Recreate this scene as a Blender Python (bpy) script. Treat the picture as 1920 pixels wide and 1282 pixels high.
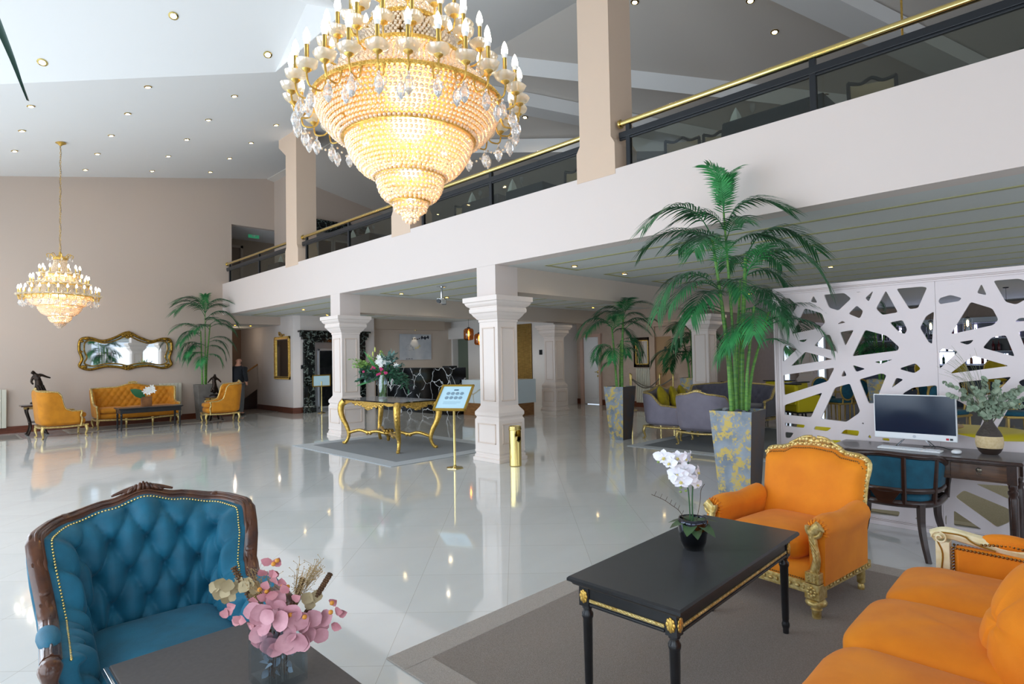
import bpy, math, random
from math import sin, cos, pi, radians, sqrt
from mathutils import Vector, Matrix

for o in list(bpy.data.objects): bpy.data.objects.remove(o, do_unlink=True)
SC = bpy.context.scene
COL = SC.collection
R = random.Random(7)

# ------------------------------------------------------------------ camera
cam = bpy.data.cameras.new('camera')
cam.lens = 20.506; cam.sensor_width = 36.0; cam.sensor_fit = 'HORIZONTAL'; cam.clip_start = 0.05; cam.clip_end = 200
camo = bpy.data.objects.new('camera', cam); COL.objects.link(camo)
W = ((0.7113101700157014, 0.006439580686264287, 0.7028487560157015),
     (-0.7026477696782968, 0.03212078079932922, 0.710812469788591),
     (-0.017998716575055147, -0.9994632495702014, 0.02737259505827498))
camo.matrix_world = Matrix(((W[0][0], -W[0][1], -W[0][2], 0.0),
                            (W[1][0], -W[1][1], -W[1][2], 0.0),
                            (W[2][0], -W[2][1], -W[2][2], 1.55),
                            (0, 0, 0, 1)))
SC.camera = camo

# ------------------------------------------------------------------ view
vs = SC.view_settings
vs.view_transform = 'Standard'; vs.look = 'None'; vs.exposure = 0.52; vs.gamma = 1.0
try: vs.use_curve_mapping = False
except Exception: pass

# ------------------------------------------------------------------ world
wd = bpy.data.worlds.new('World'); SC.world = wd; wd.use_nodes = True
bg = wd.node_tree.nodes['Background']
bg.inputs[0].default_value = (0.72, 0.84, 1.0, 1); bg.inputs[1].default_value = 0.8

def area(name, loc, rot, sx, sy, power, col, spread=180):
    l = bpy.data.lights.new(name, 'AREA'); l.shape = 'RECTANGLE'; l.size = sx; l.size_y = sy
    l.energy = power; l.color = col; l.spread = radians(spread)
    o = bpy.data.objects.new(name, l); COL.objects.link(o); o.location = loc; o.rotation_euler = rot
    return o
def point(name, loc, power, col, r=0.1):
    l = bpy.data.lights.new(name, 'POINT'); l.energy = power; l.color = col; l.shadow_soft_size = r
    o = bpy.data.objects.new(name, l); COL.objects.link(o); o.location = loc
    return o
DAY = (0.78, 0.89, 1.0); WARM = (1.0, 0.82, 0.58)
# daylight through the tall windows of the west wall
for yy, zz, hh, ee in ((-2.2,1.5,2.2,45),(2.3,1.6,2.4,75),(6.8,2.4,3.9,150),(11.3,2.4,3.9,150),(15.6,2.4,3.9,100)):
    area('daylight_or_fill', (-2.28, yy, zz), (0, -pi/2, 0), hh, 3.6, ee, DAY)
# fill lights added in the south wall openings behind the camera
area('daylight_or_fill', (1.6, -4.9, 1.7), (pi/2, 0, 0), 5.5, 2.6, 42, (0.92, 0.96, 1.0))
area('daylight_or_fill', (9.5, -4.9, 1.6), (pi/2, 0, 0), 5.0, 2.0, 14, (0.95, 0.97, 1.0))
area('daylight_or_fill', (9.5, -4.9, 5.2), (pi/2, 0, 0), 5.0, 1.8, 6, (1.0, 0.88, 0.7))  # warm fill added for the upper floor
# roof dormer gable window
area('daylight_or_fill', (-2.15, 8.8, 6.6), (0, -pi/2, 0), 1.9, 4.2, 9, (0.62, 0.8, 1.0))

# ------------------------------------------------------------------ helpers
def lin(c):
    return c/12.92 if c <= 0.04045 else ((c+0.055)/1.055)**2.4
def hx(s):
    s = s.lstrip('#'); return tuple(lin(int(s[i:i+2], 16)/255) for i in (0, 2, 4))
MATS = {}
def mat(name, col, rough=0.5, metal=0.0, col2=None, nscale=8.0, bump=0.0, bscale=40.0, spec=0.5, trans=0.0,
        ior=1.45, emit=None, estr=0.0, sheen=0.08, stretch=None, contrast=(0.35, 0.65), coat=0.0, alpha=1.0, sss=0.0, bdist=0.02, detail=4.0):
    if name in MATS: return MATS[name]
    m = bpy.data.materials.new(name); m.use_nodes = True; MATS[name] = m
    nt = m.node_tree; b = nt.nodes['Principled BSDF']
    c = hx(col) if isinstance(col, str) else col
    b.inputs['Base Color'].default_value = (*c, 1)
    b.inputs['Roughness'].default_value = rough; b.inputs['Metallic'].default_value = metal
    b.inputs['Specular IOR Level'].default_value = spec; b.inputs['IOR'].default_value = ior
    b.inputs['Transmission Weight'].default_value = trans
    b.inputs['Coat Weight'].default_value = coat; b.inputs['Coat Roughness'].default_value = 0.05
    b.inputs['Sheen Weight'].default_value = sheen; b.inputs['Alpha'].default_value = alpha
    if emit is not None:
        e = hx(emit) if isinstance(emit, str) else emit
        b.inputs['Emission Color'].default_value = (*e, 1); b.inputs['Emission Strength'].default_value = estr
    tc = nt.nodes.new('ShaderNodeTexCoord'); mp = nt.nodes.new('ShaderNodeMapping')
    nt.links.new(tc.outputs['Object'], mp.inputs[0])
    if stretch: mp.inputs['Scale'].default_value = stretch
    if col2 is not None:
        n = nt.nodes.new('ShaderNodeTexNoise'); n.inputs['Scale'].default_value = nscale; n.inputs['Detail'].default_value = detail
        nt.links.new(mp.outputs[0], n.inputs['Vector'])
        r = nt.nodes.new('ShaderNodeValToRGB'); r.color_ramp.elements[0].position = contrast[0]; r.color_ramp.elements[1].position = contrast[1]
        c2 = hx(col2) if isinstance(col2, str) else col2
        r.color_ramp.elements[0].color = (*c, 1); r.color_ramp.elements[1].color = (*c2, 1)
        nt.links.new(n.outputs['Fac'], r.inputs[0]); nt.links.new(r.outputs[0], b.inputs['Base Color'])
    if bump:
        n2 = nt.nodes.new('ShaderNodeTexNoise'); n2.inputs['Scale'].default_value = bscale; n2.inputs['Detail'].default_value = 3
        nt.links.new(mp.outputs[0], n2.inputs['Vector'])
        bp = nt.nodes.new('ShaderNodeBump'); bp.inputs['Strength'].default_value = bump; bp.inputs['Distance'].default_value = bdist
        nt.links.new(n2.outputs['Fac'], bp.inputs['Height']); nt.links.new(bp.outputs[0], b.inputs['Normal'])
    return m

class MB:
    def __init__(s): s.v = []; s.f = []; s.m = None
    def add(s, vs_, fs):
        k = len(s.v)
        if s.m is not None: vs_ = [s.m @ Vector(p) for p in vs_]
        s.v.extend([tuple(p) for p in vs_]); s.f.extend([tuple(i+k for i in f) for f in fs]); return s
    def box(s, x0, y0, z0, x1, y1, z1):
        return s.add([(x0,y0,z0),(x1,y0,z0),(x1,y1,z0),(x0,y1,z0),(x0,y0,z1),(x1,y0,z1),(x1,y1,z1),(x0,y1,z1)],
              [(0,3,2,1),(4,5,6,7),(0,1,5,4),(1,2,6,5),(2,3,7,6),(3,0,4,7)])
    def frus(s, cx, cy, z0, z1, a0, b0, a1, b1):   # tapered box by half sizes
        return s.add([(cx-a0,cy-b0,z0),(cx+a0,cy-b0,z0),(cx+a0,cy+b0,z0),(cx-a0,cy+b0,z0),(cx-a1,cy-b1,z1),(cx+a1,cy-b1,z1),(cx+a1,cy+b1,z1),(cx-a1,cy+b1,z1)],
              [(0,3,2,1),(4,5,6,7),(0,1,5,4),(1,2,6,5),(2,3,7,6),(3,0,4,7)])
    def prism(s, poly, z0, z1):
        n = len(poly); f0 = z0 if callable(z0) else (lambda x, y: z0); f1 = z1 if callable(z1) else (lambda x, y: z1)
        vs_ = [(x, y, f0(x, y)) for x, y in poly]+[(x, y, f1(x, y)) for x, y in poly]
        return s.add(vs_, [tuple(range(n-1, -1, -1)), tuple(range(n, 2*n))]+[(i, (i+1) % n, n+(i+1) % n, n+i) for i in range(n)])
    def slab(s, pts, off):      # polygon in 3d given thickness vector
        n = len(pts); o = Vector(off)
        vs_ = [Vector(p) for p in pts]+[Vector(p)+o for p in pts]
        return s.add(vs_, [tuple(range(n-1, -1, -1)), tuple(range(n, 2*n))]+[(i, (i+1) % n, n+(i+1) % n, n+i) for i in range(n)])
    def lathe(s, prof, n=24, c=(0,0,0), rib=None):
        vs_ = []; fs = []
        for r, z in prof:
            for i in range(n):
                a = 2*pi*i/n; rr = r*(1+(rib(i, z) if rib else 0))
                vs_.append((c[0]+rr*cos(a), c[1]+rr*sin(a), c[2]+z))
        for j in range(len(prof)-1):
            for i in range(n):
                fs.append((j*n+i, j*n+(i+1) % n, (j+1)*n+(i+1) % n, (j+1)*n+i))
        fs.append(tuple(range(n-1, -1, -1))); fs.append(tuple((len(prof)-1)*n+i for i in range(n)))
        return s.add(vs_, fs)
    def tube(s, pts, r, n=8, close=False, sx=1.0, up=None):
        pts = [Vector(p) for p in pts]; N = len(pts); vs_ = []; fs = []
        rr = r if isinstance(r, (list, tuple)) else [r]*N
        prev = None
        for i, p in enumerate(pts):
            if close: t = pts[(i+1) % N]-pts[i-1]
            else: t = pts[min(i+1, N-1)]-pts[max(i-1, 0)]
            if t.length < 1e-9: t = Vector((0,0,1))
            t.normalize()
            if up is not None: a = Vector(up)
            elif prev is None: a = Vector((0,0,1)) if abs(t.z) < .9 else Vector((1,0,0))
            else: a = prev
            a = a-t*a.dot(t)
            if a.length < 1e-6: a = t.orthogonal()
            a.normalize(); prev = a; b = t.cross(a)
            for k in range(n):
                th = 2*pi*k/n; vs_.append(p+a*(cos(th)*rr[i])+b*(sin(th)*rr[i]*sx))
        for i in range(N if close else N-1):
            j = (i+1) % N
            for k in range(n): fs.append((i*n+k, i*n+(k+1) % n, j*n+(k+1) % n, j*n+k))
        if not close: fs.append(tuple(range(n-1, -1, -1))); fs.append(tuple((N-1)*n+k for k in range(n)))
        return s.add(vs_, fs)
    def ell(s, c, r, nu=12, nv=8, e=1.0, e2=None):    # (super)ellipsoid
        if not isinstance(r, (tuple, list)): r = (r, r, r)
        e2 = e if e2 is None else e2
        sp = lambda a, p: math.copysign(abs(a)**p, a)
        vs_ = [(c[0], c[1], c[2]-r[2])]; fs = []
        for j in range(1, nv):
            ph = -pi/2+pi*j/nv
            for i in range(nu):
                th = 2*pi*i/nu
                vs_.append((c[0]+r[0]*sp(cos(ph), e2)*sp(cos(th), e), c[1]+r[1]*sp(cos(ph), e2)*sp(sin(th), e), c[2]+r[2]*sp(sin(ph), e2)))
        vs_.append((c[0], c[1], c[2]+r[2])); L = len(vs_)-1
        for i in range(nu): fs.append((0, 1+(i+1) % nu, 1+i))
        for j in range(nv-2):
            for i in range(nu):
                a = 1+j*nu+i; b = 1+j*nu+(i+1) % nu; fs.append((a, b, b+nu, a+nu))
        for i in range(nu): a = 1+(nv-2)*nu; fs.append((a+i, a+(i+1) % nu, L))
        return s.add(vs_, fs)
    def balls(s, pts, r, nu=6, nv=4):
        for p in pts: s.ell(p, r, nu, nv)
        return s
    def grid(s, fn, nu, nv, closeu=False):
        vs_ = [fn(i/(nu if closeu else nu-1), j/(nv-1)) for j in range(nv) for i in range(nu)]
        fs = []
        for j in range(nv-1):
            for i in range(nu if closeu else nu-1):
                i2 = (i+1) % nu; fs.append((j*nu+i, j*nu+i2, (j+1)*nu+i2, (j+1)*nu+i))
        return s.add(vs_, fs)
    def loft(s, rings, cap=True):
        n = len(rings[0]); vs_ = [p for r_ in rings for p in r_]; fs = []
        for j in range(len(rings)-1):
            for i in range(n): fs.append((j*n+i, j*n+(i+1) % n, (j+1)*n+(i+1) % n, (j+1)*n+i))
        if cap: fs.append(tuple(range(n-1, -1, -1))); fs.append(tuple((len(rings)-1)*n+i for i in range(n)))
        return s.add(vs_, fs)
    def build(s, name, m, parent=None, smooth=35, bevel=0.0, sub=0, loc=None, rot=None, kind=None, label=None):
        me = bpy.data.meshes.new(name); me.from_pydata(s.v, [], s.f); me.update()
        if smooth:
            me.polygons.foreach_set('use_smooth', [True]*len(me.polygons))
            if smooth < 180:
                try: me.set_sharp_from_angle(angle=radians(smooth))
                except Exception: pass
        me.materials.append(m)
        o = bpy.data.objects.new(name, me); COL.objects.link(o)
        if parent is not None: o.parent = parent
        if loc is not None: o.location = loc
        if rot is not None: o.rotation_euler = rot
        if bevel:
            bm_ = o.modifiers.new('bevel', 'BEVEL'); bm_.width = bevel; bm_.segments = 2; bm_.limit_method = 'ANGLE'; bm_.angle_limit = radians(40)
        if sub:
            sm = o.modifiers.new('sub', 'SUBSURF'); sm.levels = sub; sm.render_levels = sub
        if kind: o['kind'] = kind
        if label: o['label'] = label
        return o

def thing(name, label, cat, loc=(0,0,0), rz=0.0, group=None):
    o = bpy.data.objects.new(name, None); COL.objects.link(o); o.empty_display_size = 0.1
    o.location = loc; o.rotation_euler = (0, 0, rz); o['label'] = label; o['category'] = cat
    if group: o['group'] = group
    return o
def tag(o, label, cat, group=None):
    o['label'] = label; o['category'] = cat
    if group: o['group'] = group
    return o
def kids(o): return [c for c in bpy.data.objects if c.parent is o]
def dup(o, loc=None, rz=None, label=None, group=None, parent=None, table=None):
    if table is None:
        table = {}
        for c in bpy.data.objects:
            if c.parent is not None: table.setdefault(c.parent.name, []).append(c)
    c = o.copy(); COL.objects.link(c)
    c.parent = parent
    if loc is not None: c.location = loc
    if rz is not None: c.rotation_euler = (0, 0, rz)
    if label: c['label'] = label
    if group: c['group'] = group
    for ch in table.get(o.name, []): dup(ch, parent=c, table=table)
    return c
def cat(pts, n=6, close=False):    # catmull-rom through points
    P = [Vector(p) for p in pts]; N = len(P); out = []
    for i in range(N if close else N-1):
        p0 = P[i-1] if (i > 0 or close) else P[0]*2-P[1]
        p1 = P[i]; p2 = P[(i+1) % N]
        p3 = P[(i+2) % N] if (close or i+2 < N) else P[-1]*2-P[-2]
        for k in range(n):
            t = k/n; out.append(0.5*((2*p1)+(p2-p0)*t+(2*p0-5*p1+4*p2-p3)*t*t+(3*p1-p0-3*p2+p3)*t**3))
    if not close: out.append(P[-1])
    return out
def interp(keys, u):
    for (a, va), (b, vb) in zip(keys, keys[1:]):
        if u <= b:
            t = 0 if b == a else max(0, min(1, (u-a)/(b-a))); t = t*t*(3-2*t); return va+(vb-va)*t
    return keys[-1][1]
def struct(o):
    o['kind'] = 'structure'; return o
ROT = lambda a, ax: Matrix.Rotation(a, 4, ax)
TR = lambda *p: Matrix.Translation(p)

# ------------------------------------------------------------------ materials
WALL = mat('wall_paint', '#c3b1a3', 0.8, bump=0.03, bscale=120)
WALL2 = mat('wall_paint_white', '#e6e2df', 0.8)
FASC = mat('fascia_paint', '#ddd0c9', 0.75)
CEIL = mat('ceiling_paint', '#e4e2df', 0.9)
SOFF = mat('soffit_paint', '#d2d6d4', 0.85)
BEAMP = mat('beam_paint', '#d0c1b3', 0.8)
COLM = mat('column_paint', '#e7dad2', 0.55)
BRASS = mat('brass', '#e4cc82', 0.13, 1.0)
GOLD = mat('gold_leaf', '#e3bd66', 0.34, 0.8, col2='#c39a44', nscale=30, bump=0.2, bscale=60)
GILT = mat('gilded_wood', '#dcc789', 0.36, 0.55, col2='#b8974c', nscale=40, bump=0.15, bscale=60)
CREAMW = mat('cream_gilt_wood', '#efe6c4', 0.4, 0.1, col2='#e2d3a0', nscale=20)
BLACKW = mat('black_lacquer', '#141416', 0.28, col2='#1a1a1d', nscale=20)
BLACKM = mat('black_metal', '#12161c', 0.35)
BRONZE = mat('bronze', '#1d140f', 0.3, 0.7, col2='#2c1d12', nscale=20)
SKIRT = mat('skirting_wood', '#6b3318', 0.35, col2='#552510', nscale=6, stretch=(1, 1, 8))
DKWOOD = mat('dark_wood', '#33190f', 0.3, col2='#24100a', nscale=9, stretch=(1, 6, 6), coat=0.3)
MIDWOOD = mat('walnut_wood', '#5a3a20', 0.35, col2='#3c2413', nscale=7, stretch=(2, 1, 9), coat=0.2)
CARVED = mat('carved_walnut', '#5c3216', 0.32, col2='#38190b', nscale=14, coat=0.35, bump=0.12, bscale=30)
ORANGE = mat('orange_velvet', '#ec8c08', 0.72, col2='#e07f04', nscale=5, sheen=0.08, bump=0.06, bscale=200)
OCHRE = mat('ochre_velvet', '#c88010', 0.75, col2='#b67208', nscale=6, sheen=0.08)
TEAL = mat('teal_velvet', '#0c6884', 0.62, col2='#0a566e', nscale=7, sheen=0.08, bump=0.06, bscale=160)
TEAL2 = mat('teal_fabric', '#0f5a72', 0.7, col2='#0b4a60', nscale=12, sheen=0.08)
GREYV = mat('grey_velvet', '#8c8694', 0.75, col2='#827c8a', nscale=6, sheen=0.08)
YELV = mat('mustard_velvet', '#b5a006', 0.7, col2='#a08c04', nscale=8, sheen=0.08)
YELS = mat('yellow_vinyl', '#d8c40a', 0.5)
RUGM = mat('rug_field', '#9a8f86', 0.98, col2='#84796f', nscale=140, bump=0.5, bscale=220, contrast=(0.3, 0.7))
RUGB = mat('rug_border', '#b5aca3', 0.98, col2='#a59c93', nscale=160, bump=0.4, bscale=220)
GREEN = mat('palm_green', '#1c6b34', 0.5, col2='#0f4a26', nscale=3, sheen=0.08)
GREEN2 = mat('palm_light_green', '#3d9a52', 0.5, col2='#1e6e3a', nscale=4)
CANE = mat('cane_green', '#6fa03c', 0.4, col2='#3f7a34', nscale=10, stretch=(1, 1, 6))
EUC = mat('eucalyptus_leaf', '#9dac94', 0.7, col2='#758a72', nscale=20)
CHROME = mat('chrome', '#c8ccd2', 0.08, 1.0)
WHITEP = mat('white_plastic', '#eef0f2', 0.35)
GLASS = mat('clear_glass', '#ffffff', 0.02, trans=1.0, ior=1.45)
CRYS = mat('crystal', '#ffffff', 0.04, trans=0.85, ior=1.5)
def thin_glass(name, col, a, rough=0.02):
    if name in MATS: return MATS[name]
    m = bpy.data.materials.new(name); m.use_nodes = True; MATS[name] = m; nt = m.node_tree; nt.nodes.clear()
    o = nt.nodes.new('ShaderNodeOutputMaterial'); t = nt.nodes.new('ShaderNodeBsdfTransparent'); g = nt.nodes.new('ShaderNodeBsdfGlossy')
    t.inputs[0].default_value = (*hx(col), 1); g.inputs['Roughness'].default_value = rough
    fr = nt.nodes.new('ShaderNodeLayerWeight'); fr.inputs[0].default_value = 0.25; pw = nt.nodes.new('ShaderNodeMath'); pw.operation = 'POWER'; pw.inputs[1].default_value = 3.0; nt.links.new(fr.outputs['Facing'], pw.inputs[0])
    mx = nt.nodes.new('ShaderNodeMixShader'); ad = nt.nodes.new('ShaderNodeMath'); ad.operation = 'ADD'; ad.inputs[1].default_value = a
    nt.links.new(pw.outputs[0], ad.inputs[0]); nt.links.new(ad.outputs[0], mx.inputs[0])
    nt.links.new(t.outputs[0], mx.inputs[1]); nt.links.new(g.outputs[0], mx.inputs[2]); nt.links.new(mx.outputs[0], o.inputs[0])
    return m
PANE = thin_glass('balustrade_glass', '#d3d6d0', 0.03)
CLEARP = thin_glass('window_glass', '#f2f6f8', 0.02)
VASEG = thin_glass('vase_glass', '#f2f7f9', 0.08)
AMBER = thin_glass('amber_glass', '#e0a050', 0.10)
def bead_mat():
    m = bpy.data.materials.new('crystal_beads'); m.use_nodes = True; nt = m.node_tree; nt.nodes.clear()
    o = nt.nodes.new('ShaderNodeOutputMaterial'); tl = nt.nodes.new('ShaderNodeBsdfTranslucent'); g = nt.nodes.new('ShaderNodeBsdfGlossy'); d = nt.nodes.new('ShaderNodeBsdfDiffuse')
    tl.inputs[0].default_value = (1.0, 0.86, 0.66, 1); d.inputs[0].default_value = (0.92, 0.82, 0.68, 1); g.inputs['Roughness'].default_value = 0.12
    g.inputs[0].default_value = (1, 0.97, 0.92, 1)
    m1 = nt.nodes.new('ShaderNodeMixShader'); m2 = nt.nodes.new('ShaderNodeMixShader'); m1.inputs[0].default_value = 0.3; m2.inputs[0].default_value = 0.34
    nt.links.new(tl.outputs[0], m1.inputs[1]); nt.links.new(d.outputs[0], m1.inputs[2]); nt.links.new(m1.outputs[0], m2.inputs[1]); nt.links.new(g.outputs[0], m2.inputs[2])
    nt.links.new(m2.outputs[0], o.inputs[0]); return m
BEAD = bead_mat()
BULB = mat('lit_bulb', '#ffffff', 0.4, emit=(1.0, 0.9, 0.72), estr=9.0)
LAMP = mat('lit_downlight', '#ffffff', 0.4, emit=(1.0, 0.84, 0.55), estr=26.0)

def tile_mat():
    m = bpy.data.materials.new('polished_tile'); m.use_nodes = True; nt = m.node_tree; b = nt.nodes['Principled BSDF']
    tc = nt.nodes.new('ShaderNodeTexCoord'); mp = nt.nodes.new('ShaderNodeMapping'); mp.inputs['Rotation'].default_value = (0, 0, radians(45))
    mp.inputs['Location'].default_value = (0.08, 0.10, 0)
    nt.links.new(tc.outputs['Object'], mp.inputs[0])
    br = nt.nodes.new('ShaderNodeTexBrick'); br.offset = 0.0; br.squash = 1.0
    br.inputs['Scale'].default_value = 1.0; br.inputs['Brick Width'].default_value = 0.62; br.inputs['Row Height'].default_value = 0.62
    br.inputs['Mortar Size'].default_value = 0.0013; br.inputs['Mortar Smooth'].default_value = 0.1
    br.inputs['Color1'].default_value = (*hx('#e3e4e1'), 1); br.inputs['Color2'].default_value = (*hx('#dedfdc'), 1); br.inputs['Mortar'].default_value = (*hx('#bab6ac'), 1)
    nt.links.new(mp.outputs[0], br.inputs['Vector'])
    nz = nt.nodes.new('ShaderNodeTexNoise'); nz.inputs['Scale'].default_value = 1.4; nz.inputs['Detail'].default_value = 5
    mp2 = nt.nodes.new('ShaderNodeMapping'); mp2.inputs['Scale'].default_value = (1, 3, 1); nt.links.new(tc.outputs['Object'], mp2.inputs[0]); nt.links.new(mp2.outputs[0], nz.inputs['Vector'])
    rp = nt.nodes.new('ShaderNodeValToRGB'); rp.color_ramp.elements[0].color = (0.9, 0.9, 0.9, 1); rp.color_ramp.elements[1].color = (1, 1, 1, 1)
    nt.links.new(nz.outputs['Fac'], rp.inputs[0])
    mx = nt.nodes.new('ShaderNodeMix'); mx.data_type = 'RGBA'; mx.blend_type = 'MULTIPLY'; mx.inputs['Factor'].default_value = 1
    nt.links.new(br.outputs['Color'], mx.inputs['A']); nt.links.new(rp.outputs[0], mx.inputs['B']); nt.links.new(mx.outputs['Result'], b.inputs['Base Color'])
    b.inputs['Roughness'].default_value = 0.07; b.inputs['Specular IOR Level'].default_value = 0.75; b.inputs['Coat Weight'].default_value = 0.4; b.inputs['Coat Roughness'].default_value = 0.04
    return m
TILE = tile_mat()
def marble(name, base, vein, scale, width, rough=0.12, seed=0.0):
    m = bpy.data.materials.new(name); m.use_nodes = True; nt = m.node_tree; b = nt.nodes['Principled BSDF']
    tc = nt.nodes.new('ShaderNodeTexCoord'); mp = nt.nodes.new('ShaderNodeMapping'); mp.inputs['Location'].default_value = (seed, seed*.7, seed*1.3)
    nt.links.new(tc.outputs['Object'], mp.inputs[0])
    nz = nt.nodes.new('ShaderNodeTexNoise'); nz.inputs['Scale'].default_value = scale*1.2; nz.inputs['Detail'].default_value = 3
    nt.links.new(mp.outputs[0], nz.inputs['Vector'])
    mxv = nt.nodes.new('ShaderNodeMix'); mxv.data_type = 'RGBA'; mxv.inputs['Factor'].default_value = 0.22
    nt.links.new(mp.outputs[0], mxv.inputs['A']); nt.links.new(nz.outputs['Color'], mxv.inputs['B'])
    vo = nt.nodes.new('ShaderNodeTexVoronoi'); vo.feature = 'DISTANCE_TO_EDGE'; vo.inputs['Scale'].default_value = scale
    nt.links.new(mxv.outputs['Result'], vo.inputs['Vector'])
    rp = nt.nodes.new('ShaderNodeValToRGB'); rp.color_ramp.elements[0].position = 0.0; rp.color_ramp.elements[0].color = (*hx(vein), 1)
    rp.color_ramp.elements[1].position = width; rp.color_ramp.elements[1].color = (*hx(base), 1)
    n2 = nt.nodes.new('ShaderNodeTexNoise'); n2.inputs['Scale'].default_value = scale*.8; nt.links.new(mp.outputs[0], n2.inputs['Vector'])
    r2 = nt.nodes.new('ShaderNodeValToRGB'); r2.color_ramp.elements[0].position = 0.52; r2.color_ramp.elements[1].position = 0.64
    nt.links.new(n2.outputs['Fac'], r2.inputs[0]); nt.links.new(vo.outputs['Distance'], rp.inputs[0])
    mx = nt.nodes.new('ShaderNodeMix'); mx.data_type = 'RGBA'; mx.inputs['B'].default_value = (*hx(base), 1)
    nt.links.new(r2.outputs[0], mx.inputs['Factor']); nt.links.new(rp.outputs[0], mx.inputs['A']); nt.links.new(mx.outputs['Result'], b.inputs['Base Color'])
    b.inputs['Roughness'].default_value = rough; return m
BMARB = marble('black_marble', '#08090b', '#e8ecee', 2.7, 0.022)
BMARB2 = marble('black_marble_small_veins', '#0c1212', '#8a9a92', 7.0, 0.05, seed=3)
WMARB = marble('white_marble', '#d5e0e4', '#b3a988', 0.9, 0.02, 0.2, seed=5)
def patina():
    m = bpy.data.materials.new('gold_flecked_zinc'); m.use_nodes = True; nt = m.node_tree; b = nt.nodes['Principled BSDF']
    tc = nt.nodes.new('ShaderNodeTexCoord'); n = nt.nodes.new('ShaderNodeTexNoise'); n.inputs['Scale'].default_value = 11; n.inputs['Detail'].default_value = 12; n.inputs['Roughness'].default_value = 0.78
    nt.links.new(tc.outputs['Object'], n.inputs['Vector'])
    r = nt.nodes.new('ShaderNodeValToRGB'); e = r.color_ramp.elements; e[0].position = 0.50; e[0].color = (0, 0, 0, 1); e[1].position = 0.545; e[1].color = (1, 1, 1, 1)
    nt.links.new(n.outputs['Fac'], r.inputs[0])
    n2 = nt.nodes.new('ShaderNodeTexNoise'); n2.inputs['Scale'].default_value = 5; n2.inputs['Detail'].default_value = 6; nt.links.new(tc.outputs['Object'], n2.inputs['Vector'])
    r2 = nt.nodes.new('ShaderNodeValToRGB'); r2.color_ramp.elements[0].position = .3; r2.color_ramp.elements[1].position = .7
    r2.color_ramp.elements[0].color = (*hx('#6a7480'), 1); r2.color_ramp.elements[1].color = (*hx('#98a2ac'), 1); nt.links.new(n2.outputs['Fac'], r2.inputs[0])
    mx = nt.nodes.new('ShaderNodeMix'); mx.data_type = 'RGBA'; mx.inputs['B'].default_value = (*hx('#c4ab5c'), 1)
    nt.links.new(r.outputs[0], mx.inputs['Factor']); nt.links.new(r2.outputs[0], mx.inputs['A']); nt.links.new(mx.outputs['Result'], b.inputs['Base Color'])
    b.inputs['Roughness'].default_value = 0.45; b.inputs['Metallic'].default_value = 0.35; return m
PATINA = patina()
BROWNZ = mat('brown_zinc', '#5b4a3e', 0.6, 0.3, col2='#4a4a4e', nscale=7)  # plain browner zinc, used on the -Y face of the flecked planters
# ================================================================== structure
def S(name, mb, m, smooth=0, bevel=0.0): return struct(mb.build(name, m, None, smooth=smooth, bevel=bevel))
zf = lambda x, y=0: 5.816+0.194*x
zb = lambda x, y=0: 7.226-0.194*(x-7.27)
# floor
S('floor', MB().box(-2.6, -5.4, -0.12, 22.9, 22.2, 0), TILE)
# main roof slope with the dormer opening, and the slope behind the ridge
P = [(-2.6,18.3),(7.27,18.3),(7.27,-5.4),(-2.6,-5.4),(-2.6,4.0),(4.21,7.57),(4.21,10.03),(-2.6,13.68)]
S('ceiling', MB().prism(P, zf, lambda x, y: zf(x)+0.12), CEIL)
# dormer planes
ridge = lambda x: 7.68-0.093*x
A = (-2.6,13.68,zf(-2.6)); B = (4.21,10.03,zf(4.21)); C_ = (4.21,7.57,zf(4.21)); D = (-2.6,4.0,zf(-2.6))
R1 = (4.21,8.8,ridge(4.21)); R2 = (-2.6,8.8,ridge(-2.6))
S('ceiling_dormer_far', MB().slab([A,B,R1,R2], (0,0.03,0.12)), CEIL)
S('ceiling_dormer_near', MB().slab([D,R2,R1,C_], (0,-0.03,0.12)), CEIL)
S('ceiling_dormer_end', MB().slab([(4.204,10.05,6.636),(4.204,10.05,6.75),(4.204,8.8,7.4),(4.204,7.55,6.75),(4.204,7.55,6.636)], (0.004,0,0)), CEIL)
# back slope: with a diagonal fold and lowered part beyond it
dg = lambda x, y: x+y-15.15
Pb = [(7.27,18.3),(7.27,7.88),(20.4,-5.25),(7.27,-5.4)]
S('ceiling_back_near', MB().prism([(7.27,-5.4),(7.27,7.88),(16.2,-1.05),(16.2,-5.4)], zb, lambda x, y: zb(x)+0.1), mat('ceiling_paint_shaded','#d2cac1',0.9))  # same ceiling paint with the upper floor's warm shade put into the colour
lowz = lambda x, y: zb(x)-0.02-0.20*min(1, max(0, dg(x, y)*2))
S('ceiling_back_band', MB().slab([(7.27,7.88,zb(7.27)),(16.2,-1.05,zb(16.2)),(16.2,-0.85,zb(16.2)-0.24),(7.27,8.08,zb(7.27)-0.24)], (0.06,0.06,0.05)), CEIL)
S('ceiling_back_far', MB().prism([(7.27,8.05),(7.27,18.3),(16.2,18.3),(16.2,-0.88)], lambda x, y: zb(x)-0.02, lambda x, y: zb(x)+0.1), mat('ceiling_paint_shaded','#d2cac1',0.9))
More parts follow.
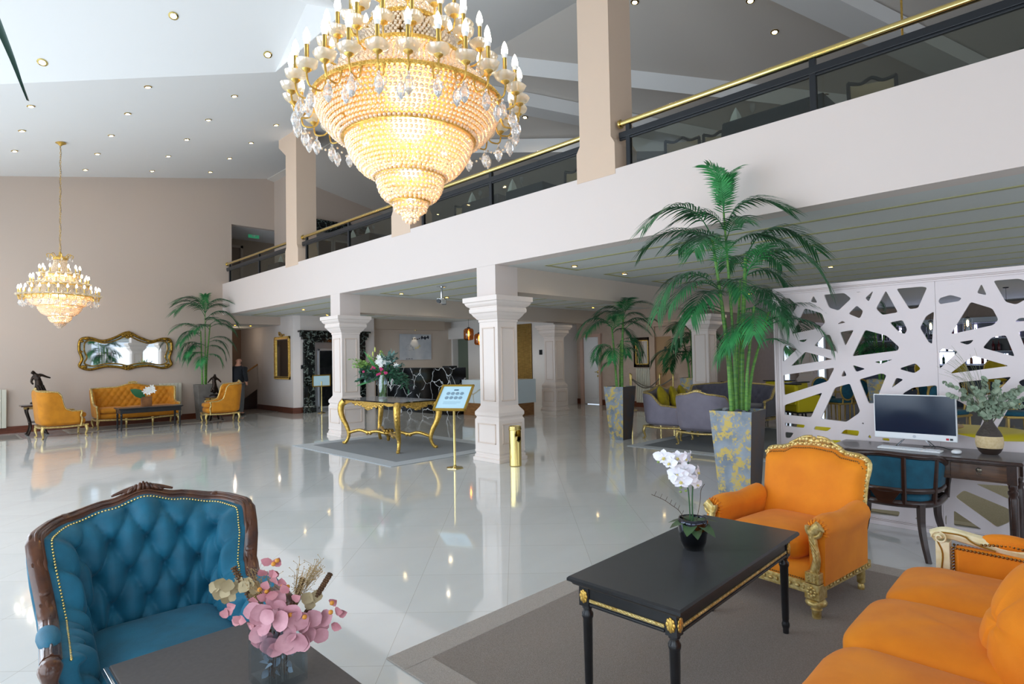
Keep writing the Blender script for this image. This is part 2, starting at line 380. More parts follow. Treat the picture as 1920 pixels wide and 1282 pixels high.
# hip beams crossing the back slope
def beam3(name, a, b, w, h):
    a = Vector(a); b = Vector(b); d = (b-a).normalized(); s_ = d.cross(Vector((0,0,1))).normalized()*w/2; u = Vector((0,0,-h))
    S(name, MB().add([a-s_, a+s_, a+s_+u, a-s_+u, b-s_, b+s_, b+s_+u, b-s_+u], [(0,1,2,3),(7,6,5,4),(0,4,5,1),(1,5,6,2),(2,6,7,3),(3,7,4,0)]), CEIL)
beam3('ceiling_hip_one', (7.4,9.2,7.2), (13.5,4.6,6.0), 0.45, 0.28)
beam3('ceiling_hip_two', (9.2,10.9,6.85), (12.4,5.2,6.15), 0.5, 0.32)
beam3('ceiling_hip_three', (8.2,3.2,7.05), (14.8,0.2,5.75), 0.5, 0.25)
S('wall_gable_upper', MB().prism([(10.8,6.2),(12.6,3.6),(12.8,3.75),(11.0,6.35)], 3.5, lambda x, y: 5.3), WALL)
# left wall (Y = 18)
def xzprism(mb, poly, y0, y1):
    n = len(poly); vs_ = [(x, y0, z) for x, z in poly]+[(x, y1, z) for x, z in poly]
    return mb.add(vs_, [tuple(range(n)), tuple(range(2*n-1, n-1, -1))]+[(i, n+i, n+(i+1) % n, (i+1) % n) for i in range(n)])
w = MB(); xzprism(w, [(-2.6,0),(6.21,0),(6.21,2.71),(6.21,5.66),(7.65,5.66),(7.65,zb(7.65)),(7.27,zf(7.27)),(-2.6,zf(-2.6))], 18.0, 18.2)
w.box(6.21,18.0,2.71, 7.65,18.2,3.86)
S('wall_left', w, WALL)
# staircase hall behind the opening
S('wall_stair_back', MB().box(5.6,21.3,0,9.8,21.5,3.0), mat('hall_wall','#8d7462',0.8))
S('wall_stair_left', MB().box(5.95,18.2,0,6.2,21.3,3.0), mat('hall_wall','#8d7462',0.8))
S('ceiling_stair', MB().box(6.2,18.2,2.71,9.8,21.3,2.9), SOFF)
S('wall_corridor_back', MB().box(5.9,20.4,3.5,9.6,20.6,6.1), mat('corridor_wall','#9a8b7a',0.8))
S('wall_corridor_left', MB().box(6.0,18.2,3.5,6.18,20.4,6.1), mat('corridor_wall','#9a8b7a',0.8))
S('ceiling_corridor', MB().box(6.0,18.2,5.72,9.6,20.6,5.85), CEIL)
# lift block, both floors
S('wall_lift', MB().prism([(7.65,17.12),(7.85,17.05),(10.4,17.05),(10.4,21.3),(7.65,21.3)], 0, 2.955), mat('lift_wall_paint','#dcd3cf',0.8))
S('wall_lift_upper', MB().prism([(7.48,17.12),(7.65,17.05),(16.2,17.05),(16.2,17.5),(7.65,17.5),(7.65,18.0),(7.48,18.0)], 3.86, lambda x, y: zb(x)+0.05), WALL)
# west wall with tall windows
w = MB(); ys = [-5.4,-4.0,-0.4,0.5,4.1,5.0,8.6,9.5,13.1,13.8,17.4,18.2]
for a, b in ((0,1),(2,3),(4,5),(6,7),(8,9),(10,11)): w.box(-2.6,ys[a],0,-2.38,ys[b],4.6)
w.box(-2.6,-5.4,4.6,-2.38,18.2,zf(-2.5)-0.02); 
for i in (1,3,5,7,9): w.box(-2.6,ys[i],0,-2.38,ys[i+1],0.35)
S('wall_west', w, WALL2)
for n_, i in enumerate((1,3,5,7,9)):
    f = MB(); a, b = ys[i], ys[i+1]
    for y in (a, (a+b)/2-.03, b-.06): f.box(-2.5,y,0.35,-2.42,y+.06,4.6)
    for z in (0.35, 2.9, 4.54): f.box(-2.5,a,z,-2.42,b,z+.06)
    wo = S('window_%d' % (n_+1), f, WHITEP)
    MB().box(-2.47,a,0.35,-2.46,b,4.6).build('pane', CLEARP, wo, smooth=0)
w = MB(); w.box(-2.6,-5.4,0,-1.6,-5.1,6.8); w.box(4.9,-5.4,0,6.4,-5.1,7.3); w.box(-1.6,-5.4,4.7,4.9,-5.1,6.9); w.box(12.6,-5.4,0,16.2,-5.1,6.2); w.box(16.2,-5.4,0,22.7,-5.1,2.96); w.box(6.4,-5.4,2.9,12.6,-5.1,3.9); w.box(6.4,-5.4,6.3,12.6,-5.1,7.3)
S('wall_south', w, WALL2)
# fascia with upper pillars
f = MB(); f.box(5.95,-5.4,2.955,6.2,18.0,3.86)
S('wall_fascia', f, FASC)
def pillar(y0, y1, corbel):
    p = MB(); zt = 7.0
    prof = [(y0,3.80),(y1,3.80),(y1,4.19),(y1-.055,4.28),(y1-.055,6.5)]
    if corbel: prof += [(y1+.33,6.78),(y1+.33,6.98),(y1,7.0)]
    else: prof += [(y1-.055,7.02)]
    prof += [(y0+.055,7.02),(y0+.055,4.28),(y0,4.19)]
    n = len(prof); x0, x1 = 5.945, 6.43
    p.add([(x0,y,z) for y, z in prof]+[(x1,y,z+.06 if z > 6.9 else z) for y, z in prof], [tuple(range(n-1,-1,-1)), tuple(range(n,2*n))]+[(i,(i+1) % n,n+(i+1) % n,n+i) for i in range(n)])
    return p
for k, (a, b, c) in enumerate(((4.15,4.75,False),(8.52,9.11,False),(13.0,13.68,True),(-0.4,0.2,False))):
    S('wall_pillar_%d' % (k+1), pillar(a, b, c), mat('pillar_paint_warmed', '#d9bfa8', 0.75))  # warm lamp light is tinted into this paint
# upper floor and soffit
S('floor_upper', MB().box(6.2,-5.4,2.97,22.9,20.4,3.5), mat('upper_carpet','#6e665f',0.95))
S('ceiling_soffit', MB().box(6.2,-5.4,2.955,22.9,18.0,2.969), SOFF)
S('trim_ledge', MB().box(5.96,-5.4,3.5,6.22,18.0,3.862), FASC)
# gold inlay lines on the soffit
for k, (y0, y1) in enumerate(((-4.6,5.93),(7.2,10.6),(11.9,17.6))):
    t = MB(); q = .028
    for x0 in (6.65,8.15,9.65,11.15,12.65):
        if k == 2 and x0 > 10: continue
        yy1 = y1 if not (k == 2 and x0 > 7) else 16.8
        x1 = x0+.72
        t.box(x0-q,y0,2.948,x0+q,yy1,2.956); t.box(x1-q,y0,2.948,x1+q,yy1,2.956); t.box(x0-q,y0-q,2.948,x1+q,y0+q,2.956); t.box(x0-q,yy1-q,2.948,x1+q,yy1+q,2.956)
    S('trim_%d' % (k+1), t, mat('soffit_gold_line','#a9a670',0.6))
# beams under the soffit
S('ceiling_beam_one', MB().box(6.42,6.35,2.57,15.2,6.77,2.956), BEAMP)
S('ceiling_beam_two', MB().box(6.42,11.07,2.57,15.2,11.47,2.956), BEAMP)
S('wall_pier_one', MB().box(5.951,6.35,2.45,6.42,6.77,2.954), FASC)
S('wall_pier_two', MB().box(5.951,11.07,2.45,6.42,11.47,2.954), FASC)
# reception walls
S('wall_reception', MB().box(10.4,17.5,0,14.3,17.7,2.97), mat('taupe_paint','#d3c6ba',0.8))
w = MB().box(10.4,17.2,2.62,13.5,17.5,2.96)
S('trim_bulkhead', w, mat('taupe_paint2','#bdae9f',0.8))
w = MB(); w.box(14.04,13.1,0,14.3,16.52,2.96); w.box(14.04,17.42,0,14.3,17.5,2.96); w.box(14.04,16.52,2.3,14.3,17.42,2.96); w.box(14.04,12.3,0,14.3,13.1,2.96)
S('wall_reception_right', w, WALL2)
S('wall_niche', MB().box(14.3,16.4,0,14.4,17.5,2.4), mat('niche_paint','#6f7a6c',0.8))
S('trim_niche_band', MB().box(13.9,16.4,2.3,14.04,17.5,2.72), WALL2)
S('wall_return', MB().box(14.3,12.3,0,15.4,12.5,2.96), WALL2)
# right back wall (X = 15.2) lower floor
w = MB(); w.box(15.2,12.06,0,15.4,12.3,2.96); w.box(15.2,9.28,0,15.4,11.34,2.96); w.box(15.2,7.9,0,15.4,8.73,2.96); w.box(15.4,7.9,0,22.9,8.1,2.96); w.box(22.5,-5.4,0,22.7,7.9,2.96); w.box(15.2,11.34,2.19,15.4,12.06,2.96); w.box(15.2,8.73,2.09,15.4,9.28,2.96)
S('wall_right', w, mat('right_wall_paint','#bfab9c',0.8,col2='#b9a595'))
S('wall_right_upper', MB().box(15.2,-5.4,3.5,15.4,17.2,5.9), WALL)
# skirting boards
S('baseboard_left', MB().box(-2.38,17.975,0,6.21,18.0,0.16), SKIRT)
S('baseboard_lift', MB().prism([(7.63,17.11),(7.85,17.03),(7.92,17.03),(7.92,17.06),(7.86,17.06),(7.66,17.13),(7.66,21.3),(7.63,21.3)], 0, 0.17), SKIRT)
S('baseboard_right', MB().box(15.17,9.5,0,15.2,11.28,0.17), SKIRT)
S('baseboard_right_far', MB().box(15.17,12.12,0,15.2,12.3,0.17), SKIRT)
S('baseboard_stair', MB().box(6.2,21.27,0,9.0,21.3,0.17), SKIRT)
# hall floor carpet strip and doors
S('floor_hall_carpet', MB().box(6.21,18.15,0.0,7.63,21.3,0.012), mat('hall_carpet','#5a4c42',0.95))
dr = MB(); dr.box(15.12,12.0,0,15.2,12.12,2.27); dr.box(15.12,11.28,0,15.2,11.37,2.27); dr.box(15.11,11.27,2.18,15.2,12.13,2.28)
d1 = S('door_1', dr, mat('door_trim_pink','#c9a898',0.6))
lf = MB(); lf.box(15.18,11.37,0.02,15.22,12.0,2.18); lf.box(15.165,11.45,1.2,15.18,11.9,2.05); lf.box(15.165,11.45,0.2,15.18,11.9,1.05)
lf.build('door_leaf', mat('white_door','#e9e9ea',0.4), d1, smooth=0, bevel=.006)
MB().tube([(15.17,11.44,1.05),(15.13,11.44,1.05),(15.13,11.53,1.05)],.011,6).ell((15.165,11.44,1.05),(.01,.03,.05)).ell((15.165,11.44,.92),(.01,.03,.03)).build('door_handle', BRASS, d1)
dr = MB(); dr.box(15.08,9.28,0,15.2,9.46,2.4); dr.box(15.08,8.05,0,15.2,8.2,2.4); dr.box(15.06,8.0,2.4,15.2,9.5,2.5); dr.box(15.02,7.96,2.5,15.2,9.54,2.56); dr.box(15.13,8.2,2.1,15.2,9.28,2.39); dr.box(15.12,8.2,0,15.2,8.75,2.1)
for z in (0.0,): dr.box(15.05,9.26,0,15.2,9.48,.35); dr.box(15.1,8.1,.35,15.2,8.18,2.4)
d2 = S('door_2', dr, mat('door_surround','#c4a893',0.6))
MB().box(15.16,8.75,0.02,15.24,9.28,2.1).build('door_leaf', mat('tan_door','#b08a60',0.5), d2, smooth=0)
MB().box(15.14,8.93,1.66,15.158,8.99,1.80).build('door_sign', BLACKM, d2, smooth=0)
MB().tube([(15.16,9.2,1.0),(15.12,9.2,1.0),(15.12,9.1,1.0)],.012,6).build('door_handle', BRASS, d2)
# door seen in the stair hall
dr = MB(); dr.box(6.28,21.2,0,6.36,21.3,2.2); dr.box(7.0,21.2,0,7.08,21.3,2.2); dr.box(6.28,21.2,2.12,7.08,21.3,2.2)
d3 = S('door_3', dr, mat('hall_door_trim','#a89a8c',0.6))
MB().box(6.36,21.24,0.02,7.0,21.29,2.12).build('door_leaf', mat('blue_grey_door','#5c7480',0.5), d3, smooth=0)
dr = MB(); dr.box(6.5,20.32,3.5,6.58,20.4,5.5); dr.box(7.3,20.32,3.5,7.38,20.4,5.5); dr.box(6.5,20.32,5.42,7.38,20.4,5.5)
d4 = S('door_4', dr, mat('hall_door_trim','#a89a8c',0.6)); MB().box(6.58,20.36,3.52,7.3,20.39,5.42).build('door_leaf', mat('corridor_door','#7a6a5c',0.5), d4, smooth=0)

# lift surround
def lift(z0, zt, nm, lab, first):
    t = thing(nm, lab, 'lift door', (7.92,17.03,z0))
    s_ = MB(); H_ = zt
    s_.box(0,-.06,0,.36,.02,H_-.36); s_.box(1.75,-.06,0,2.11,.02,H_-.36); s_.box(-.02,-.09,0,.38,.02,.2); s_.box(1.73,-.09,0,2.13,.02,.2)
    s_.box(.02,-.07,H_-.36,2.1,.02,H_-.2); s_.box(-.1,-.1,H_-.2,2.21,.02,H_-.06); s_.box(-.16,-.14,H_-.06,2.27,.02,H_); s_.box(-.05,-.085,H_-.28,2.16,.02,H_-.2)
    s_.build('surround', BMARB2, t, smooth=0, bevel=.012)
    fr = MB(); fr.box(.36,-.02,0,1.75,.015,H_-.36); fr.build('steel_frame', mat('brushed_steel','#a3a6ac',0.3,0.9), t, smooth=0)
    for a in (.52,1.08):
        MB().box(a,-.035,0.16,a+.42,-.02,H_-.62).build('glass_panel', mat('lift_glass','#0b0d10',0.06), t, smooth=0)
    fr = MB()
    for a in (.52,1.08):
        for (x0,x1,y0,y1) in ((-.05,0,0.1,H_-.56),(.42,.47,.1,H_-.56)): fr.box(a+x0,-.045,y0,a+x1,-.02,y1)
        fr.box(a-.05,-.045,.1,a+.47,-.02,.16); fr.box(a-.05,-.045,H_-.62,a+.47,-.02,H_-.56)
    fr.build('door_frame', mat('light_steel','#bcbfc4',0.3,0.8), t, smooth=0, bevel=.005)
lift(0, 2.5, 'lift_door', 'lift with black veined marble surround and dark glass doors behind the brass sign stand', True)
lift(3.5, 2.45, 'lift_door', 'upper floor lift surround of black marble behind the balcony railing', False)

# lower columns
def column(x, y, lab):
    t = thing('column', lab, 'column', (x, y, 0), 0, 'panelled cream columns')
    s_ = MB()
    def ring(h, z): return [(-h,-h,z),(h,-h,z),(h,h,z),(-h,h,z)]
    def sweep(prof): s_.loft([ring(h, z) for h, z in prof])
    sweep([(.29,0),(.295,.01),(.295,.05),(.275,.06),(.275,.09),(.262,.105),(.262,.12),(.272,.135),(.272,.16),(.268,.17),(.268,.2)])
    s_.build('base', COLM, t, smooth=0)
    s_ = MB(); sweep([(.268,.2),(.268,.62),(.25,.65),(.25,.665),(.268,.69),(.268,.735),(.255,.755),(.24,.775),(.222,.80),(.205,.83)])
    s_.build('plinth', COLM, t, smooth=0)
    s_ = MB(); sweep([(.205,.83),(.205,2.12)]); s_.build('shaft', COLM, t, smooth=0)
    s_ = MB(); pr = [(.205,2.10),(.215,2.11),(.215,2.14),(.232,2.15),(.245,2.17),(.27,2.2),(.29,2.235),(.31,2.25),(.315,2.275),(.315,2.305),(.305,2.315),(.31,2.33),(.335,2.345),(.355,2.37),(.365,2.4),(.385,2.41),(.385,2.48)]
    sweep(pr); s_.build('capital', COLM, t, smooth=0)
    # raised panel mouldings on each face
    def face_panel(mb, hw, z0, z1, off):
        for k in range(4):
            mb.m = ROT(k*pi/2, 'Z')
            b_ = .018; y_ = -off
            mb.box(-hw,y_-.012,z0,-hw+b_,y_+.002,z1); mb.box(hw-b_,y_-.012,z0,hw,y_+.002,z1); mb.box(-hw,y_-.012,z0,hw,y_+.002,z0+b_); mb.box(-hw,y_-.012,z1-b_,hw,y_+.002,z1)
        mb.m = None
    p = MB(); face_panel(p, .14, .9, 2.02, .205); face_panel(p, .2, .27, .57, .268)
    p.build('panel_moulding', mat('moulding_paint','#dcc9bb',0.5), t, smooth=0, bevel=.005)
    return t
column(6.18, 6.55, 'cream panelled column beside the brass bin and menu stand')
column(6.15, 11.2, 'cream panelled column behind the left end of the gilt table')
column(12.9, 11.3, 'cream panelled column at the back, right of the white marble desk')
column(12.9, 6.6, 'cream panelled column behind the potted palms at the back')
column(19.6, 6.55, 'cream panelled column far back, seen through the left openings of the screen')
# balustrades
def balustrade(y0, y1, posts, lab):
    t = thing('balustrade', lab, 'railing', (6.08, y0, 3.862), 0, 'brass railed balustrades')
    L = y1-y0
    hr = MB().tube([(0,0,.585),(0,L,.585)], .036, 16); hr.lathe([(.05,-.01),(.05,.01)],16,(0,0,0)) if False else None
    hr.build('handrail', BRASS, t)
    for yy in (0.012, L-.012): MB().tube([(0,yy-.012,.585),(0,yy+.012,.585)], .056, 16).build('end_flange', BRASS, t)
    MB().box(-.03,0,.40,.03,L,.475).box(-.02,0,.375,.02,L,.40).build('top_rail', BLACKM, t, smooth=0, bevel=.006)
    ps = sorted(p-y0 for p in posts)
    for p in ps: MB().box(-.026,p-.03,0,.026,p+.03,.55).build('post', BLACKM, t, smooth=0, bevel=.005)
    for a, b in zip([0]+ps, ps+[L]):
        if b-a > .4: MB().box(-.004,a+.03,.015,.004,b-.03,.385).build('glass_pane', PANE, t, smooth=0)
balustrade(13.66, 17.98, (17.76,15.6), 'leftmost brass-railed balustrade, next to the left wall')
balustrade(9.1, 13.02, (12.82,10.89), 'brass-railed balustrade between the far pillar and the next one, behind the big chandelier tip')
balustrade(4.74, 8.53, (8.3,6.54), 'brass-railed balustrade left of the tall near pillar')
balustrade(0.19, 4.16, (4.03,1.9), 'brass-railed balustrade right of the tall near pillar')

# downlights
ring = MB().lathe([(.03,0),(.045,0),(.05,-.006),(.03,-.012),(.03,0)], 16)
dl0 = thing('downlight', 'x', 'downlight', (0,0,0), 0, 'recessed downlights')
ring.build('bezel', BRASS, dl0); MB().lathe([(.001,-.004),(.03,-.004)],14).build('lamp', LAMP, dl0)
first = [True]
def downlight(x, y, z, lab, sc=1.0, tilt=None, group='recessed downlights'):
    o = dl0 if first[0] else dup(dl0); first[0] = False
    o.location = (x, y, z-.001); o['label'] = lab; o['group'] = group; o.scale = (sc, sc, sc)
    o.rotation_euler = tilt if tilt else (0,0,0)
tl = (0, -math.atan(.194), 0)
RW = {11.36:'row farthest from the mirror wall',12.84:'fourth row from the mirror wall',14.3:'third row from the mirror wall',15.75:'second row from the mirror wall',17.23:'row nearest the mirror wall'}
CW = {1.14:'leftmost',2.56:'second from left',3.98:'third from left',5.39:'rightmost'}
for xx in (1.14,2.56,3.98,5.39):
    for yy in (11.36,12.84,14.3,15.75,17.23):
        if (xx, yy) in ((1.14,11.36),(5.39,11.36),(1.14,17.23)): continue
        downlight(xx, yy, zf(xx), '%s downlight in the %s of the sloping ceiling' % (CW[xx], RW[yy]), 1.25, tl)
for (xx, yy), lb in zip(((1.14,11.32),(2.56,9.84),(3.98,9.8)), ('leftmost','upper middle','right-hand')):
    downlight(xx, yy, 12.37-.093*xx-.533*yy, lb+' downlight in the bright bluish ceiling plane at upper left', 1.4, (-math.atan(.533),math.atan(.093),0), 'dormer downlights')
for (xx, yy), lb in zip(((7.8,5.0),(8.8,3.6),(9.65,3.57),(11.76,3.47),(11.56,1.92),(9.18,8.75),(8.9,8.47),(10.94,10.75),(11.25,12.13),(11.68,5.06)),
    ('balcony ceiling downlight just right of the near pillar top','balcony ceiling downlight cut by the top edge of the picture','balcony ceiling downlight above the middle of the right-hand handrail','balcony downlight low beside the right railing post','balcony downlight farthest right behind the glass','lower of the two downlights right of the big chandelier','upper of the two downlights right of the big chandelier','balcony downlight seen through glass left of the near pillar','balcony downlight seen through glass below the chandelier arms','balcony downlight seen above the long navy table')):
    downlight(xx, yy, zb(xx)-(.02 if xx+yy > 15.15 else 0), lb, 1.3, (0, math.atan(.194), 0), 'balcony downlights')
for (xx, yy), lb in zip(((7.0,5.68),(8.33,5.67),(10.4,3.08),(13.5,5.73),(14.6,8.8),(13.36,10.19),(6.98,8.92),(6.98,10.35),(8.23,10.4),(7.0,15.0),(8.4,16.4),(8.4,14.9)),
    ('first low-ceiling downlight right of the near column','second low-ceiling downlight right of the near column','low-ceiling downlight above the left end of the screen','low-ceiling downlight glimpsed behind the largest palm','low-ceiling downlight above the tan door','low-ceiling downlight above the back column','low-ceiling downlight next to the projector','low-ceiling downlight above the gilt table','low-ceiling downlight over the reception near the beam','low-ceiling downlight over the far bay, first from the front','low-ceiling downlight above the lift surround','low-ceiling downlight behind the far column capital')):
    downlight(xx, yy, 2.953, lb, 1.1, None, 'soffit downlights')
for (xx, yy), lb in zip(((6.5,18.6),(7.0,18.7)), ('left','right')): downlight(xx, yy, 2.709, lb+' downlight in the passage ceiling over the man', 1.0, None, 'passage downlights')
# beams of the downlights, plus added spots that have no fitting
def spot(x, y, z, e, col=(1.0,0.86,0.66)):
    l = bpy.data.lights.new('downlight_or_fill_beam','SPOT'); l.energy = e; l.color = col; l.spot_size = radians(150); l.spot_blend = 1.0; l.shadow_soft_size = 0.04
    o = bpy.data.objects.new('downlight_or_fill_beam', l); COL.objects.link(o); o.location = (x,y,z)
for xx, yy in ((7.0,5.68),(10.4,3.08),(13.36,10.19),(6.98,8.92),(8.23,10.4),(7.0,15.0),(8.4,14.9),(13.5,5.73),(11.8,14.8),(12.2,0.6),(18.5,4.5),(18.5,0.5)):
    spot(xx, yy, 2.93, 14)
for xx, yy in ((12.0,15.2),(10.0,13.8),(8.6,15.6),(12.6,13.6)): spot(xx, yy, 2.93, 26, (1,.95,.88))  # fill spots added to brighten the reception and lift walls
for xx, yy in ((7.8,5.0),(9.65,3.57),(9.18,8.75),(10.94,10.75),(8.8,14.2)):
    spot(xx, yy, zb(xx)-.06, 20, (1.0,.78,.5))
point('hall_light', (6.9,19.8,2.4), 3, (1,0.8,0.6), 0.03)
# ================================================================== seating kit
def upath(w, d, r, n=48, flare=0.0):
    """U-shaped plan from the front-left arm round the back to the front-right arm; chair faces -Y"""
    hw = w/2; pts = []
    raw = [(-hw-flare, -d/2), (-hw, d/2-r)]
    for k in range(1, 8):
        a = pi-(pi/2)*k/8; raw.append((-hw+r+r*cos(a), d/2-r+r*sin(a)))
    raw += [(-hw+r, d/2), (hw-r, d/2)]
    for k in range(1, 8):
        a = pi/2-(pi/2)*k/8; raw.append((hw-r+r*cos(a), d/2-r+r*sin(a)))
    raw += [(hw, d/2-r), (hw+flare, -d/2)]
    L = [0]
    for a, b in zip(raw, raw[1:]): L.append(L[-1]+math.dist(a, b))
    def P(u):
        s_ = u*L[-1]
        for i in range(len(raw)-1):
            if s_ <= L[i+1] or i == len(raw)-2:
                t = (s_-L[i])/max(1e-9, L[i+1]-L[i]); return Vector((raw[i][0]+(raw[i+1][0]-raw[i][0])*t, raw[i][1]+(raw[i+1][1]-raw[i][1])*t, 0))
    def N(u):
        a = P(max(0, u-.01)); b = P(min(1, u+.01)); t = (b-a).normalized(); return Vector((t.y, -t.x, 0))   # towards the sitter
    return P, N, L[-1]
def tuft(px, pz_, amp, z0, s0=0.0):
    def f(s_, z):
        a = (s_-s0)/px; b = (z-z0)/pz_
        q1 = abs(sin(pi*(a+b)/1.0*0.5*1)); q2 = abs(sin(pi*(a-b)*0.5))
        # nearest button (a+b even and a-b even)
        ia = round(a); best = 9
        for i_ in (ia-1, ia, ia+1):
            ib = round(b)
            for j_ in (ib-1, ib, ib+1):
                if (i_+j_) % 2 == 0:
                    dd = math.hypot((a-i_)*px, (b-j_)*pz_)
                    if dd < best: best = dd
        btn = 1-math.exp(-(best/(px*.40))**1.4)
        fold = min(q1, q2)**.42
        return amp*(0.38*fold+0.62*btn)
    return f
def shell(P, N, L, ztop, z0, th, puff, nu=80, nv=22, rake=0.0, inset=0.02):
    mb = MB(); inner = []; outer = []
    for j in range(nv):
        v = j/(nv-1)
        for i in range(nu):
            u = i/(nu-1); p = P(u); n = N(u); zt = ztop(u); z = z0+(zt-z0)*v
            rk = -n*rake*(z-z0)
            e = min(1, min(v, 1-v)*6, min(u, 1-u)*L/(.06))
            e = sqrt(max(0, 1-(1-e)**2))
            inner.append(p+rk+n*(th/2+puff(u*L, z)*e*1.0-inset*(1-e))+Vector((0,0,z)))
            outer.append(p+rk-n*(th/2-inset*(1-e))+Vector((0,0,z)))
    fs = []; K = nu*nv
    for j in range(nv-1):
        for i in range(nu-1):
            a = j*nu+i; fs.append((a, a+nu, a+nu+1, a+1)); fs.append((K+a, K+a+1, K+a+nu+1, K+a+nu))
    for i in range(nu-1):
        fs.append((i, i+1, K+i+1, K+i)); a = (nv-1)*nu+i; fs.append((a, K+a, K+a+1, a+1))
    for j in range(nv-1):
        a = j*nu; fs.append((a, K+a, K+a+nu, a+nu)); a = j*nu+nu-1; fs.append((a, a+nu, K+a+nu, K+a))
    return mb.add(inner+outer, fs)
def rail_pts(P, N, ztop, z0, rake, off=0.0, dz=0.0, u0=0.0, u1=1.0, n=60):
    out = []
    for i in range(n):
        u = u0+(u1-u0)*i/(n-1); zt = ztop(u); p = P(u); nn = N(u); out.append(p-nn*rake*(zt-z0)+nn*off+Vector((0,0,zt+dz)))
    return out
def resample(pts, step):
    out = [pts[0]]; acc = 0
    for a, b in zip(pts, pts[1:]):
        d = (b-a).length
        if d < 1e-9: continue
        t = step-acc
        while t <= d: out.append(a+(b-a)*(t/d)); t += step
        acc = (acc+d) % step
    return out
def cushion(mb, cx, cy, cz, sx, sy, sz, e=.35, e2=.75, nu=36, nv=14, crown=0.0):
    k = len(mb.v); mb.ell((cx,cy,cz), (sx/2, sy/2, sz/2), nu, nv, e, e2)
    return mb
def cabriole(mb, x, y, dx, dy, h, r=0.026, lift=0.0):
    pts = [(x,y,h+lift),(x+dx*.018,y+dy*.018,h*.8),(x+dx*.022,y+dy*.022,h*.6),(x+dx*.006,y+dy*.006,h*.3),(x+dx*.002,y+dy*.002,h*.1),(x+dx*.02,y+dy*.02,.012)]
    P_ = cat(pts, 4); n = len(P_); rr = [r*(1.35-0.85*min(1, i/(n*.75))) if i < n*.85 else r*(.5+.5*(i-n*.85)/(n*.15)) for i in range(n)]
    mb.tube(P_, rr, 8); mb.ell((x+dx*.024,y+dy*.024,.014), (.02,.02,.014), 8, 5)
def bergere(name, label, ctg, loc, rz, w, d, ztop, seat_h, fabric, frame, tufts=None, r=0.14, th=0.07, rake=0.12, railr=0.02, nail=None, legs4=True, group=None,
            ncush=1, armpad=False, crest=0.0, nu=90, nv=22, flare=0.02, apron=True, cush_h=.13, legh=.2, midlegs=0, zbot=None, outer=None, frontpost=True, fwd=0.0):
    t = thing(name, label, ctg, loc, rz, group)
    P, N, L = upath(w-th, d, r, flare=flare)
    z0 = legh+.06 if zbot is None else zbot
    pf = tufts if tufts else (lambda s_, z: 0.028)
    puff = (lambda s_, z: pf(s_, z)) 
    shell(P, N, L, ztop, z0, th, puff, nu, nv, rake).build('backrest', fabric, t, smooth=180)
    # seat
    mb = MB(); hw = w/2-th-.01
    mb.ell((0, -.01-fwd/2, legh+.10), (w/2-.02, d/2-.005+fwd/2, .085), 36, 8, .3, .45)
    mb.build('seat_base', fabric, t, smooth=180)
    cw = (2*hw)/ncush
    for k in range(ncush):
        c_ = MB(); c_.ell((-hw+cw*(k+.5), -.045-fwd/2, legh+.16+cush_h/2), (cw/2+.004, d/2-.02+fwd/2, cush_h/2+.015), 40, 16, .32, .6); c_.build('seat_cushion', fabric, t, smooth=180)
    # show-wood: top rail, front posts, apron
    fr = MB(); rp = rail_pts(P, N, ztop, z0, rake, 0, .004)
    fr.tube(rp, railr, 8, sx=1.5)
    a0, a1 = rp[0], rp[-1]
    if frontpost:
        for a in (a0, a1):
            s_ = -1 if a.x < 0 else 1
            pts = [a, (a.x+s_*.004, a.y-.025, a.z-.02), (a.x, a.y-.005, a.z-.10), (a.x-s_*.01, a.y-.03, (a.z+legh)/2), (a.x-s_*.012, a.y-.015, legh+.03), (a.x-s_*.01, a.y-.01, legh-.01)]
            fr.tube(cat(pts, 4), railr*1.05, 8)
            fr.ell((a.x+s_*.003, a.y-.022, a.z-.012), railr*1.5, 10, 6)
    if apron:
        yf = -d/2-.012-fwd; xs = w/2-.03
        for pth in ([(-xs, yf, legh+.015), (-xs*.5, yf-.012, legh+.0), (0, yf-.015, legh-.02), (xs*.5, yf-.012, legh+.0), (xs, yf, legh+.015)],
                    [(-xs, yf, legh+.01), (-xs-.004, -fwd/2, legh-.005), (-xs, d/2, legh+.01)], [(xs, yf, legh+.01), (xs+.004, -fwd/2, legh-.005), (xs, d/2, legh+.01)], [(-xs, d/2+.0, legh+.01), (0, d/2+.005, legh-.01), (xs, d/2, legh+.01)]):
            fr.tube(cat(pth, 6), .02, 8, sx=1.3, up=(0,0,1))
    if crest:
        um = .5; zt = ztop(um); p = P(um); n_ = N(um); c0 = p-n_*rake*(zt-z0)+Vector((0,0,zt+crest*.35))
        fr.ell(c0, (crest*1.5, railr*1.2, crest*.5), 14, 8)
        for k in range(-3, 4): fr.ell(c0+Vector((k*crest*.42, -railr*.8, crest*.35*(1-abs(k)/4))), (crest*.24, railr*.7, crest*.3), 8, 6)
    fr.build('frame', frame, t, smooth=60)
    if nail:
        nb = MB(); q = resample(rail_pts(P, N, ztop, z0, rake, th/2+.012, -.018), nail[0]); nb.balls(q, nail[1], 6, 4); nb.build('nail_trim', BRASS, t, smooth=180, kind='stuff')
    xs = w/2-.045; ys_ = d/2-.02
    sp = [(-xs,-ys_-fwd,-1,-1), (xs,-ys_-fwd,1,-1), (-xs,ys_,-1,1), (xs,ys_,1,1)]
    for k in range(midlegs):
        x_ = -xs+2*xs*(k+1)/(midlegs+1); sp.append((x_,-ys_,0,-1))
    for (x,y,dx,dy) in sp:
        lg = MB(); cabriole(lg, x, y, dx, dy, legh, .026, .02); lg.build('leg', frame, t)
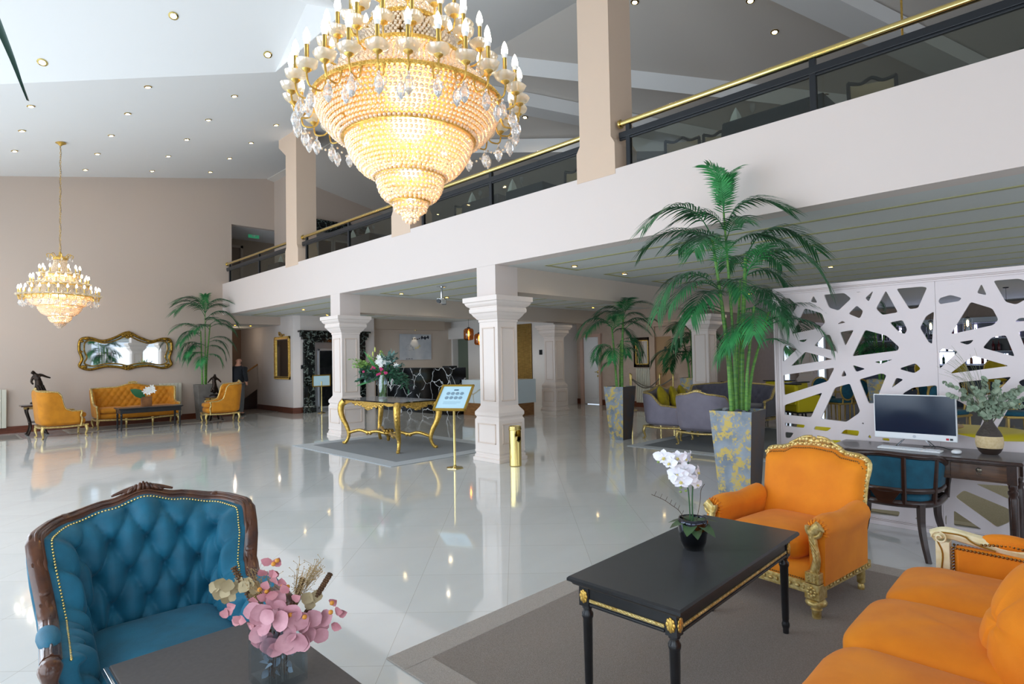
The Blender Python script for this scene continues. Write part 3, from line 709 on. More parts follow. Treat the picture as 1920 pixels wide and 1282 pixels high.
    if armpad:
        for a in (rp[3], rp[-4]):
            mb = MB(); mb.ell((a.x, a.y+.09, a.z+.012), (.036, .11, .026), 14, 8); mb.build('arm_pad', fabric, t, smooth=180)
    return t, P, N, L, rp

# ---------------- teal armchair, foreground left
hT = lambda u: interp([(0,.60),(.20,.61),(.235,.66),(.265,.80),(.30,.885),(.36,.905),(.42,.93),(.5,.965),(.58,.93),(.64,.905),(.70,.885),(.735,.80),(.765,.66),(.8,.61),(1,.60)], u)
t, P, N, L, rp = bergere('armchair', 'button-tufted teal velvet armchair with carved brown wooden frame', 'armchair', (0.655, 2.68, 0), radians(-3), .66, .60,
    hT, .44, TEAL, CARVED, tufts=None, r=.15, th=.075, rake=.17, railr=.02, nail=(.0125,.0048), crest=0, nu=40, nv=10, cush_h=.13, flare=.02, legh=.2, armpad=True)
for c in kids(t):
    if c.name.startswith('backrest') or c.name.startswith('nail_trim'): bpy.data.objects.remove(c, do_unlink=True)
tf = tuft(.066, .125, .085, .535, L/2)
shell(P, N, L, hT, .26, .075, lambda s_, z: tf(s_, z) if z > .36 else .045, 220, 70, .17).build('backrest', TEAL, t, smooth=180)
for i in range(-12, 13):
    for j in range(0, 3):
        if (i+j) % 2: continue
        s_ = L/2+i*.066; z = .535+j*.125; u = s_/L
        if not (0.04 < u < .96) or z > hT(u)-.05: continue
        p = P(u); n_ = N(u); q = p-n_*.17*(z-.26)+n_*(.0375+.004)+Vector((0,0,z)); MB().ell(q, .011, 8, 6).build('button', TEAL, t, smooth=180)
nb = MB(); nb.balls(resample([p_ for p_ in rail_pts(P, N, hT, .26, .17, .052, -.007, 0, 1, 140)], .0125), .0052, 6, 4); nb.build('nail_trim', BRASS, t, smooth=180, kind='stuff')
for s_ in (-1, 1):
    a = rp[0] if s_ < 0 else rp[-1]
    m_ = MB(); m_.tube(cat([(a.x,a.y+.01,a.z-.005),(a.x+s_*.004,a.y-.028,a.z-.03),(a.x,a.y-.02,a.z-.12),(a.x-s_*.004,a.y-.03,a.z-.24),(a.x-s_*.006,a.y-.015,.22)], 5), [.024+.010*sin(i*.5) if i < 8 else .026 for i in range(21)], 8); m_.build('arm_post', CARVED, t, smooth=60)
gv = MB()
for off_, dz_ in ((.020,.014),(-.016,.016),(.002,.024)): gv.tube(rail_pts(P, N, hT, .26, .17, off_, dz_, 0, 1, 120), .0055, 6)
gv.build('rail_reeding', CARVED, t, smooth=60)
cr = MB(); p0 = rail_pts(P, N, hT, .26, .17, 0, .03, .5, .501, 2)[0]
for k in range(-4, 5):
    q_ = p0+Vector((k*.017, -.004-.006*(k % 2), -.0012*k*k)); cr.m = TR(*q_) @ ROT(radians(-14*k), 'Y'); cr.ell((0,0,0), (.010,.013,.026-.0022*abs(k)), 8, 7); cr.m = None
for s_ in (-1,1): cr.tube(cat([p0+Vector((s_*.02,0,.0)), p0+Vector((s_*.07,0,-.010)), p0+Vector((s_*.12,0,-.026))], 5), [.014-.0009*i for i in range(11)], 8)
cr.build('carved_crest', CARVED, t, smooth=180)
for u in (.36,.64,.245,.755):
    p = rail_pts(P, N, hT, .26, .17, 0, .004, u, u+.001, 2)[0]; MB().ell(p, (.027,.025,.027), 10, 8).build('carved_scroll', CARVED, t, smooth=180)

# ---------------- orange armchair, foreground right
OA = thing('armchair', 'orange velvet armchair with gilt carved frame at the end of the black coffee table', 'armchair', (4.07, 1.50, 0), radians(-90-8))
OA.scale = (.95,1,1)
def backpanel(name, w, z0, zt, y0, th, lean, mat_, par, n=40, nv=16, puffa=.05):
    # upright panel facing -Y with shaped top
    mb = MB(); vi = []; vo = []
    for j in range(nv):
        v = j/(nv-1)
        for i in range(n):
            u = i/(n-1)*2-1; z = z0+(zt(u)-z0)*v; x = u*w/2*(1+.06*v); y = y0+lean*(z-z0)
            e = min(1, min(v,1-v)*5, (1-abs(u))*5); e = sqrt(max(0,1-(1-e)**2))
            vi.append((x, y-th/2*e-puffa*e*(.6+.4*cos(u*pi/2)), z)); vo.append((x, y+th/2*e, z))
    K = n*nv; fs = []
    for j in range(nv-1):
        for i in range(n-1):
            a = j*n+i; fs.append((a,a+1,a+n+1,a+n)); fs.append((K+a,K+a+n,K+a+n+1,K+a+1))
    for i in range(n-1): fs.append((i,K+i,K+i+1,i+1)); a=(nv-1)*n+i; fs.append((a,a+1,K+a+1,K+a))
    for j in range(nv-1): a=j*n; fs.append((a,a+n,K+a+n,K+a)); a=j*n+n-1; fs.append((a,K+a,K+a+n,a+n))
    mb.add(vi+vo, fs); return mb.build(name, mat_, par, smooth=180)
ztO = lambda u: interp([(-1,.80),(-.9,.84),(-.6,.85),(-.4,.885),(0,.895),(.4,.885),(.6,.85),(.9,.84),(1,.80)], u)
backpanel('backrest', .70, .3, ztO, .24, .09, .22, ORANGE, OA, 50, 20)
mb = MB(); mb.ell((0,-.06,.235), (.36,.34,.085), 36, 8, .25, .4); mb.build('seat_base', ORANGE, OA, smooth=180)
mb = MB(); mb.ell((0,-.09,.375), (.275,.325,.095), 44, 18, .35, .65); mb.build('seat_cushion', ORANGE, OA, smooth=180)
for s_ in (-1, 1):
    mb = MB(); rings = []
    for k in range(9):
        y = -.36+.56*k/8; zc = .505+.01*sin(k); ring_ = []
        rr_ = .072-(.012 if k == 0 else 0)
        prof = [(-.045,.2),(-.05,.42)]+[(rr_*cos(a)*1.0-.0, zc+rr_*sin(a)) for a in [pi*1.05-pi*1.25*q/10 for q in range(11)]]+[(.048,.42),(.042,.2)]
        for (a, z) in prof: ring_.append((s_*(.365+a*1.0), y, z+.012*(k/8)))
        rings.append(ring_ if s_ > 0 else ring_[::-1])
    mb.loft(rings); mb.build('arm', ORANGE, OA, smooth=60)
    mb = MB()
    # pleats round the front of the rolled arm
    for q in range(12):
        a = pi*1.1-pi*1.2*q/11; mb.tube([(s_*.365+.03*cos(a),-.368,.507+.03*sin(a)),(s_*.365+.062*cos(a),-.362,.507+.062*sin(a)),(s_*.365+.069*cos(a),-.345,.507+.069*sin(a))],.0045,6)
    mb.build('pleats', ORANGE, OA, smooth=180)
    mb = MB()   # gilt scroll arm front
    sp_ = []
    for q in range(22):
        a = -.3+q*.33; rr_ = .012+.0019*q; sp_.append((s_*(.372)+s_*-rr_*cos(a)*1.0, -.387, .52+rr_*sin(a)))
    mb.tube(sp_, [.007+.0004*i for i in range(len(sp_))], 8)
    fr_pts = cat([(s_*.40,-.385,.545),(s_*.355,-.385,.50),(s_*.362,-.39,.43),(s_*.378,-.392,.36),(s_*.362,-.388,.29),(s_*.35,-.385,.24)], 5)
    mb.tube(fr_pts, [.036-.012*abs(sin(i*.12)) for i in range(len(fr_pts))], 10, sx=.55, up=(1,0,0))
    for q in range(7): mb.tube(cat([(s_*(.34+.005*q),-.402,.46-.022*q),(s_*(.36+.003*q),-.409,.44-.022*q),(s_*(.385),-.402,.40-.022*q)], 3), .005, 5)
    mb.build('scroll_front', GILT, OA, smooth=60)
    mb = MB(); mb.box(s_*.355-.042,-.415,.215,s_*.355+.042,-.325,.275); 
    for q in range(3):
        for k in range(3): mb.box(s_*.355-.03+q*.022,-.42,.222+k*.017,s_*.355-.018+q*.022,-.414,.234+k*.017)
    mb.box(s_*.355-.045,-.42,.125,s_*.355+.045,-.325,.212)
    for q in range(8): mb.ell((s_*.355+.022*cos(q*pi/4),-.422,.168+.022*sin(q*pi/4)), (.011,.006,.011), 8, 5)
    mb.ell((s_*.355,-.424,.168), .011, 8, 6)
    mb.build('corner_block', GILT, OA, smooth=40, bevel=.003)
    lg = MB(); lg.lathe([(.02,0),(.026,.01),(.028,.055),(.034,.06),(.028,.066),(.03,.072),(.058,.088),(.062,.10),(.052,.118),(.03,.124),(.034,.13),(.045,.14)], 20, (s_*.355,-.37,0), rib=lambda i, z: .06*sin(i*pi) if z > .07 and z < .12 else 0)
    lg.build('leg', GILT, OA, smooth=50)
    lg = MB(); lg.lathe([(.012,0),(.02,.008),(.022,.03),(.016,.045),(.026,.055),(.028,.16)], 14, (s_*.33,.27,0)); lg.build('leg', GILT, OA, smooth=50)
mb = MB(); mb.box(-.32,-.405,.155,.32,-.375,.205); mb.box(-.385,-.33,.155,-.355,.30,.205); mb.box(.355,-.33,.155,.385,.30,.205); mb.box(-.36,.28,.155,.36,.31,.205)
for k in range(15): mb.ell((-.30+.043*k,-.41,.18), (.016,.008,.010) if k % 2 else (.006,.007,.012), 8, 6)
for s_ in (-1,1):
    for k in range(14): mb.ell((s_*.389,-.30+.043*k,.18), (.008,.016,.010) if k % 2 else (.007,.006,.012), 8, 6)
mb.tube([(-.31,-.392,.152),(.31,-.392,.152)],.01,6); mb.tube([(-.31,-.392,.207),(.31,-.392,.207)],.007,6)
mb.build('apron', GILT, OA, smooth=50, bevel=.004)
top = [(u*.35*(1.065), .24+.22*(ztO(u)-.3), ztO(u)+.008) for u in [(-1+2*i/40) for i in range(41)]]
side = lambda s_: [(s_*(.352+.02*(z-.5)), .24+.22*(z-.3), z) for z in (.52,.6,.68,.75,.80)]
allp = [Vector(p) for p in side(-1)+top+side(1)[::-1]]
mb = MB(); mb.tube(cat(allp[::3]+[allp[-1]], 4), .021, 8, sx=.75)
for q in resample(allp, .034): mb.ell(q+Vector((0,-.012,.006)), (.013,.011,.013), 8, 5)
c0 = Vector((0,.24+.22*.6-.01,.925))
mb.ell(c0, (.11,.016,.020), 16, 8)
for k in range(-4,5):
    if abs(k) == 1: continue
    mb.ell(c0+Vector((k*.026,-.008,.016*(1-abs(k)/5))), (.017,.014,.019), 8, 6)
for s_ in (-1,1): mb.tube(cat([c0+Vector((s_*.02,0,.03)), c0+Vector((s_*.08,0,.022)), c0+Vector((s_*.15,0,-.012)), c0+Vector((s_*.19,0,-.034))], 5), .011, 8)
mb.build('top_rail', GILT, OA, smooth=60)
nl = MB(); pth = [Vector((p.x*.945, p.y-.052, p.z-.022)) for p in allp]; nl.balls(resample(pth, .0135), .0052, 6, 4)
nl.balls([(-.30+.0135*k,-.398,.222) for k in range(45)], .0050, 6, 4); nl.build('nail_trim', mat('antique_nails','#8a6a3a',0.3,0.9), OA, smooth=180, kind='stuff')

# ---------------- orange sofa, foreground lower right
SF = thing('sofa', 'orange velvet sofa with cream carved frame and brass nail heads at lower right', 'sofa', (2.75, 0.40, 0), radians(180))
# local: faces -Y (world +Y); local x = -(world x)
mb = MB(); mb.ell((0,-.02,.24), (1.0,.35,.09), 44, 8, .15, .35); mb.build('seat_base', ORANGE, SF, smooth=180)
for k, (x0, x1) in enumerate(((-.89,-.335),(-.335,.24),(.24,.98))):
    mb = MB(); cx_ = (x0+x1)/2; yo = (-.03,-.05,-.04)[k]
    def cush(u, v, cx_=cx_, hw=(x1-x0)/2+.004, yo=yo, k=k):
        th = 2*pi*u; ph = -pi/2+pi*v; sp = lambda a, p: math.copysign(abs(a)**p, a)
        cx0 = sp(cos(ph),.62)*sp(cos(th),.33); cy0 = sp(cos(ph),.62)*sp(sin(th),.33); z_ = sp(sin(ph),.62)
        crown = .018*(1-cx0*cx0)*(1-cy0*cy0) if z_ > 0 else 0
        wr = .004*sin(cx0*9+k)*cos(cy0*7+2*k)*(1 if z_ > 0 else 0)
        return (cx_+hw*cx0, yo-.01+.315*cy0, .385+.085*z_+crown+wr)
    mb.grid(cush, 56, 26, True); mb.build('seat_cushion', ORANGE, SF, smooth=180)
backpanel('backrest', 1.85, .3, lambda u: interp([(-1,.74),(-.85,.80),(-.4,.84),(0,.90),(.4,.84),(.85,.80),(1,.74)], u), .29, .10, .16, ORANGE, SF, 60, 16, .03)
mb = MB(); tp = [(u*.97, .29+.16*.55, interp([(-1,.74),(-.85,.80),(-.4,.84),(0,.90),(.4,.84),(.85,.80),(1,.74)], u)+.01) for u in [(-1+2*i/30) for i in range(31)]]
mb.tube(tp, .024, 8, sx=1.2); mb.build('top_rail', CREAMW, SF)
for s_ in (-1, 1):
    X = 1.045 if s_ > 0 else -1.0
    mb = MB(); mb.box(X-.03,-.17,.25,X+.03,.30,.545); mb.build('arm_panel', ORANGE, SF, smooth=40, bevel=.02)
    mb = MB()
    # cream frame: front post with scroll, top rail
    mb.box(X-.035,-.245,.16,X+.035,-.185,.56)
    mb.tube(cat([(X,-.262,.575),(X,-.20,.60),(X,-.10,.588),(X,.02,.570),(X,.16,.565),(X,.30,.60)], 5), .032, 8, sx=.95)
    spl = [(X-.036*1, -.225+(.006+.0016*q)*cos(q*.5), .578+(.006+.0016*q)*sin(q*.5)) for q in range(20)]
    mb.tube(spl, .005, 6); spl = [(X+.036, p[1], p[2]) for p in spl]; mb.tube(spl, .005, 6)
    mb.box(X-.035,-.2,.16,X+.035,.31,.25)
    mb.build('arm_frame', CREAMW, SF, smooth=40, bevel=.008)
    mb = MB(); 
    for sx_ in (-1,1):
        xx = X+sx_*.036
        mb.tube(cat([(xx,-.235,.56),(xx,-.215,.50),(xx,-.222,.40),(xx,-.215,.30)], 4), .004, 5); mb.tube(cat([(xx,-.12,.605),(xx,-.08,.575),(xx,.0,.555)], 4), .004, 5); mb.tube(cat([(xx,-.24,.607),(xx,-.15,.609),(xx,-.11,.60)],4), .004, 5)
    mb.build('gold_line', mat('gold_line','#b08a34',0.4,0.7), SF)
    mb = MB(); mb.ell((X,.05,.595), (.038,.115,.042), 18, 10); mb.build('arm_pad', ORANGE, SF, smooth=180)
    nl = MB()
    for sx_ in (-1,1):
        xx = X+sx_*.032
        nl.balls([(xx,-.175+.0155*k,.537-.0004*k) for k in range(30)], .0068, 8, 5); nl.balls([(xx,-.175,.537-.0155*k) for k in range(1,18)], .0068, 8, 5)
        nl.balls([(xx,-.055+.0155*k,.592-.004*abs(k-7)*.6) for k in range(14)], .0068, 8, 5)
    nl.build('nail_trim', mat('antique_nails','#8a6a3a',0.3,0.9), SF, smooth=180, kind='stuff')
    for y in (-.2,.28):
        lg = MB(); lg.lathe([(.018,0),(.024,.01),(.026,.05),(.04,.07),(.042,.09),(.024,.11),(.03,.16)], 14, (X,y,0)); lg.build('leg', CREAMW, SF)
# scatter cushion leaning on the sofa back
pc = MB()
def pil(u, v, q=0.225):
    th = 2*pi*u; ph = -pi/2+pi*v; sp = lambda a, p: math.copysign(abs(a)**p, a)
    x = sp(cos(ph),.9)*sp(cos(th),.55); y = sp(cos(ph),.9)*sp(sin(th),.55); z = sp(sin(ph),1.0)
    k = 1-.10*(1-max(abs(x),abs(y)))
    g = .10*z*(1-.35*max(abs(x),abs(y))**3)
    d = min(abs(x), abs(y)); g *= 1-.18*math.exp(-(d/.03)**2)
    return (q*x*k, q*y*k, g)
pc.grid(pil, 64, 28, True)
po = pc.build('scatter_cushion', ORANGE, None, smooth=180); tag(po, 'orange scatter cushion with quilted cross seams leaning against the sofa back', 'cushion')
po.rotation_euler = (radians(72), radians(12), radians(180+18)); po.location = (2.68, 0.215, .565)

# ---------------- far left seating group
hW = lambda u: interp([(0,.56),(.08,.565),(.13,.60),(.155,.66),(.17,.76),(.18,.86),(.19,.93),(.22,.985),(.3,1.0),(.5,1.05),(.7,1.0),(.78,.985),(.81,.93),(.82,.86),(.83,.76),(.845,.66),(.87,.60),(.92,.565),(1,.56)], u)
for (nm, lab, x, y, rz) in (('wingback_chair', 'ochre wingback armchair with gilt frame in front of the dancer statue at far left', 1.92, 16.15, radians(90+4)),
                           ('wingback_chair', 'ochre wingback armchair with gilt frame left of the man, beneath the palm', 5.40, 16.36, radians(-90-8))):
    tq = tuft(.08,.1,.035,.5, .8)
    bergere(nm, lab, 'armchair', (x,y,0), rz, .74, .66, hW, .42, OCHRE, GILT, tufts=(lambda s_, z: .03) if x < 3 else tq, r=.13, th=.06, rake=.10, railr=.017, crest=.05, nu=80, nv=26, flare=0, legh=.24, group='ochre wingback chairs', fwd=.12)
hS = lambda u: interp([(0,.56),(.09,.57),(.14,.62),(.17,.94),(.2,.97),(.36,.985),(.5,1.07),(.64,.985),(.8,.97),(.83,.94),(.86,.62),(.91,.57),(1,.56)], u)
bergere('sofa', 'long ochre button-tufted sofa with gilt legs below the gilt mirror', 'sofa', (3.62,17.2,0), 0, 1.78, .68, hS, .42, OCHRE, GILT, tufts=tuft(.072,.105,.035,.52,1.5), r=.09, th=.06, rake=.08, railr=.017, crest=.07, nu=170, nv=34, ncush=3, legh=.22, midlegs=2, flare=0)
# ---------------- grey seating group under the balcony
hG = lambda u: interp([(0,.60),(.2,.62),(.3,.84),(.38,.87),(.5,.92),(.62,.87),(.7,.84),(.8,.62),(1,.60)], u)
bergere('armchair', 'grey velvet tub chair with gilt frame seen from the back beside the large planter', 'armchair', (9.50,4.86,0), radians(96), .84, .66, hG, .42, GREYV, GILT, r=.2, th=.08, rake=.1, railr=.02, crest=.05, nu=70, nv=20, legh=.22, flare=.02)
bergere('sofa', 'grey velvet settee with gilt frame holding mustard cushions', 'sofa', (10.22,5.78,0), radians(4), 1.5, .74, lambda u: interp([(0,.60),(.12,.62),(.22,.84),(.36,.86),(.5,.93),(.64,.86),(.78,.84),(.88,.62),(1,.60)], u), .42, GREYV, GILT, r=.2, th=.08, rake=.1, railr=.02, crest=.05, nu=90, nv=20, legh=.22, ncush=2, midlegs=1)
bergere('sofa', 'charcoal grey button-tufted sofa with gilt crest beside the cut-out screen', 'sofa', (12.0,5.62,0), radians(-90), 1.8, .74, lambda u: interp([(0,.60),(.1,.62),(.18,.86),(.36,.9),(.5,.97),(.64,.9),(.82,.86),(.9,.62),(1,.60)], u), .42,
        mat('charcoal_velvet','#55525e',0.75,sheen=.3), GILT, tufts=tuft(.075,.105,.04,.5,1.6), r=.14, th=.08, rake=.1, railr=.02, crest=.06, nu=170, nv=36, legh=.22, ncush=2, midlegs=1)
def scushion(lab, loc, rot, s=1.0, m=YELV, group='mustard cushions'):
    mb = MB(); mb.grid(lambda u, v: tuple(q*s for q in pil(u, v, .24)), 36, 16, True); o = mb.build('scatter_cushion', m, None, smooth=180); tag(o, lab, 'cushion', group)
    o.location = loc; o.rotation_euler = rot; return o
scushion('leftmost mustard cushion standing on the grey settee', (9.85,5.9,.70), (radians(78),radians(28),radians(8)))
scushion('middle mustard cushion on the grey settee', (10.2,5.86,.69), (radians(75),radians(30),radians(20)))
scushion('rightmost mustard cushion on the grey settee, mostly hidden', (10.55,5.88,.69), (radians(75),radians(35),radians(20)))
# ================================================================== rugs
def rug(nm, lab, x0, y0, x1, y1, b, fm, bm_, grp=None):
    t = thing(nm, lab, 'rug', ((x0+x1)/2, (y0+y1)/2, 0)); w_, h_ = (x1-x0)/2, (y1-y0)/2
    MB().box(-w_+b,-h_+b,0.001,w_-b,h_-b,.009).build('field', fm, t, smooth=0)
    m = MB(); m.box(-w_,-h_,.001,w_,-h_+b,.010); m.box(-w_,h_-b,.001,w_,h_,.010); m.box(-w_,-h_+b,.001,-w_+b,h_-b,.010); m.box(w_-b,-h_+b,.001,w_,h_-b,.010)
    m.build('border', bm_, t, smooth=0, bevel=.004)
rug('rug', 'large taupe rug with paler border under the black coffee table and orange seats', 1.67,-1.6,4.86,2.66,.17, RUGM, RUGB)
G1 = mat('grey_rug','#85888a',0.97,col2='#777a7d',nscale=120,bump=.3,bscale=200); G2 = mat('pale_rug_border','#b4b8ba',0.97,col2='#a5a9ac',nscale=120)
rug('rug', 'grey rug with pale border under the gilt table', 4.70,7.29,7.2,10.58,.27, G1, G2)
rug('rug', 'dark grey rug with pale edge under the grey velvet seats', 8.47,2.6,12.4,5.8,.2, mat('dark_rug','#5e6265',0.97,col2='#505457',nscale=120), G2)
for x0,x1,y0,y1 in ((.2,1.25,16.2,17.4),(1.75,5.9,16.55,17.9)):
    pass
rug('rug', 'brown rug running under the ochre sofa along the left wall', 2.2,16.75,5.6,17.85,.06, mat('brown_rug','#8a7a68',0.97,col2='#7a6a58',nscale=60), mat('brown_rug_edge','#9a8c7c',0.97))
rug('rug', 'dark doormat-like rug at the far left edge by the radiator', -.6,16.3,1.35,17.5,.05, mat('mat_rug','#6a5f52',0.97,col2='#5a5046',nscale=60), mat('mat_rug_edge','#8d8376',0.97))

# ================================================================== coffee tables
def turned_leg(mb, x, y, h, r=.021):
    mb.lathe([(r*.6,0),(r*.75,.01),(r*.75,.035),(r*.95,.045),(r*1.0,.06),(r*.8,.07),(r*.8,.08),(r*.88,.09),(r*1.05,h-.06),(r*1.25,h-.05),(r*1.25,h-.035),(r*.9,h-.025),(r*.9,h-.015),(r*1.15,h-.01),(r*1.15,h)], 24, (x,y,0),
             rib=lambda i, z: (-.10 if i % 3 == 0 else 0) if .09 < z < h-.055 else 0)
def btable(lab, loc, rz, w, d, h, rich=True, grp=None):
    t = thing('coffee_table', lab, 'table', loc, rz, grp); hw, hd = w/2, d/2
    m = MB(); m.loft([[(-a,-b,z),(a,-b,z),(a,b,z),(-a,b,z)] for a, b, z in ((hw-.03,hd-.03,h-.042),(hw-.02,hd-.02,h-.036),(hw-.014,hd-.014,h-.026),(hw,hd,h-.02),(hw,hd,h-.008),(hw-.008,hd-.008,h))])
    m.build('tabletop', BLACKW, t, smooth=30)
    i = .045; m = MB(); z0, z1 = h-.125, h-.04
    m.box(-hw+i+.02,-hd+i,z0,hw-i-.02,-hd+i+.018,z1); m.box(-hw+i+.02,hd-i-.018,z0,hw-i-.02,hd-i,z1); m.box(-hw+i,-hd+i+.02,z0,-hw+i+.018,hd-i-.02,z1); m.box(hw-i-.018,-hd+i+.02,z0,hw-i,hd-i-.02,z1)
    for s_ in (-1,1):
        m.box(-hw+i+.05,s_*(hd-i+.0)-.006,z0,hw-i-.05,s_*(hd-i)+.006,z0+.012); m.box(s_*(hw-i)-.006,-hd+i+.05,z0,s_*(hw-i)+.006,hd-i-.05,z0+.012)
    m.build('apron', BLACKW, t, smooth=0, bevel=.003)
    m = MB()
    if rich:
        n = int((w-.2)/.019)
        for s_ in (-1,1):
            m.box(-hw+i+.05,s_*(hd-i+.004)-.002,z0+.02,hw-i-.05,s_*(hd-i+.004)+.002,z0+.034)
            for k in range(n): m.ell((-hw+.1+.019*k,s_*(hd-i+.006),z0+.027), (.0085,.004,.006), 6, 4)
        n = int((d-.2)/.019)
        for s_ in (-1,1):
            m.box(s_*(hw-i+.004)-.002,-hd+i+.05,z0+.02,s_*(hw-i+.004)+.002,hd-i-.05,z0+.034)
            for k in range(n): m.ell((s_*(hw-i+.006),-hd+.1+.019*k,z0+.027), (.004,.0085,.006), 6, 4)
        m.build('gilt_moulding', GILT, t, smooth=60)
    for sx in (-1,1):
        for sy in (-1,1):
            x, y = sx*(hw-i-.02), sy*(hd-i-.02)
            lg = MB(); turned_leg(lg, x, y, h-.13); lg.box(x-.026,y-.026,h-.13,x+.026,y+.026,h-.04); lo = lg.build('leg', BLACKW, t, smooth=40)
            if rich:
                for (dx,dy) in ((sx,0),(0,sy)):
                    r_ = MB(); cx_, cy_ = x+dx*.028, y+dy*.028
                    for q in range(8):
                        a = q*pi/4; off = (.014*cos(a), .020*sin(a)); rr_ = (.009,.004,.012)
                        r_.ell((cx_+(off[0] if dy else 0), cy_+(off[0] if dx else 0), h-.085+off[1]), (rr_[0] if dy else .004, rr_[0] if dx else .004, rr_[2]), 6, 4)
                    r_.ell((cx_,cy_,h-.085), (.012 if dy else .006, .012 if dx else .006, .026), 8, 6)
                    r_.build('rosette', GOLD, lo, smooth=180)
    return t
btable('black coffee table with gilt moulding holding the white orchid', (2.725,1.475,0), radians(1.5), 1.36, .56, .56)
btable('long black low table in front of the ochre tufted sofa', (3.72,16.4,0), 0, 1.36, .55, .53, rich=False)
# foreground dark table with a chrome edge tube
ft = thing('side_table', 'dark brown square table in the foreground with chrome tube edge, under the dried flowers', 'table', (.68,1.80,0))
MB().box(-.262,-.56,.525,.268,.56,.55).build('tabletop', mat('brown_laminate','#4a423e',0.42,col2='#433b37',nscale=60), ft, smooth=0, bevel=.004)
MB().tube([(-.272,-.56,.538),(-.272,.555,.538)], .0125, 12).build('edge_tube', CHROME, ft)
for sx in (-.24,.24):
    for sy in (-.52,.52): MB().tube([(sx,sy,0),(sx,sy,.525)], .016, 12).build('leg', CHROME, ft)

# ================================================================== foliage kit
def frond_mesh(L, droop, nl, ll, wd, seed, rise=.9, twist=.0):
    rr = random.Random(seed); mb = MB()
    pts = []
    for i in range(15):
        t = i/14; x = L*(t*.92-.10*t*t*droop); z = L*(rise*t-(.55*droop+.35)*t*t); y = L*.08*sin(t*2.2+seed)*t
        pts.append(Vector((x,y,z)))
    C_r = cat(pts[::2], 3); n = len(C_r)
    mb.tube(C_r, [.0075*(1-.8*i/n) for i in range(n)], 5)
    for k in range(nl):
        t = .16+.84*k/(nl-1); i = t*(len(pts)-1); a = pts[min(int(i),13)]; b = pts[min(int(i)+1,14)]; p = a+(b-a)*(i-int(i)); d = (pts[min(int(i)+1,14)]-pts[max(int(i)-1,0)]).normalized()
        sd = d.cross(Vector((0,0,1))).normalized(); up = sd.cross(d)
        for s_ in (-1,1):
            ln = ll*(1-.55*abs(t-.45)**1.3*1.6)*(.85+.3*rr.random())*(.75 if t > .93 else 1)
            f = .45+.5*t
            dirv = (sd*s_*(1-.35*t)+d*f+up*(.35-.25*t)).normalized()
            w_ = wd*(.8+.4*rr.random()); q = p; seg = []
            wv = dirv.cross(up).normalized()
            for j in range(5):
                s2 = j/4; pos = p+dirv*ln*s2+Vector((0,0,-ln*(.30+.20*droop)*s2*s2*1.1)); ww = w_*(.35,.9,1.0,.6,.03)[j]
                seg.append((pos-wv*ww, pos+wv*ww))
            vs_ = [v for pr in seg for v in pr]; mb.add(vs_, [(2*j,2*j+1,2*j+3,2*j+2) for j in range(4)])
    me = bpy.data.meshes.new('frond'); me.from_pydata(mb.v, [], mb.f); me.polygons.foreach_set('use_smooth', [True]*len(mb.f)); return me
FR = []
for i, (L_, dr, nl, ll, wd, mt, rs) in enumerate(((.95,.9,24,.34,.0125,GREEN,.75),(.8,1.3,22,.32,.012,GREEN,.8),(.7,.5,20,.28,.011,GREEN2,1.0),(1.05,1.5,26,.36,.0125,GREEN,.95),(.6,1.1,20,.27,.0115,GREEN2,.7))):
    me = frond_mesh(L_, dr, nl, ll, wd, i*3+1, rs); me.materials.append(mt); FR.append(me)
def palm(lab, loc, canes, fronds, scale=1.0, seed=1, group='potted palms', stones=False):
    rr = random.Random(seed); t = thing('potted_palm', lab, 'palm', loc, 0, group)
    tips = []
    for (x, y, lx, ly, h, r) in canes:
        pts = [(x,y,-.12),(x+lx*.2,y+ly*.2,h*.35),(x+lx*.6,y+ly*.6,h*.7),(x+lx,y+ly,h)]
        P_ = cat(pts, 6); m = MB(); n = len(P_); m.tube(P_, [.8*r*(1-.45*i/n)*(1.12 if i % 3 == 0 else 1) for i in range(n)], 10); m.build('cane', CANE, t); tips.append((x+lx,y+ly,h,P_))
    for (ci, tz, az, tilt, kind, sc) in fronds:
        P_ = tips[ci % len(tips)][3]; p = P_[min(len(P_)-1, int(tz*(len(P_)-1)))]
        o = bpy.data.objects.new('frond', FR[kind]); COL.objects.link(o); o.parent = t; o.location = p
        o.rotation_euler = (0, -radians(max(tilt,-12)), radians(az)); o.scale = (sc*scale,)*3
    return t
def auto_fronds(n, ncane, seed, lo=.45, smax=1.0, bias=None):
    rr = random.Random(seed); out = []
    for k in range(n):
        tz = lo+(1-lo)*(k/(n-1))**.8; az = (k*137.5+rr.uniform(-20,20)) % 360
        tilt = -15+70*max(0,(tz-.6)/.4)**1.5+rr.uniform(-12,12)
        out.append((k % ncane, tz, az, tilt, rr.choice((0,1,3,0,4,2)), smax*(.75+.3*rr.random())*(1 if tz < .92 else .8)))
    return out
def planter(lab, loc, rz, top, base, h, m1, group=None, stones=True):
    t = thing('planter', lab, 'planter', loc, rz, group)
    mb = MB(); th = .012
    def ring(a, z): return [(-a,-a,z),(a,-a,z),(a,a,z),(-a,a,z)]
    mb.loft([ring(base,0),ring(top,h),ring(top-th,h),ring(top-th-.01,h-.08)]); po_ = mb.build('pot', m1, t, smooth=0, bevel=.003)
    if m1 is PATINA:
        po_.data.materials.append(BROWNZ)
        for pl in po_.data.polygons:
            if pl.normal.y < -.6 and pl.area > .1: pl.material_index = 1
    MB().box(-top+.014,-top+.014,h-.09,top-.014,top-.014,h-.055).build('soil', mat('soil','#2d241c',0.95), t, smooth=0)
    return t
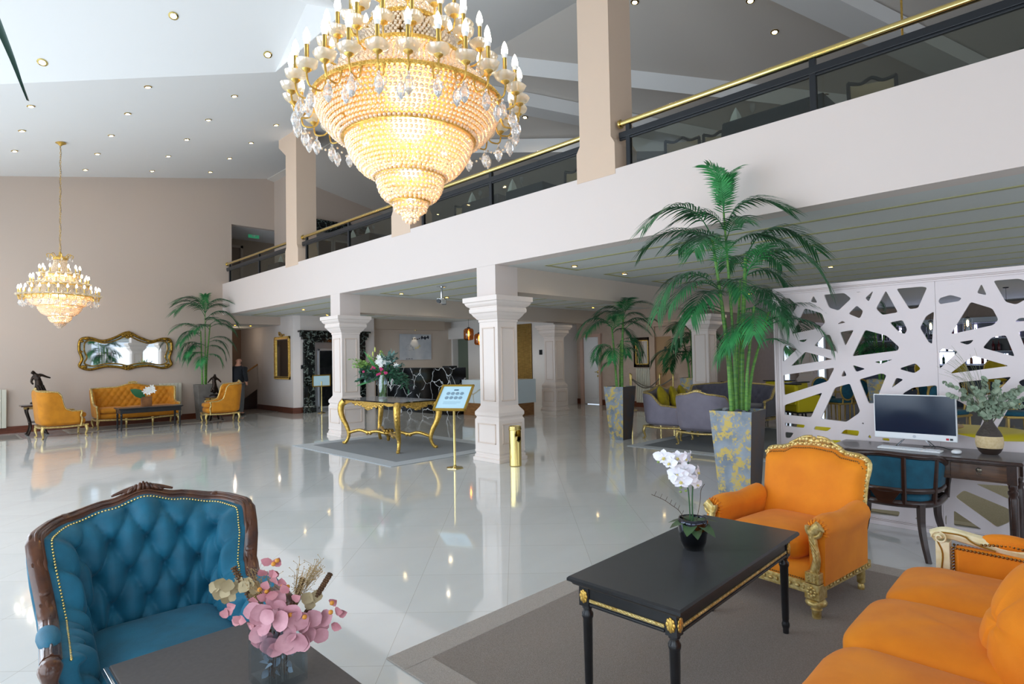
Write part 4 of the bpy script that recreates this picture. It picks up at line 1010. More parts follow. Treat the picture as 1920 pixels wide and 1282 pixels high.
# big palm beside the screen
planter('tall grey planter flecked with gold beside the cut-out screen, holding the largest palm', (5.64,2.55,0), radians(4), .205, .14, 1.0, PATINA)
cn = [(-.02,.03,-.03,.10,1.25,.030),(.04,-.02,.06,-.06,1.55,.034),(-.08,.02,-.12,.10,1.75,.026),(.09,.05,.12,-.02,1.35,.024),(.0,-.08,.03,-.10,1.05,.022),(.08,-.06,.2,-.16,1.0,.02),(-.02,.0,-.06,.05,2.0,.02)]
A_ = 45
# azimuth in world degrees: image-left = 135, image-right = -45, towards camera = 225
fr_ = [(2,1.0,150,20,3,1.0),(2,.95,120,5,0,1.0),(2,.9,190,0,0,.9),(1,1.0,-40,20,3,1.0),(1,.98,-10,10,0,.95),(1,.93,-75,0,3,1.05),(3,1.0,-50,-5,1,1.0),(3,.9,-20,-20,0,.9),
       (6,1.0,160,40,2,.85),(6,1.0,-30,45,2,.85),(6,1.0,60,60,2,.8),(6,.97,240,55,2,.75),(6,.9,-60,30,3,.85),(6,.92,130,30,1,.9),(6,1.0,200,70,2,.6),(6,1.0,20,75,2,.6),
       (0,1.0,150,-5,3,1.0),(0,.9,180,-25,0,.95),(0,.8,130,-30,1,.95),(0,.95,225,0,0,.8),(4,1.0,250,-20,1,.8),(4,.9,200,-25,4,.9),(4,.8,160,-35,4,.9),(5,1.0,-60,-15,0,.95),(5,.9,-30,-25,1,.95),
       (5,.85,-80,-30,0,.9),(3,.75,-50,-35,4,1.0),(2,.7,155,-20,0,.9),(2,.6,135,-35,1,.85),(1,.75,-45,-20,1,.85),(1,.85,235,10,2,.9),(2,.8,215,5,2,.8),(4,.7,140,-40,4,.9),(5,.7,-45,-45,4,.9),
       (6,.85,225,15,0,.75),(6,.8,-45,10,0,.9),(6,.8,140,12,0,.9),(1,.9,45,20,0,.8),(2,.9,70,20,0,.8)]
palm('largest potted palm, reaching up in front of the balcony front beside the screen', (5.64,2.55,.96), cn, fr_, .88, 3)
for k in range(16):
    a = R.uniform(0,6.28); r_ = R.uniform(.07,.16); s_ = R.uniform(.022,.04)
    mb = MB(); mb.ell((0,0,0), (s_*1.2,s_,s_*.75), 10, 7); o = mb.build('pebble', mat('pebble_grey','#8f9296',0.7,col2='#5a5f66',nscale=12) if k % 3 else mat('pebble_dark','#3a3f46',0.6), None, smooth=180)
    tag(o, 'rounded pebble on top of the large gold-flecked planter', 'pebble', 'pebbles in the largest planter'); o.location = (5.64+r_*cos(a)*1.0, 2.55+r_*sin(a), .945+s_*.75+.012); o.rotation_euler = (0,0,a)
# second palm
planter('tall slim gold-flecked planter standing alone on the tiles, left of the grey seats', (9.14,6.39,0), radians(1), .215, .145, .985, PATINA)
palm('potted palm in the slim planter between the back column and the grey seats', (9.14,6.39,.94), [(-.03,.05,-.04,.05,1.15,.028),(.03,-.03,.05,-.03,1.35,.034),(.06,.04,.06,.0,.9,.02),(-.06,.0,-.1,.08,.8,.018)],
     [(1,1,140,25,1,.8),(1,1,-40,30,0,.75),(1,1,60,45,2,.7),(1,1,230,40,0,.7),(1,.97,190,20,1,.75),(1,.95,-70,15,1,.7),(1,.95,110,15,0,.7),(0,1,140,5,3,.8),(0,1,170,-5,0,.85),(0,.95,-45,5,0,.85),(0,.9,-20,0,1,.8),(0,.9,230,10,2,.9),(1,.8,-50,-5,2,.95),(1,.85,-60,5,3,.7),
      (2,1,-45,-15,1,.75),(2,.95,-70,-20,4,.85),(2,.9,10,-15,4,.8),(3,1,140,-20,4,.85),(3,.95,170,-30,1,.7),(3,.9,215,-25,4,.8),(3,.6,140,-50,4,.6),(0,.6,150,-40,4,.7),(1,.55,-40,-35,1,.6)], 1.0, 5)
# third palm further back
planter('gold-flecked planter at the back behind the brass rope posts', (13.98,7.5,0), 0, .235, .16, .96, PATINA)
palm('potted palm at the back right of the tan door', (13.98,7.5,.92), [(-.05,.05,-.1,.1,1.0,.03),(.05,-.02,.1,-.08,1.3,.03),(0,0,0,.03,1.5,.026)],
     auto_fronds(20, 3, 9, .4, 1.15), 1.0, 9)
# fourth, by the left wall
planter('plain grey-brown tall planter by the left wall behind the side table', (5.28,17.45,0), 0, .22, .16, .98, mat('grey_planter','#77716a',0.6,col2='#6b655e',nscale=9))
palm('potted palm against the left wall, left of the man', (5.28,17.45,.94), [(-.05,.0,-.05,-.05,1.5,.03),(.05,.02,.1,-.05,1.7,.03),(0,-.05,0,-.05,1.1,.026),(.03,.0,.0,.0,2.0,.022)],
     [(3,1,190,35,3,1.0),(3,1,160,25,0,1.0),(3,1,-20,30,3,1.0),(3,1,10,20,0,.95),(3,1,-70,60,2,.8),(3,1,100,60,2,.8),(3,.95,200,20,3,1.05),(3,.92,-10,10,3,1.0),(1,1,-30,0,1,1.0),(1,.95,0,-5,0,.9),(1,.9,220,0,0,.9),(0,1,190,5,0,1.0),(0,.95,170,-10,1,1.0),
      (0,.9,210,-10,0,.95),(0,.75,185,-20,1,1.0),(0,.7,200,-30,4,1.1),(1,.75,-10,-15,0,.9),(1,.7,-30,-30,1,.9),(2,1,195,-25,1,.9),(2,.95,-20,-25,1,.9),(2,.8,180,-35,4,1.0),(2,.75,-30,-40,4,1.0),(2,.7,230,-35,4,.9),(0,.6,170,-45,4,1.0),(3,.85,-60,20,1,.8)], 1.0, 11)
# fifth, behind the screen
planter('gold-flecked planter seen through the cut-out screen', (14.5,3.35,0), radians(6), .26, .18, .95, PATINA)
palm('potted palm seen through the openings of the screen', (14.5,3.35,.9), [(-.05,.03,-.08,.05,1.2,.03),(.05,0,.08,-.05,1.4,.032),(0,.05,.0,.1,1.0,.022)], auto_fronds(20,3,21,.35,1.0), 1.0, 21)
# upstairs plant
palm('small palm on the balcony at the top right corner', (7.2,.3,3.6), [(0,0,.02,.02,.45,.018),(0.03,0,-.03,.02,.4,.015)], [(0,1,140,0,1,.6),(0,1,180,20,0,.5),(0,1,120,40,2,.45),(1,1,-40,20,0,.5),(1,1,90,30,2,.5),(0,1,160,-10,4,.7)], 1.0, 31)
pb = MB(); pb.lathe([(.09,0),(.13,.2),(.14,.22),(.12,.22),(.11,.15)], 20); o = pb.build('plant_pot', BLACKM, None); o.location = (7.2,.3,3.5); tag(o, 'dark pot under the balcony palm', 'pot')
# near leaf at the top left corner (palm behind the camera side)
lf = thing('hanging_palm_leaf', 'dark green palm leaf tip hanging close to the camera at the upper left corner', 'leaf', (.02,1.72,2.5))
mb = MB(); a = Vector((.06,.02,.0)); pts = [Vector((-.12,.06,.22)),Vector((-.03,.02,.03)),Vector((.04,-.01,-.10)),Vector((.09,-.03,-.24)),Vector((.122,-.05,-.355))]; C_l = cat(pts, 5); n = len(C_l)
vs_ = []
for i, p in enumerate(C_l):
    w_ = .018*(1-.92*(i/(n-1))**1.5); dv = Vector((.7,-.7,.15)).normalized(); vs_ += [p-dv*w_, p+Vector((.004,.004,.0)), p+dv*w_]
mb.add(vs_, [(3*i+j,3*i+j+1,3*i+j+4,3*i+j+3) for i in range(n-1) for j in (0,1)]); mb.build('leaflet', mat('dark_leaf','#16372a',0.5), lf, smooth=180)

# ================================================================== generic leafy stems
def stem(mb, a, b, r=.002, sag=0.0):
    a = Vector(a); b = Vector(b); m = (a+b)/2+Vector((0,0,sag)); mb.tube(cat([a,m,b], 4), r, 5); return cat([a,m,b], 6)
def leaf(mb, p, d, up, L, w, cup=.15):
    d = Vector(d).normalized(); up = Vector(up); s_ = d.cross(up)
    if s_.length < 1e-4: s_ = d.orthogonal()
    s_.normalize(); u = s_.cross(d)
    pr = ((0,.12),(.25,.8),(.55,1.0),(.82,.62),(1,.05)); vs_ = []
    for t, q in pr:
        c = Vector(p)+d*L*t+u*(-cup*L*t*t); vs_ += [c-s_*w*q+u*w*.25*q, c, c+s_*w*q+u*w*.25*q]
    mb.add(vs_, [(3*i+j,3*i+j+1,3*i+j+4,3*i+j+3) for i in range(4) for j in (0,1)])
def disc(mb, p, nrm, r, n=10, ruffle=0.0):
    nrm = Vector(nrm).normalized(); a = nrm.orthogonal().normalized(); b = nrm.cross(a)
    vs_ = [Vector(p)]+[Vector(p)+(a*cos(2*pi*i/n)+b*sin(2*pi*i/n))*r*(1+ruffle*sin(i*2.1))+nrm*r*.22 for i in range(n)]
    mb.add(vs_, [(0,1+i,1+(i+1) % n) for i in range(n)])

# ---- orchid on the coffee table
pot = thing('orchid_pot', 'dark chrome pot holding the white orchid on the black coffee table', 'pot', (2.76,1.50,.56)); pot.scale = (1.4,1.4,1.4)
mb = MB(); mb.lathe([(.030,0),(.036,.002),(.046,.03),(.052,.07),(.053,.10),(.050,.112),(.047,.112),(.049,.10),(.044,.085)], 32); mb.build('vessel', mat('smoked_chrome','#3c3e46',0.07,1.0), pot, smooth=180)
MB().lathe([(.0,.084),(.046,.086)],16).build('soil', mat('soil','#2d241c',0.95), pot)
orc = thing('orchid', 'white moth orchid with dark green leaves in the chrome pot on the coffee table', 'orchid', (2.76,1.50,.675)); orc.scale = (1.3,1.3,1.06)
LT = Vector((-.711,.703,0)); TW = Vector((-.703,-.711,0))     # image-left and towards-camera directions
mb = MB()
for (l, f, z, L_, w_) in ((.9,.3,.3,.095,.026),(-.9,.2,.5,.085,.024),(.5,.9,.15,.10,.028),(-.55,.8,.05,.10,.030),(.1,1.0,-.1,.09,.027),(-.2,-.9,.4,.08,.024),(.95,-.3,.35,.085,.024),(.4,-.8,.6,.07,.022)):
    d = LT*l+TW*f+Vector((0,0,z)); leaf(mb, (0,0,.02), d, (0,0,1), L_, w_, .5)
mb.build('leaves', mat('orchid_leaf','#3c5a34',0.4,col2='#4a2d2c',nscale=18,contrast=(.5,.75)), orc, smooth=180, kind='stuff')
mb = MB(); s1 = cat([Vector((0,0,.0)), Vector((0,0,.12)), LT*-.004+Vector((0,0,.24)), LT*.01+Vector((0,0,.30)), LT*.045+Vector((0,0,.325)), LT*.085+Vector((0,0,.325)), LT*.12+Vector((0,0,.33))], 5)
s2 = cat([LT*.01+Vector((0,0,0)), LT*.012+Vector((0,0,.12)), LT*.02+Vector((0,0,.20)), LT*.05+Vector((0,0,.245)), LT*.08+Vector((0,0,.25))], 5)
mb.tube(s1, .0028, 6); mb.tube(s2, .0025, 6); mb.build('flower_stem', mat('orchid_stem','#2f5a34',0.5), orc)
mb = MB(); tw = cat([LT*.02+Vector((0,0,0)), LT*.05+Vector((0,0,.07)), LT*.08+Vector((0,0,.10)), LT*.115+Vector((0,0,.13)), LT*.16+Vector((0,0,.155))], 4); mb.tube(tw, .0013, 5)
for k in range(3, len(tw), 2): mb.tube([tw[k], tw[k]+Vector((0,0,.02))+LT*.008*(-1)**k], .0009, 4)
mb.tube(cat([LT*-.01+Vector((0,0,0)), LT*-.03+Vector((0,0,.11)), LT*-.035+Vector((0,0,.17)), LT*-.05+Vector((0,0,.2))],3), .0012, 5); mb.build('twig', mat('twig_brown','#4b3a2c',0.8), orc)
PET = mat('orchid_petal','#f3f0f6',0.5,trans=0.0); 
def flower(c, n, s_):
    m = MB(); c = Vector(c); n = Vector(n).normalized(); a = Vector((0,0,1)); a = (a-n*a.dot(n)).normalized(); b = n.cross(a)
    for (an, L_, w_) in ((0,1,.62),(75,1.15,.95),(-75,1.15,.95),(140,.95,.55),(-140,.95,.55)):
        d = a*cos(radians(an))+b*sin(radians(an))+n*.12; leaf(m, c, d, n, .034*s_*L_, .018*s_*w_*1.2, .15)
    o = m.build('flower', PET, orc, smooth=180)
    mm = MB(); mm.ell(c+n*.006*s_-a*.004, (.0055*s_,)*3, 8, 6); leaf(mm, c+n*.004, -a*.8+n*.6, n, .014*s_, .006*s_, .2); mm.build('lip', mat('orchid_lip','#d8c87a',0.5), o, smooth=180)
for (l, f, z, nl_, nf, s_) in ((.11,.01,.335,.5,1,1.15),(.09,.02,.31,.9,.7,1.0),(.06,.02,.335,.1,1,1.0),(.03,.015,.33,-.6,.8,1.0),(.005,.0,.335,-.9,.3,.9),(.06,.02,.255,.6,.9,1.15),(.035,.02,.275,.0,1,1.2),(.015,.02,.255,-.6,.9,1.1),(-.018,.015,.262,-.9,.5,1.0),(.05,.03,.225,.4,1,1.15),(.02,.03,.23,-.2,1,1.0),(.075,.0,.235,1,.2,1.0),(-.02,.0,.20,-.5,.8,.8)):
    flower(LT*l+TW*f+Vector((0,0,z)), LT*nl_+TW*nf+Vector((0,0,-.05)), s_)
mb = MB(); mb.balls([LT*.05+TW*.02+Vector((0,0,.19)), LT*.03+TW*.02+Vector((0,0,.175)), LT*.045+Vector((0,0,.165)), LT*.13+Vector((0,0,.31)), LT*.125+Vector((0,0,.35))], .006, 8, 6); mb.build('buds', mat('bud_green','#8aa05a',0.5), orc, smooth=180, kind='stuff')

rug('rug', 'added beige layer on the floor tiles, glimpsed through the lowest openings of the screen', 6.45, -1.3, 9.4, 2.2, .12, mat('beige_floor_layer','#b8a884',0.95,col2='#aa9a76',nscale=80), mat('beige_floor_layer_edge','#c9bb9a',0.95))  # added layer, stands in for the lit beige tone of the tiles
# ---- dried arrangement on the foreground table
vz = thing('glass_vase', 'square clear glass vase of dried flowers on the foreground table', 'vase', (.775,1.86,.55), radians(0))
mb = MB(); q = .066; h = .175; th = .006
mb.loft([[(-a,-a,z),(a,-a,z),(a,a,z),(-a,a,z)] for a, z in ((q,0),(q,h),(q-th,h),(q-th,.02))]); mb.build('glass_body', VASEG, vz, smooth=0)
mb = MB(); 
for k in range(14): a_ = R.uniform(-.03,.03); b_ = R.uniform(-.03,.03); mb.tube([(a_,b_,.022),(a_*.6+R.uniform(-.01,.01),b_*.6,.16)], .0016, 5)
mb.build('stems_in_vase', mat('dried_stem','#4a3426',0.8), vz, kind='stuff')
mb = MB()
for k in range(26): leaf(mb, (R.uniform(-.035,.035),R.uniform(-.035,.035),R.uniform(.03,.14)), (R.uniform(-1,1),R.uniform(-1,1),R.uniform(-.6,1)), (R.uniform(-1,1),R.uniform(-1,1),.4), .03, .011)
mb.build('leaves_in_vase', mat('dusty_leaf','#8b97a3',0.6), vz, smooth=180, kind='stuff')
df = thing('dried_flower_arrangement', 'dried bouquet of pink leaves, brown seed spikes and beige sprigs in the square glass vase', 'flowers', (.775,1.86,.70)); df.scale = (1.45,1.45,1.3)
PK = mat('pink_leaf','#c4868a',0.6,col2='#b06c74',nscale=30); PK2 = mat('pale_pink_leaf','#d09aa2',0.6,col2='#b47a84',nscale=25); OG = mat('olive_beige_leaf','#a89672',0.6,col2='#8d7c58',nscale=20); BR = mat('seed_spike','#6b4a2c',0.8,col2='#4a3018',nscale=60)
def cl(l, f, z): return LT*l+TW*f+Vector((0,0,z))
mb = MB()
for (l,f,z) in ((.0,.03,.055),(-.02,.03,.035),(.01,.04,.03),(-.045,.04,.02),(-.07,.03,.03),(-.085,.02,.04),(-.06,.04,.045),(-.095,.01,.02),(-.035,.05,.0),(-.06,.045,.0),(-.08,.03,.005),(.02,.03,.0),(.0,.04,-.01),(-.11,.01,.035),(-.005,.02,.085),(-.02,.03,.075),(.0,.05,.06),(-.03,.05,.05),(.03,.03,.05),(.035,.02,.03),(.045,.02,.06),(.025,.04,.015),(-.015,.05,-.015),(-.045,.045,-.01),(-.07,.04,-.005),(-.1,.02,.0),(.015,.045,.07),(-.05,.04,.065)):
    disc(mb, cl(l,f,z), TW*1+LT*R.uniform(-.6,.6)+Vector((0,0,R.uniform(-.2,.7))), R.uniform(.017,.024), 14, .05)
mb.build('pink_leaves', PK2, df, smooth=180, kind='stuff')
mb = MB()
for (l,f,z) in ((-.01,.02,.10),(.01,.02,.09),(-.02,.02,.115),(.0,.02,.125),(-.03,.02,.10),(.02,.02,.11),(-.01,.02,.14),(.015,.0,.13),(.10,.0,.03),(.115,.0,.045),(.08,.01,.04),(.09,.0,.02),(.07,.01,.03),(-.125,.0,.05),(-.115,.0,.065),(.11,.0,.06),(-.0,.01,.16),(.01,.0,.165),(.12,.0,.035),(.06,.01,.02),(.05,.01,.06),(.04,.02,.08),(-.04,.02,.085),(.03,.01,.10),(-.13,.0,.04),(-.12,.01,.02),(.005,.02,.15),(.02,.01,.14)):
    leaf(mb, cl(l,f,z), LT*R.uniform(-1,1)+Vector((0,0,R.uniform(-.3,1)))+TW*.4, TW, .026, .011)
mb.build('small_pink_leaves', PK, df, smooth=180, kind='stuff')
mb = MB()
for (l,z) in ((.13,.115),(.115,.125),(.10,.12),(.09,.11),(.105,.105),(.12,.10),(.08,.12),(.065,.115),(.055,.125),(.115,.08),(.10,.085),(-.075,.07),(-.085,.085),(-.07,.085),(.045,.11),(.05,.09)):
    disc(mb, cl(l,R.uniform(-.01,.02),z), TW+LT*R.uniform(-.8,.8)+Vector((0,0,R.uniform(-.4,.6))), .014, 12, .1)
mb.build('beige_leaves', OG, df, smooth=180, kind='stuff')
for (l0,z0,l1,z1,r_) in ((.02,.0,.095,.155,.0062),(-.05,.02,-.115,.135,.0058),(-.025,.02,-.055,.125,.0056)):
    mb = MB(); a = cl(l0,.0,z0); b = cl(l1,.0,z1); n = 26
    for k in range(n):
        p = a+(b-a)*(k/(n-1)); ax = (b-a).normalized(); e1 = ax.orthogonal().normalized(); e2 = ax.cross(e1)
        for j in range(7):
            an = 2*pi*j/7+k*.45; mb.ell(p+(e1*cos(an)+e2*sin(an))*r_*.8, r_*.42, 5, 4)
    mb.tube([a,b], r_*.7, 6); mb.build('seed_spike', BR, df, smooth=180)
mb = MB()
def spray(mb, a, d, L, n, sp, seed):
    rr = random.Random(seed); a = Vector(a); d = Vector(d).normalized()
    for k in range(n):
        dd = (d+Vector((rr.uniform(-sp,sp),rr.uniform(-sp,sp),rr.uniform(-sp*.5,sp*.5)))).normalized(); ln = L*rr.uniform(.6,1); b = a+dd*ln; mb.tube([a,(a+b)/2+Vector((0,0,.004)),b], .0005, 3)
        for j in range(5):
            p = a+dd*ln*(.45+.55*j/4); e = p+Vector((rr.uniform(-1,1),rr.uniform(-1,1),rr.uniform(-.2,1)))*.012; mb.tube([p,e], .0004, 3); mb.ell(e, .0013, 4, 3)
spray(mb, cl(-.035,0,.05), cl(-.35,0,1), .13, 26, .3, 1); spray(mb, cl(-.06,0,.1), cl(-.6,0,1), .08, 12, .3, 2); spray(mb, cl(.03,0,.05), cl(.45,0,1), .11, 22, .3, 3); spray(mb, cl(.02,0,.06), cl(.2,0,1), .08, 20, .4, 4)
mb.build('dried_grass', mat('dried_grass_tan','#a58a5c',0.8), df, smooth=0, kind='stuff')
mb = MB()
for (l,z) in ((.0,.135),(-.02,.12),(.015,.105),(-.03,.115),(-.04,.05),(-.045,.06),(-.075,.055),(-.125,.075),(-.13,.065),(.0,.17),(-.008,.178),(.03,.11)): mb.ell(cl(l,.045 if z < .07 else .02,z), (.0055,.0055,.0055), 6, 5)
mb.build('orange_buds', mat('orange_bud','#d08a30',0.6), df, smooth=180, kind='stuff')

# ---- menu stand, bin, gold table with flowers
def signstand(lab, loc, rz, ph, tilt, w_, h_, paper=True):
    t = thing('sign_stand', lab, 'stand', loc, rz)
    MB().lathe([(.125,0),(.13,.004),(.128,.012),(.11,.018),(.03,.03),(.02,.05)], 6).build('foot', BRASS, t, smooth=20)
    MB().tube([(0,0,.03),(0,0,ph)], .017, 16).build('pole', BRASS, t)
    M_ = TR(0,0,ph+.02) @ ROT(tilt, 'X')
    f = MB(); f.m = M_
    b_ = .032
    f.box(-w_/2,-.018,-h_/2,w_/2,.012,-h_/2+b_); f.box(-w_/2,-.018,h_/2-b_,w_/2,.012,h_/2); f.box(-w_/2,-.018,-h_/2,-w_/2+b_,.012,h_/2); f.box(w_/2-b_,-.018,-h_/2,w_/2,.012,h_/2); f.box(-w_/2+.01,.0,-h_/2+.01,w_/2-.01,.012,h_/2-.01)
    fo = f.build('frame', mat('antique_brass','#b8953a',0.3,0.9), t, smooth=0, bevel=.004)
    p = MB(); p.m = M_; p.box(-w_/2+b_,-.006,-h_/2+b_,w_/2-b_,-.001,h_/2-b_); p.build('notice', mat('notice_paper','#bfe2f0',0.3), t, smooth=0)
    return t, M_, w_, h_, b_
t, M_, w_, h_, b_ = signstand('brass stand with tilted menu board left of the near column', (5.26,6.52,0), radians(-62), .98, radians(-48), .50, .50)
p = MB(); p.m = M_; p.box(-.035,-.009,.135,.035,-.006,.155); p.build('heading', mat('notice_ink','#3d5a74',0.5), t, smooth=0)
for r_ in range(2):
    for k in range(4 if r_ == 0 else 4):
        p = MB(); p.m = M_ @ TR(-.105+.07*k,-.0075,.075-.085*r_) @ ROT(pi/2,'X')
        p.lathe([(.024,0),(.029,0),(.029,.002),(.024,.002)], 20); p.ell((0,0,.001), (.011,.007,.002), 8, 4); p.build('icon', mat('notice_ink2','#7f9aac',0.5), t)
p = MB(); p.m = M_; 
for k in range(3): p.box(-.13,-.008,-.09-.02*k,.13-.05*(k == 2),-.006,-.084-.02*k)
p.build('text_line', mat('notice_ink3','#9fc0d0',0.5), t, smooth=0)
signstand('brass sign stand with upright framed notice in front of the lift', (8.27,16.55,0), radians(0), .95, 0, .58, .36)
bn = thing('litter_bin', 'polished brass cylindrical ashtray bin at the foot of the near column', 'bin', (5.95,5.99,0))
# body with an opening on the side
mb = MB(); rB = .088; n = 40; zs = [0,.01,.35,.36,.40,.44,.46,.52]
cut = lambda a, z: (abs(((a-radians(-92)+pi) % (2*pi))-pi) < .75*sqrt(max(0,1-((z-.44)/.085)**2)) if abs(z-.44) < .085 else False)
Z = [i*.52/40 for i in range(41)]
vs_ = [(rB*cos(2*pi*i/64), rB*sin(2*pi*i/64), z) for z in Z for i in range(64)]
fs = []
for j in range(40):
    for i in range(64):
        if not cut(2*pi*(i+.5)/64, (Z[j]+Z[j+1])/2): fs.append((j*64+i, j*64+(i+1) % 64, (j+1)*64+(i+1) % 64, (j+1)*64+i))
mb.add(vs_, fs); mb.lathe([(.0,.0),(.088,0)],64); o = mb.build('body', BRASS, bn, smooth=60)
so = o.modifiers.new('s','SOLIDIFY'); so.thickness = .004
mb = MB(); mb.lathe([(.095,.52),(.095,.535),(.09,.54),(.09,.565),(.082,.57),(.075,.562)], 48); mb.build('ashtray_lid', BRASS, bn)
MB().lathe([(.04,.12),(.045,.42)], 24).build('inner_bucket', BRASS, bn)
# gold console table
gt = thing('gilt_table', 'gilt carved baroque table with black marble top carrying the tall flower vase', 'table', (5.82,9.1,0))
hw, hd, H_ = .45, .95, .85
out = []
for i in range(64):
    a = 2*pi*i/64; c, s_ = cos(a), sin(a); sp = lambda v, p: math.copysign(abs(v)**p, v)
    k = 1+.03*cos(4*a+pi)
    out.append((hw*sp(c,.3)*k, hd*sp(s_,.3)*k))
mb = MB(); mb.prism(out, H_-.022, H_); mb.build('marble_top', mat('black_brown_marble','#1a1614',0.06,col2='#8c7a66',nscale=9,contrast=(.62,.68),detail=8), gt, smooth=40, bevel=.004)
mb = MB()
def apronrun(x0,y0,x1,y1,n,amp,dip):
    top_ = []; bot = []
    for i in range(n+1):
        t = i/n; z = H_-.085-amp*abs(sin(t*pi))-dip*math.exp(-((t-.5)/.12)**2)-.012*sin(t*pi*10)
        p = Vector((x0+(x1-x0)*t,y0+(y1-y0)*t,0)); top_.append(p+Vector((0,0,H_-.022))); bot.append(p+Vector((0,0,z)))
    d = Vector((x1-x0,y1-y0,0)).normalized(); nn = Vector((d.y,-d.x,0))*.02
    for i in range(n): mb.add([top_[i],top_[i+1],bot[i+1],bot[i],top_[i]+nn,top_[i+1]+nn,bot[i+1]+nn,bot[i]+nn], [(0,3,2,1),(4,5,6,7),(3,7,6,2),(0,1,5,4),(0,4,7,3),(1,2,6,5)])
    for k in range(-9, 10):    # carved leaves
        t = .5+k*.028; p = Vector((x0+(x1-x0)*t,y0+(y1-y0)*t, H_-.08-.05*math.exp(-(k/4)**2)+.015*sin(k*2.2)))+nn*1.2
        mb.ell(p, (.03*abs(d.x)+.011, .03*abs(d.y)+.011, .020), 8, 5)
ax, ay = hw-.07, hd-.07
apronrun(-ax-.0,ay,-ax,-ay,44,-.03,.115); apronrun(-ax,-ay,ax,-ay,26,-.03,.09); apronrun(ax,-ay,ax,ay,44,-.03,.115); apronrun(ax,ay,-ax,ay,26,-.03,.09)
mb.build('carved_apron', GOLD, gt, smooth=60)
fx, fy = .46, .92
for sx in (-1,1):
    for sy in (-1,1):
        lg = MB(); q = (sx*.5**.5, sy*.5**.5)
        ctl = [(.0,.80),(.055,.74),(.07,.62),(.035,.48),(-.035,.34),(-.075,.20),(-.055,.10),(-.005,.03),(.02,.025)]
        pts = [(sx*(ax+.0)+q[0]*o_, sy*(ay-.0)+q[1]*o_, z) for o_, z in ctl]
        P_ = cat(pts, 5); n = len(P_); rr_ = [.070*(1-.58*min(1,i/(n*.7)))+.0 for i in range(n)]
        lg.tube(P_, rr_, 10)
        for k in range(2, 14, 2): lg.ell(P_[k]+Vector((q[0],q[1],0))*rr_[k]*.62, (.026,.026,.040), 9, 6)
        lg.ell((P_[-1].x,P_[-1].y,.035), (.032,.032,.024), 10, 7); lg.lathe([(.012,0),(.02,.004),(.02,.02),(.028,.028)],12,(P_[-1].x,P_[-1].y,0))
        lg.build('leg', GOLD, gt, smooth=60)
        st = MB(); e = Vector((sx*(ax-.05), sy*(ay-.05), .21)); pts = [e, Vector((e.x*.72,e.y*.72,.27)), Vector((e.x*.5,e.y*.5,.235)), Vector((e.x*.28,e.y*.28,.26)), Vector((0,sy*.05,.22))]
        st.tube(cat(pts, 6), .030, 8)
        for f_ in (.98,.52,.44): st.ell((e.x*f_,e.y*f_,.225), (.034,.034,.036), 10, 7)
        st.build('stretcher', GOLD, gt, smooth=60)
mb = MB(); mb.ell((0,0,.24), (.085,.085,.06), 16, 9)
for k in range(8): mb.ell((.07*cos(k*pi/4),.07*sin(k*pi/4),.28), (.03,.03,.035), 8, 6)
mb.lathe([(.02,.10),(.035,.13),(.028,.16),(.05,.2)], 12); mb.build('stretcher_boss', mat('dark_gold','#a8843a',0.4,0.8), gt, smooth=60)
# tall vase and fresh bouquet
tv = thing('tall_glass_vase', 'tall clear cylinder vase full of stems on the gilt table', 'vase', (5.9,9.4,.85))
mb = MB(); mb.lathe([(.0,.0),(.09,.0),(.092,.43),(.086,.43),(.084,.02),(.0,.02)], 32); mb.build('glass_body', VASEG, tv, smooth=60)
mb = MB()
for k in range(26):
    a = R.uniform(0,6.28); b = a+R.uniform(2.4,3.8); mb.tube([(.06*cos(a),.06*sin(a),.03),(.05*cos(b),.05*sin(b),.44)], .005, 6)
mb.build('stems_in_vase', mat('green_stem','#5f9a3a',0.5), tv, kind='stuff')
MB().lathe([(.0,.021),(.083,.021),(.085,.25),(.0,.25)],24).build('water', thin_glass('vase_water','#dfe8c8',.02), tv)
bq = thing('flower_bouquet', 'large bouquet of white and pink flowers with green foliage in the tall vase', 'flowers', (5.9,9.4,1.25))
def clx(l,f,z): return LT*l+TW*f+Vector((0,0,z))
def foliage(nm, m, seed, n, L_, w_, rng, ln=(.3,.5), dens=10):
    mb = MB(); rr = random.Random(seed)
    for k in range(n):
        l, z = rr.choice(rng); l += rr.uniform(-.08,.08); z += rr.uniform(-.06,.06); e = clx(l, rr.uniform(-.2,.25), z); pts = cat([Vector((0,0,0)), e*.5+Vector((0,0,.06)), e], 5); mb.tube(pts, .003, 4)
        for i in range(dens):
            t = .35+.65*i/(dens-1); p = pts[min(len(pts)-1,int(t*(len(pts)-1)))]
            d = e.normalized()*.6+Vector((rr.uniform(-1,1),rr.uniform(-1,1),rr.uniform(-.6,.8))); leaf(mb, p, d, (rr.uniform(-1,1),rr.uniform(-1,1),1), 1.35*L_*rr.uniform(.7,1.2), w_*1.25, .2)
    mb.build(nm, m, bq, smooth=180, kind='stuff')
foliage('dark_foliage', mat('foliage_dark','#3a6b4e',0.5,col2='#28553c',nscale=6), 4, 40, .07, .014, [(.35,.08),(.3,.0),(-.35,-.05),(-.45,-.12),(-.5,-.2),(-.3,.1),(.2,.15),(.4,.0),(-.4,.0)], dens=14)
foliage('grey_foliage', mat('foliage_grey','#6f8f88',0.6,col2='#55786e',nscale=6), 5, 30, .06, .016, [(-.2,.4),(-.25,.3),(-.3,.2),(.4,-.05),(.3,-.1),(-.12,.35)], dens=12)
foliage('light_foliage', mat('foliage_light','#8fb05a',0.5,col2='#6f9a48',nscale=6), 6, 24, .045, .012, [(.5,.28),(.45,.22),(.1,.45),(.0,.4),(.2,.35)], dens=12)
mb = MB()
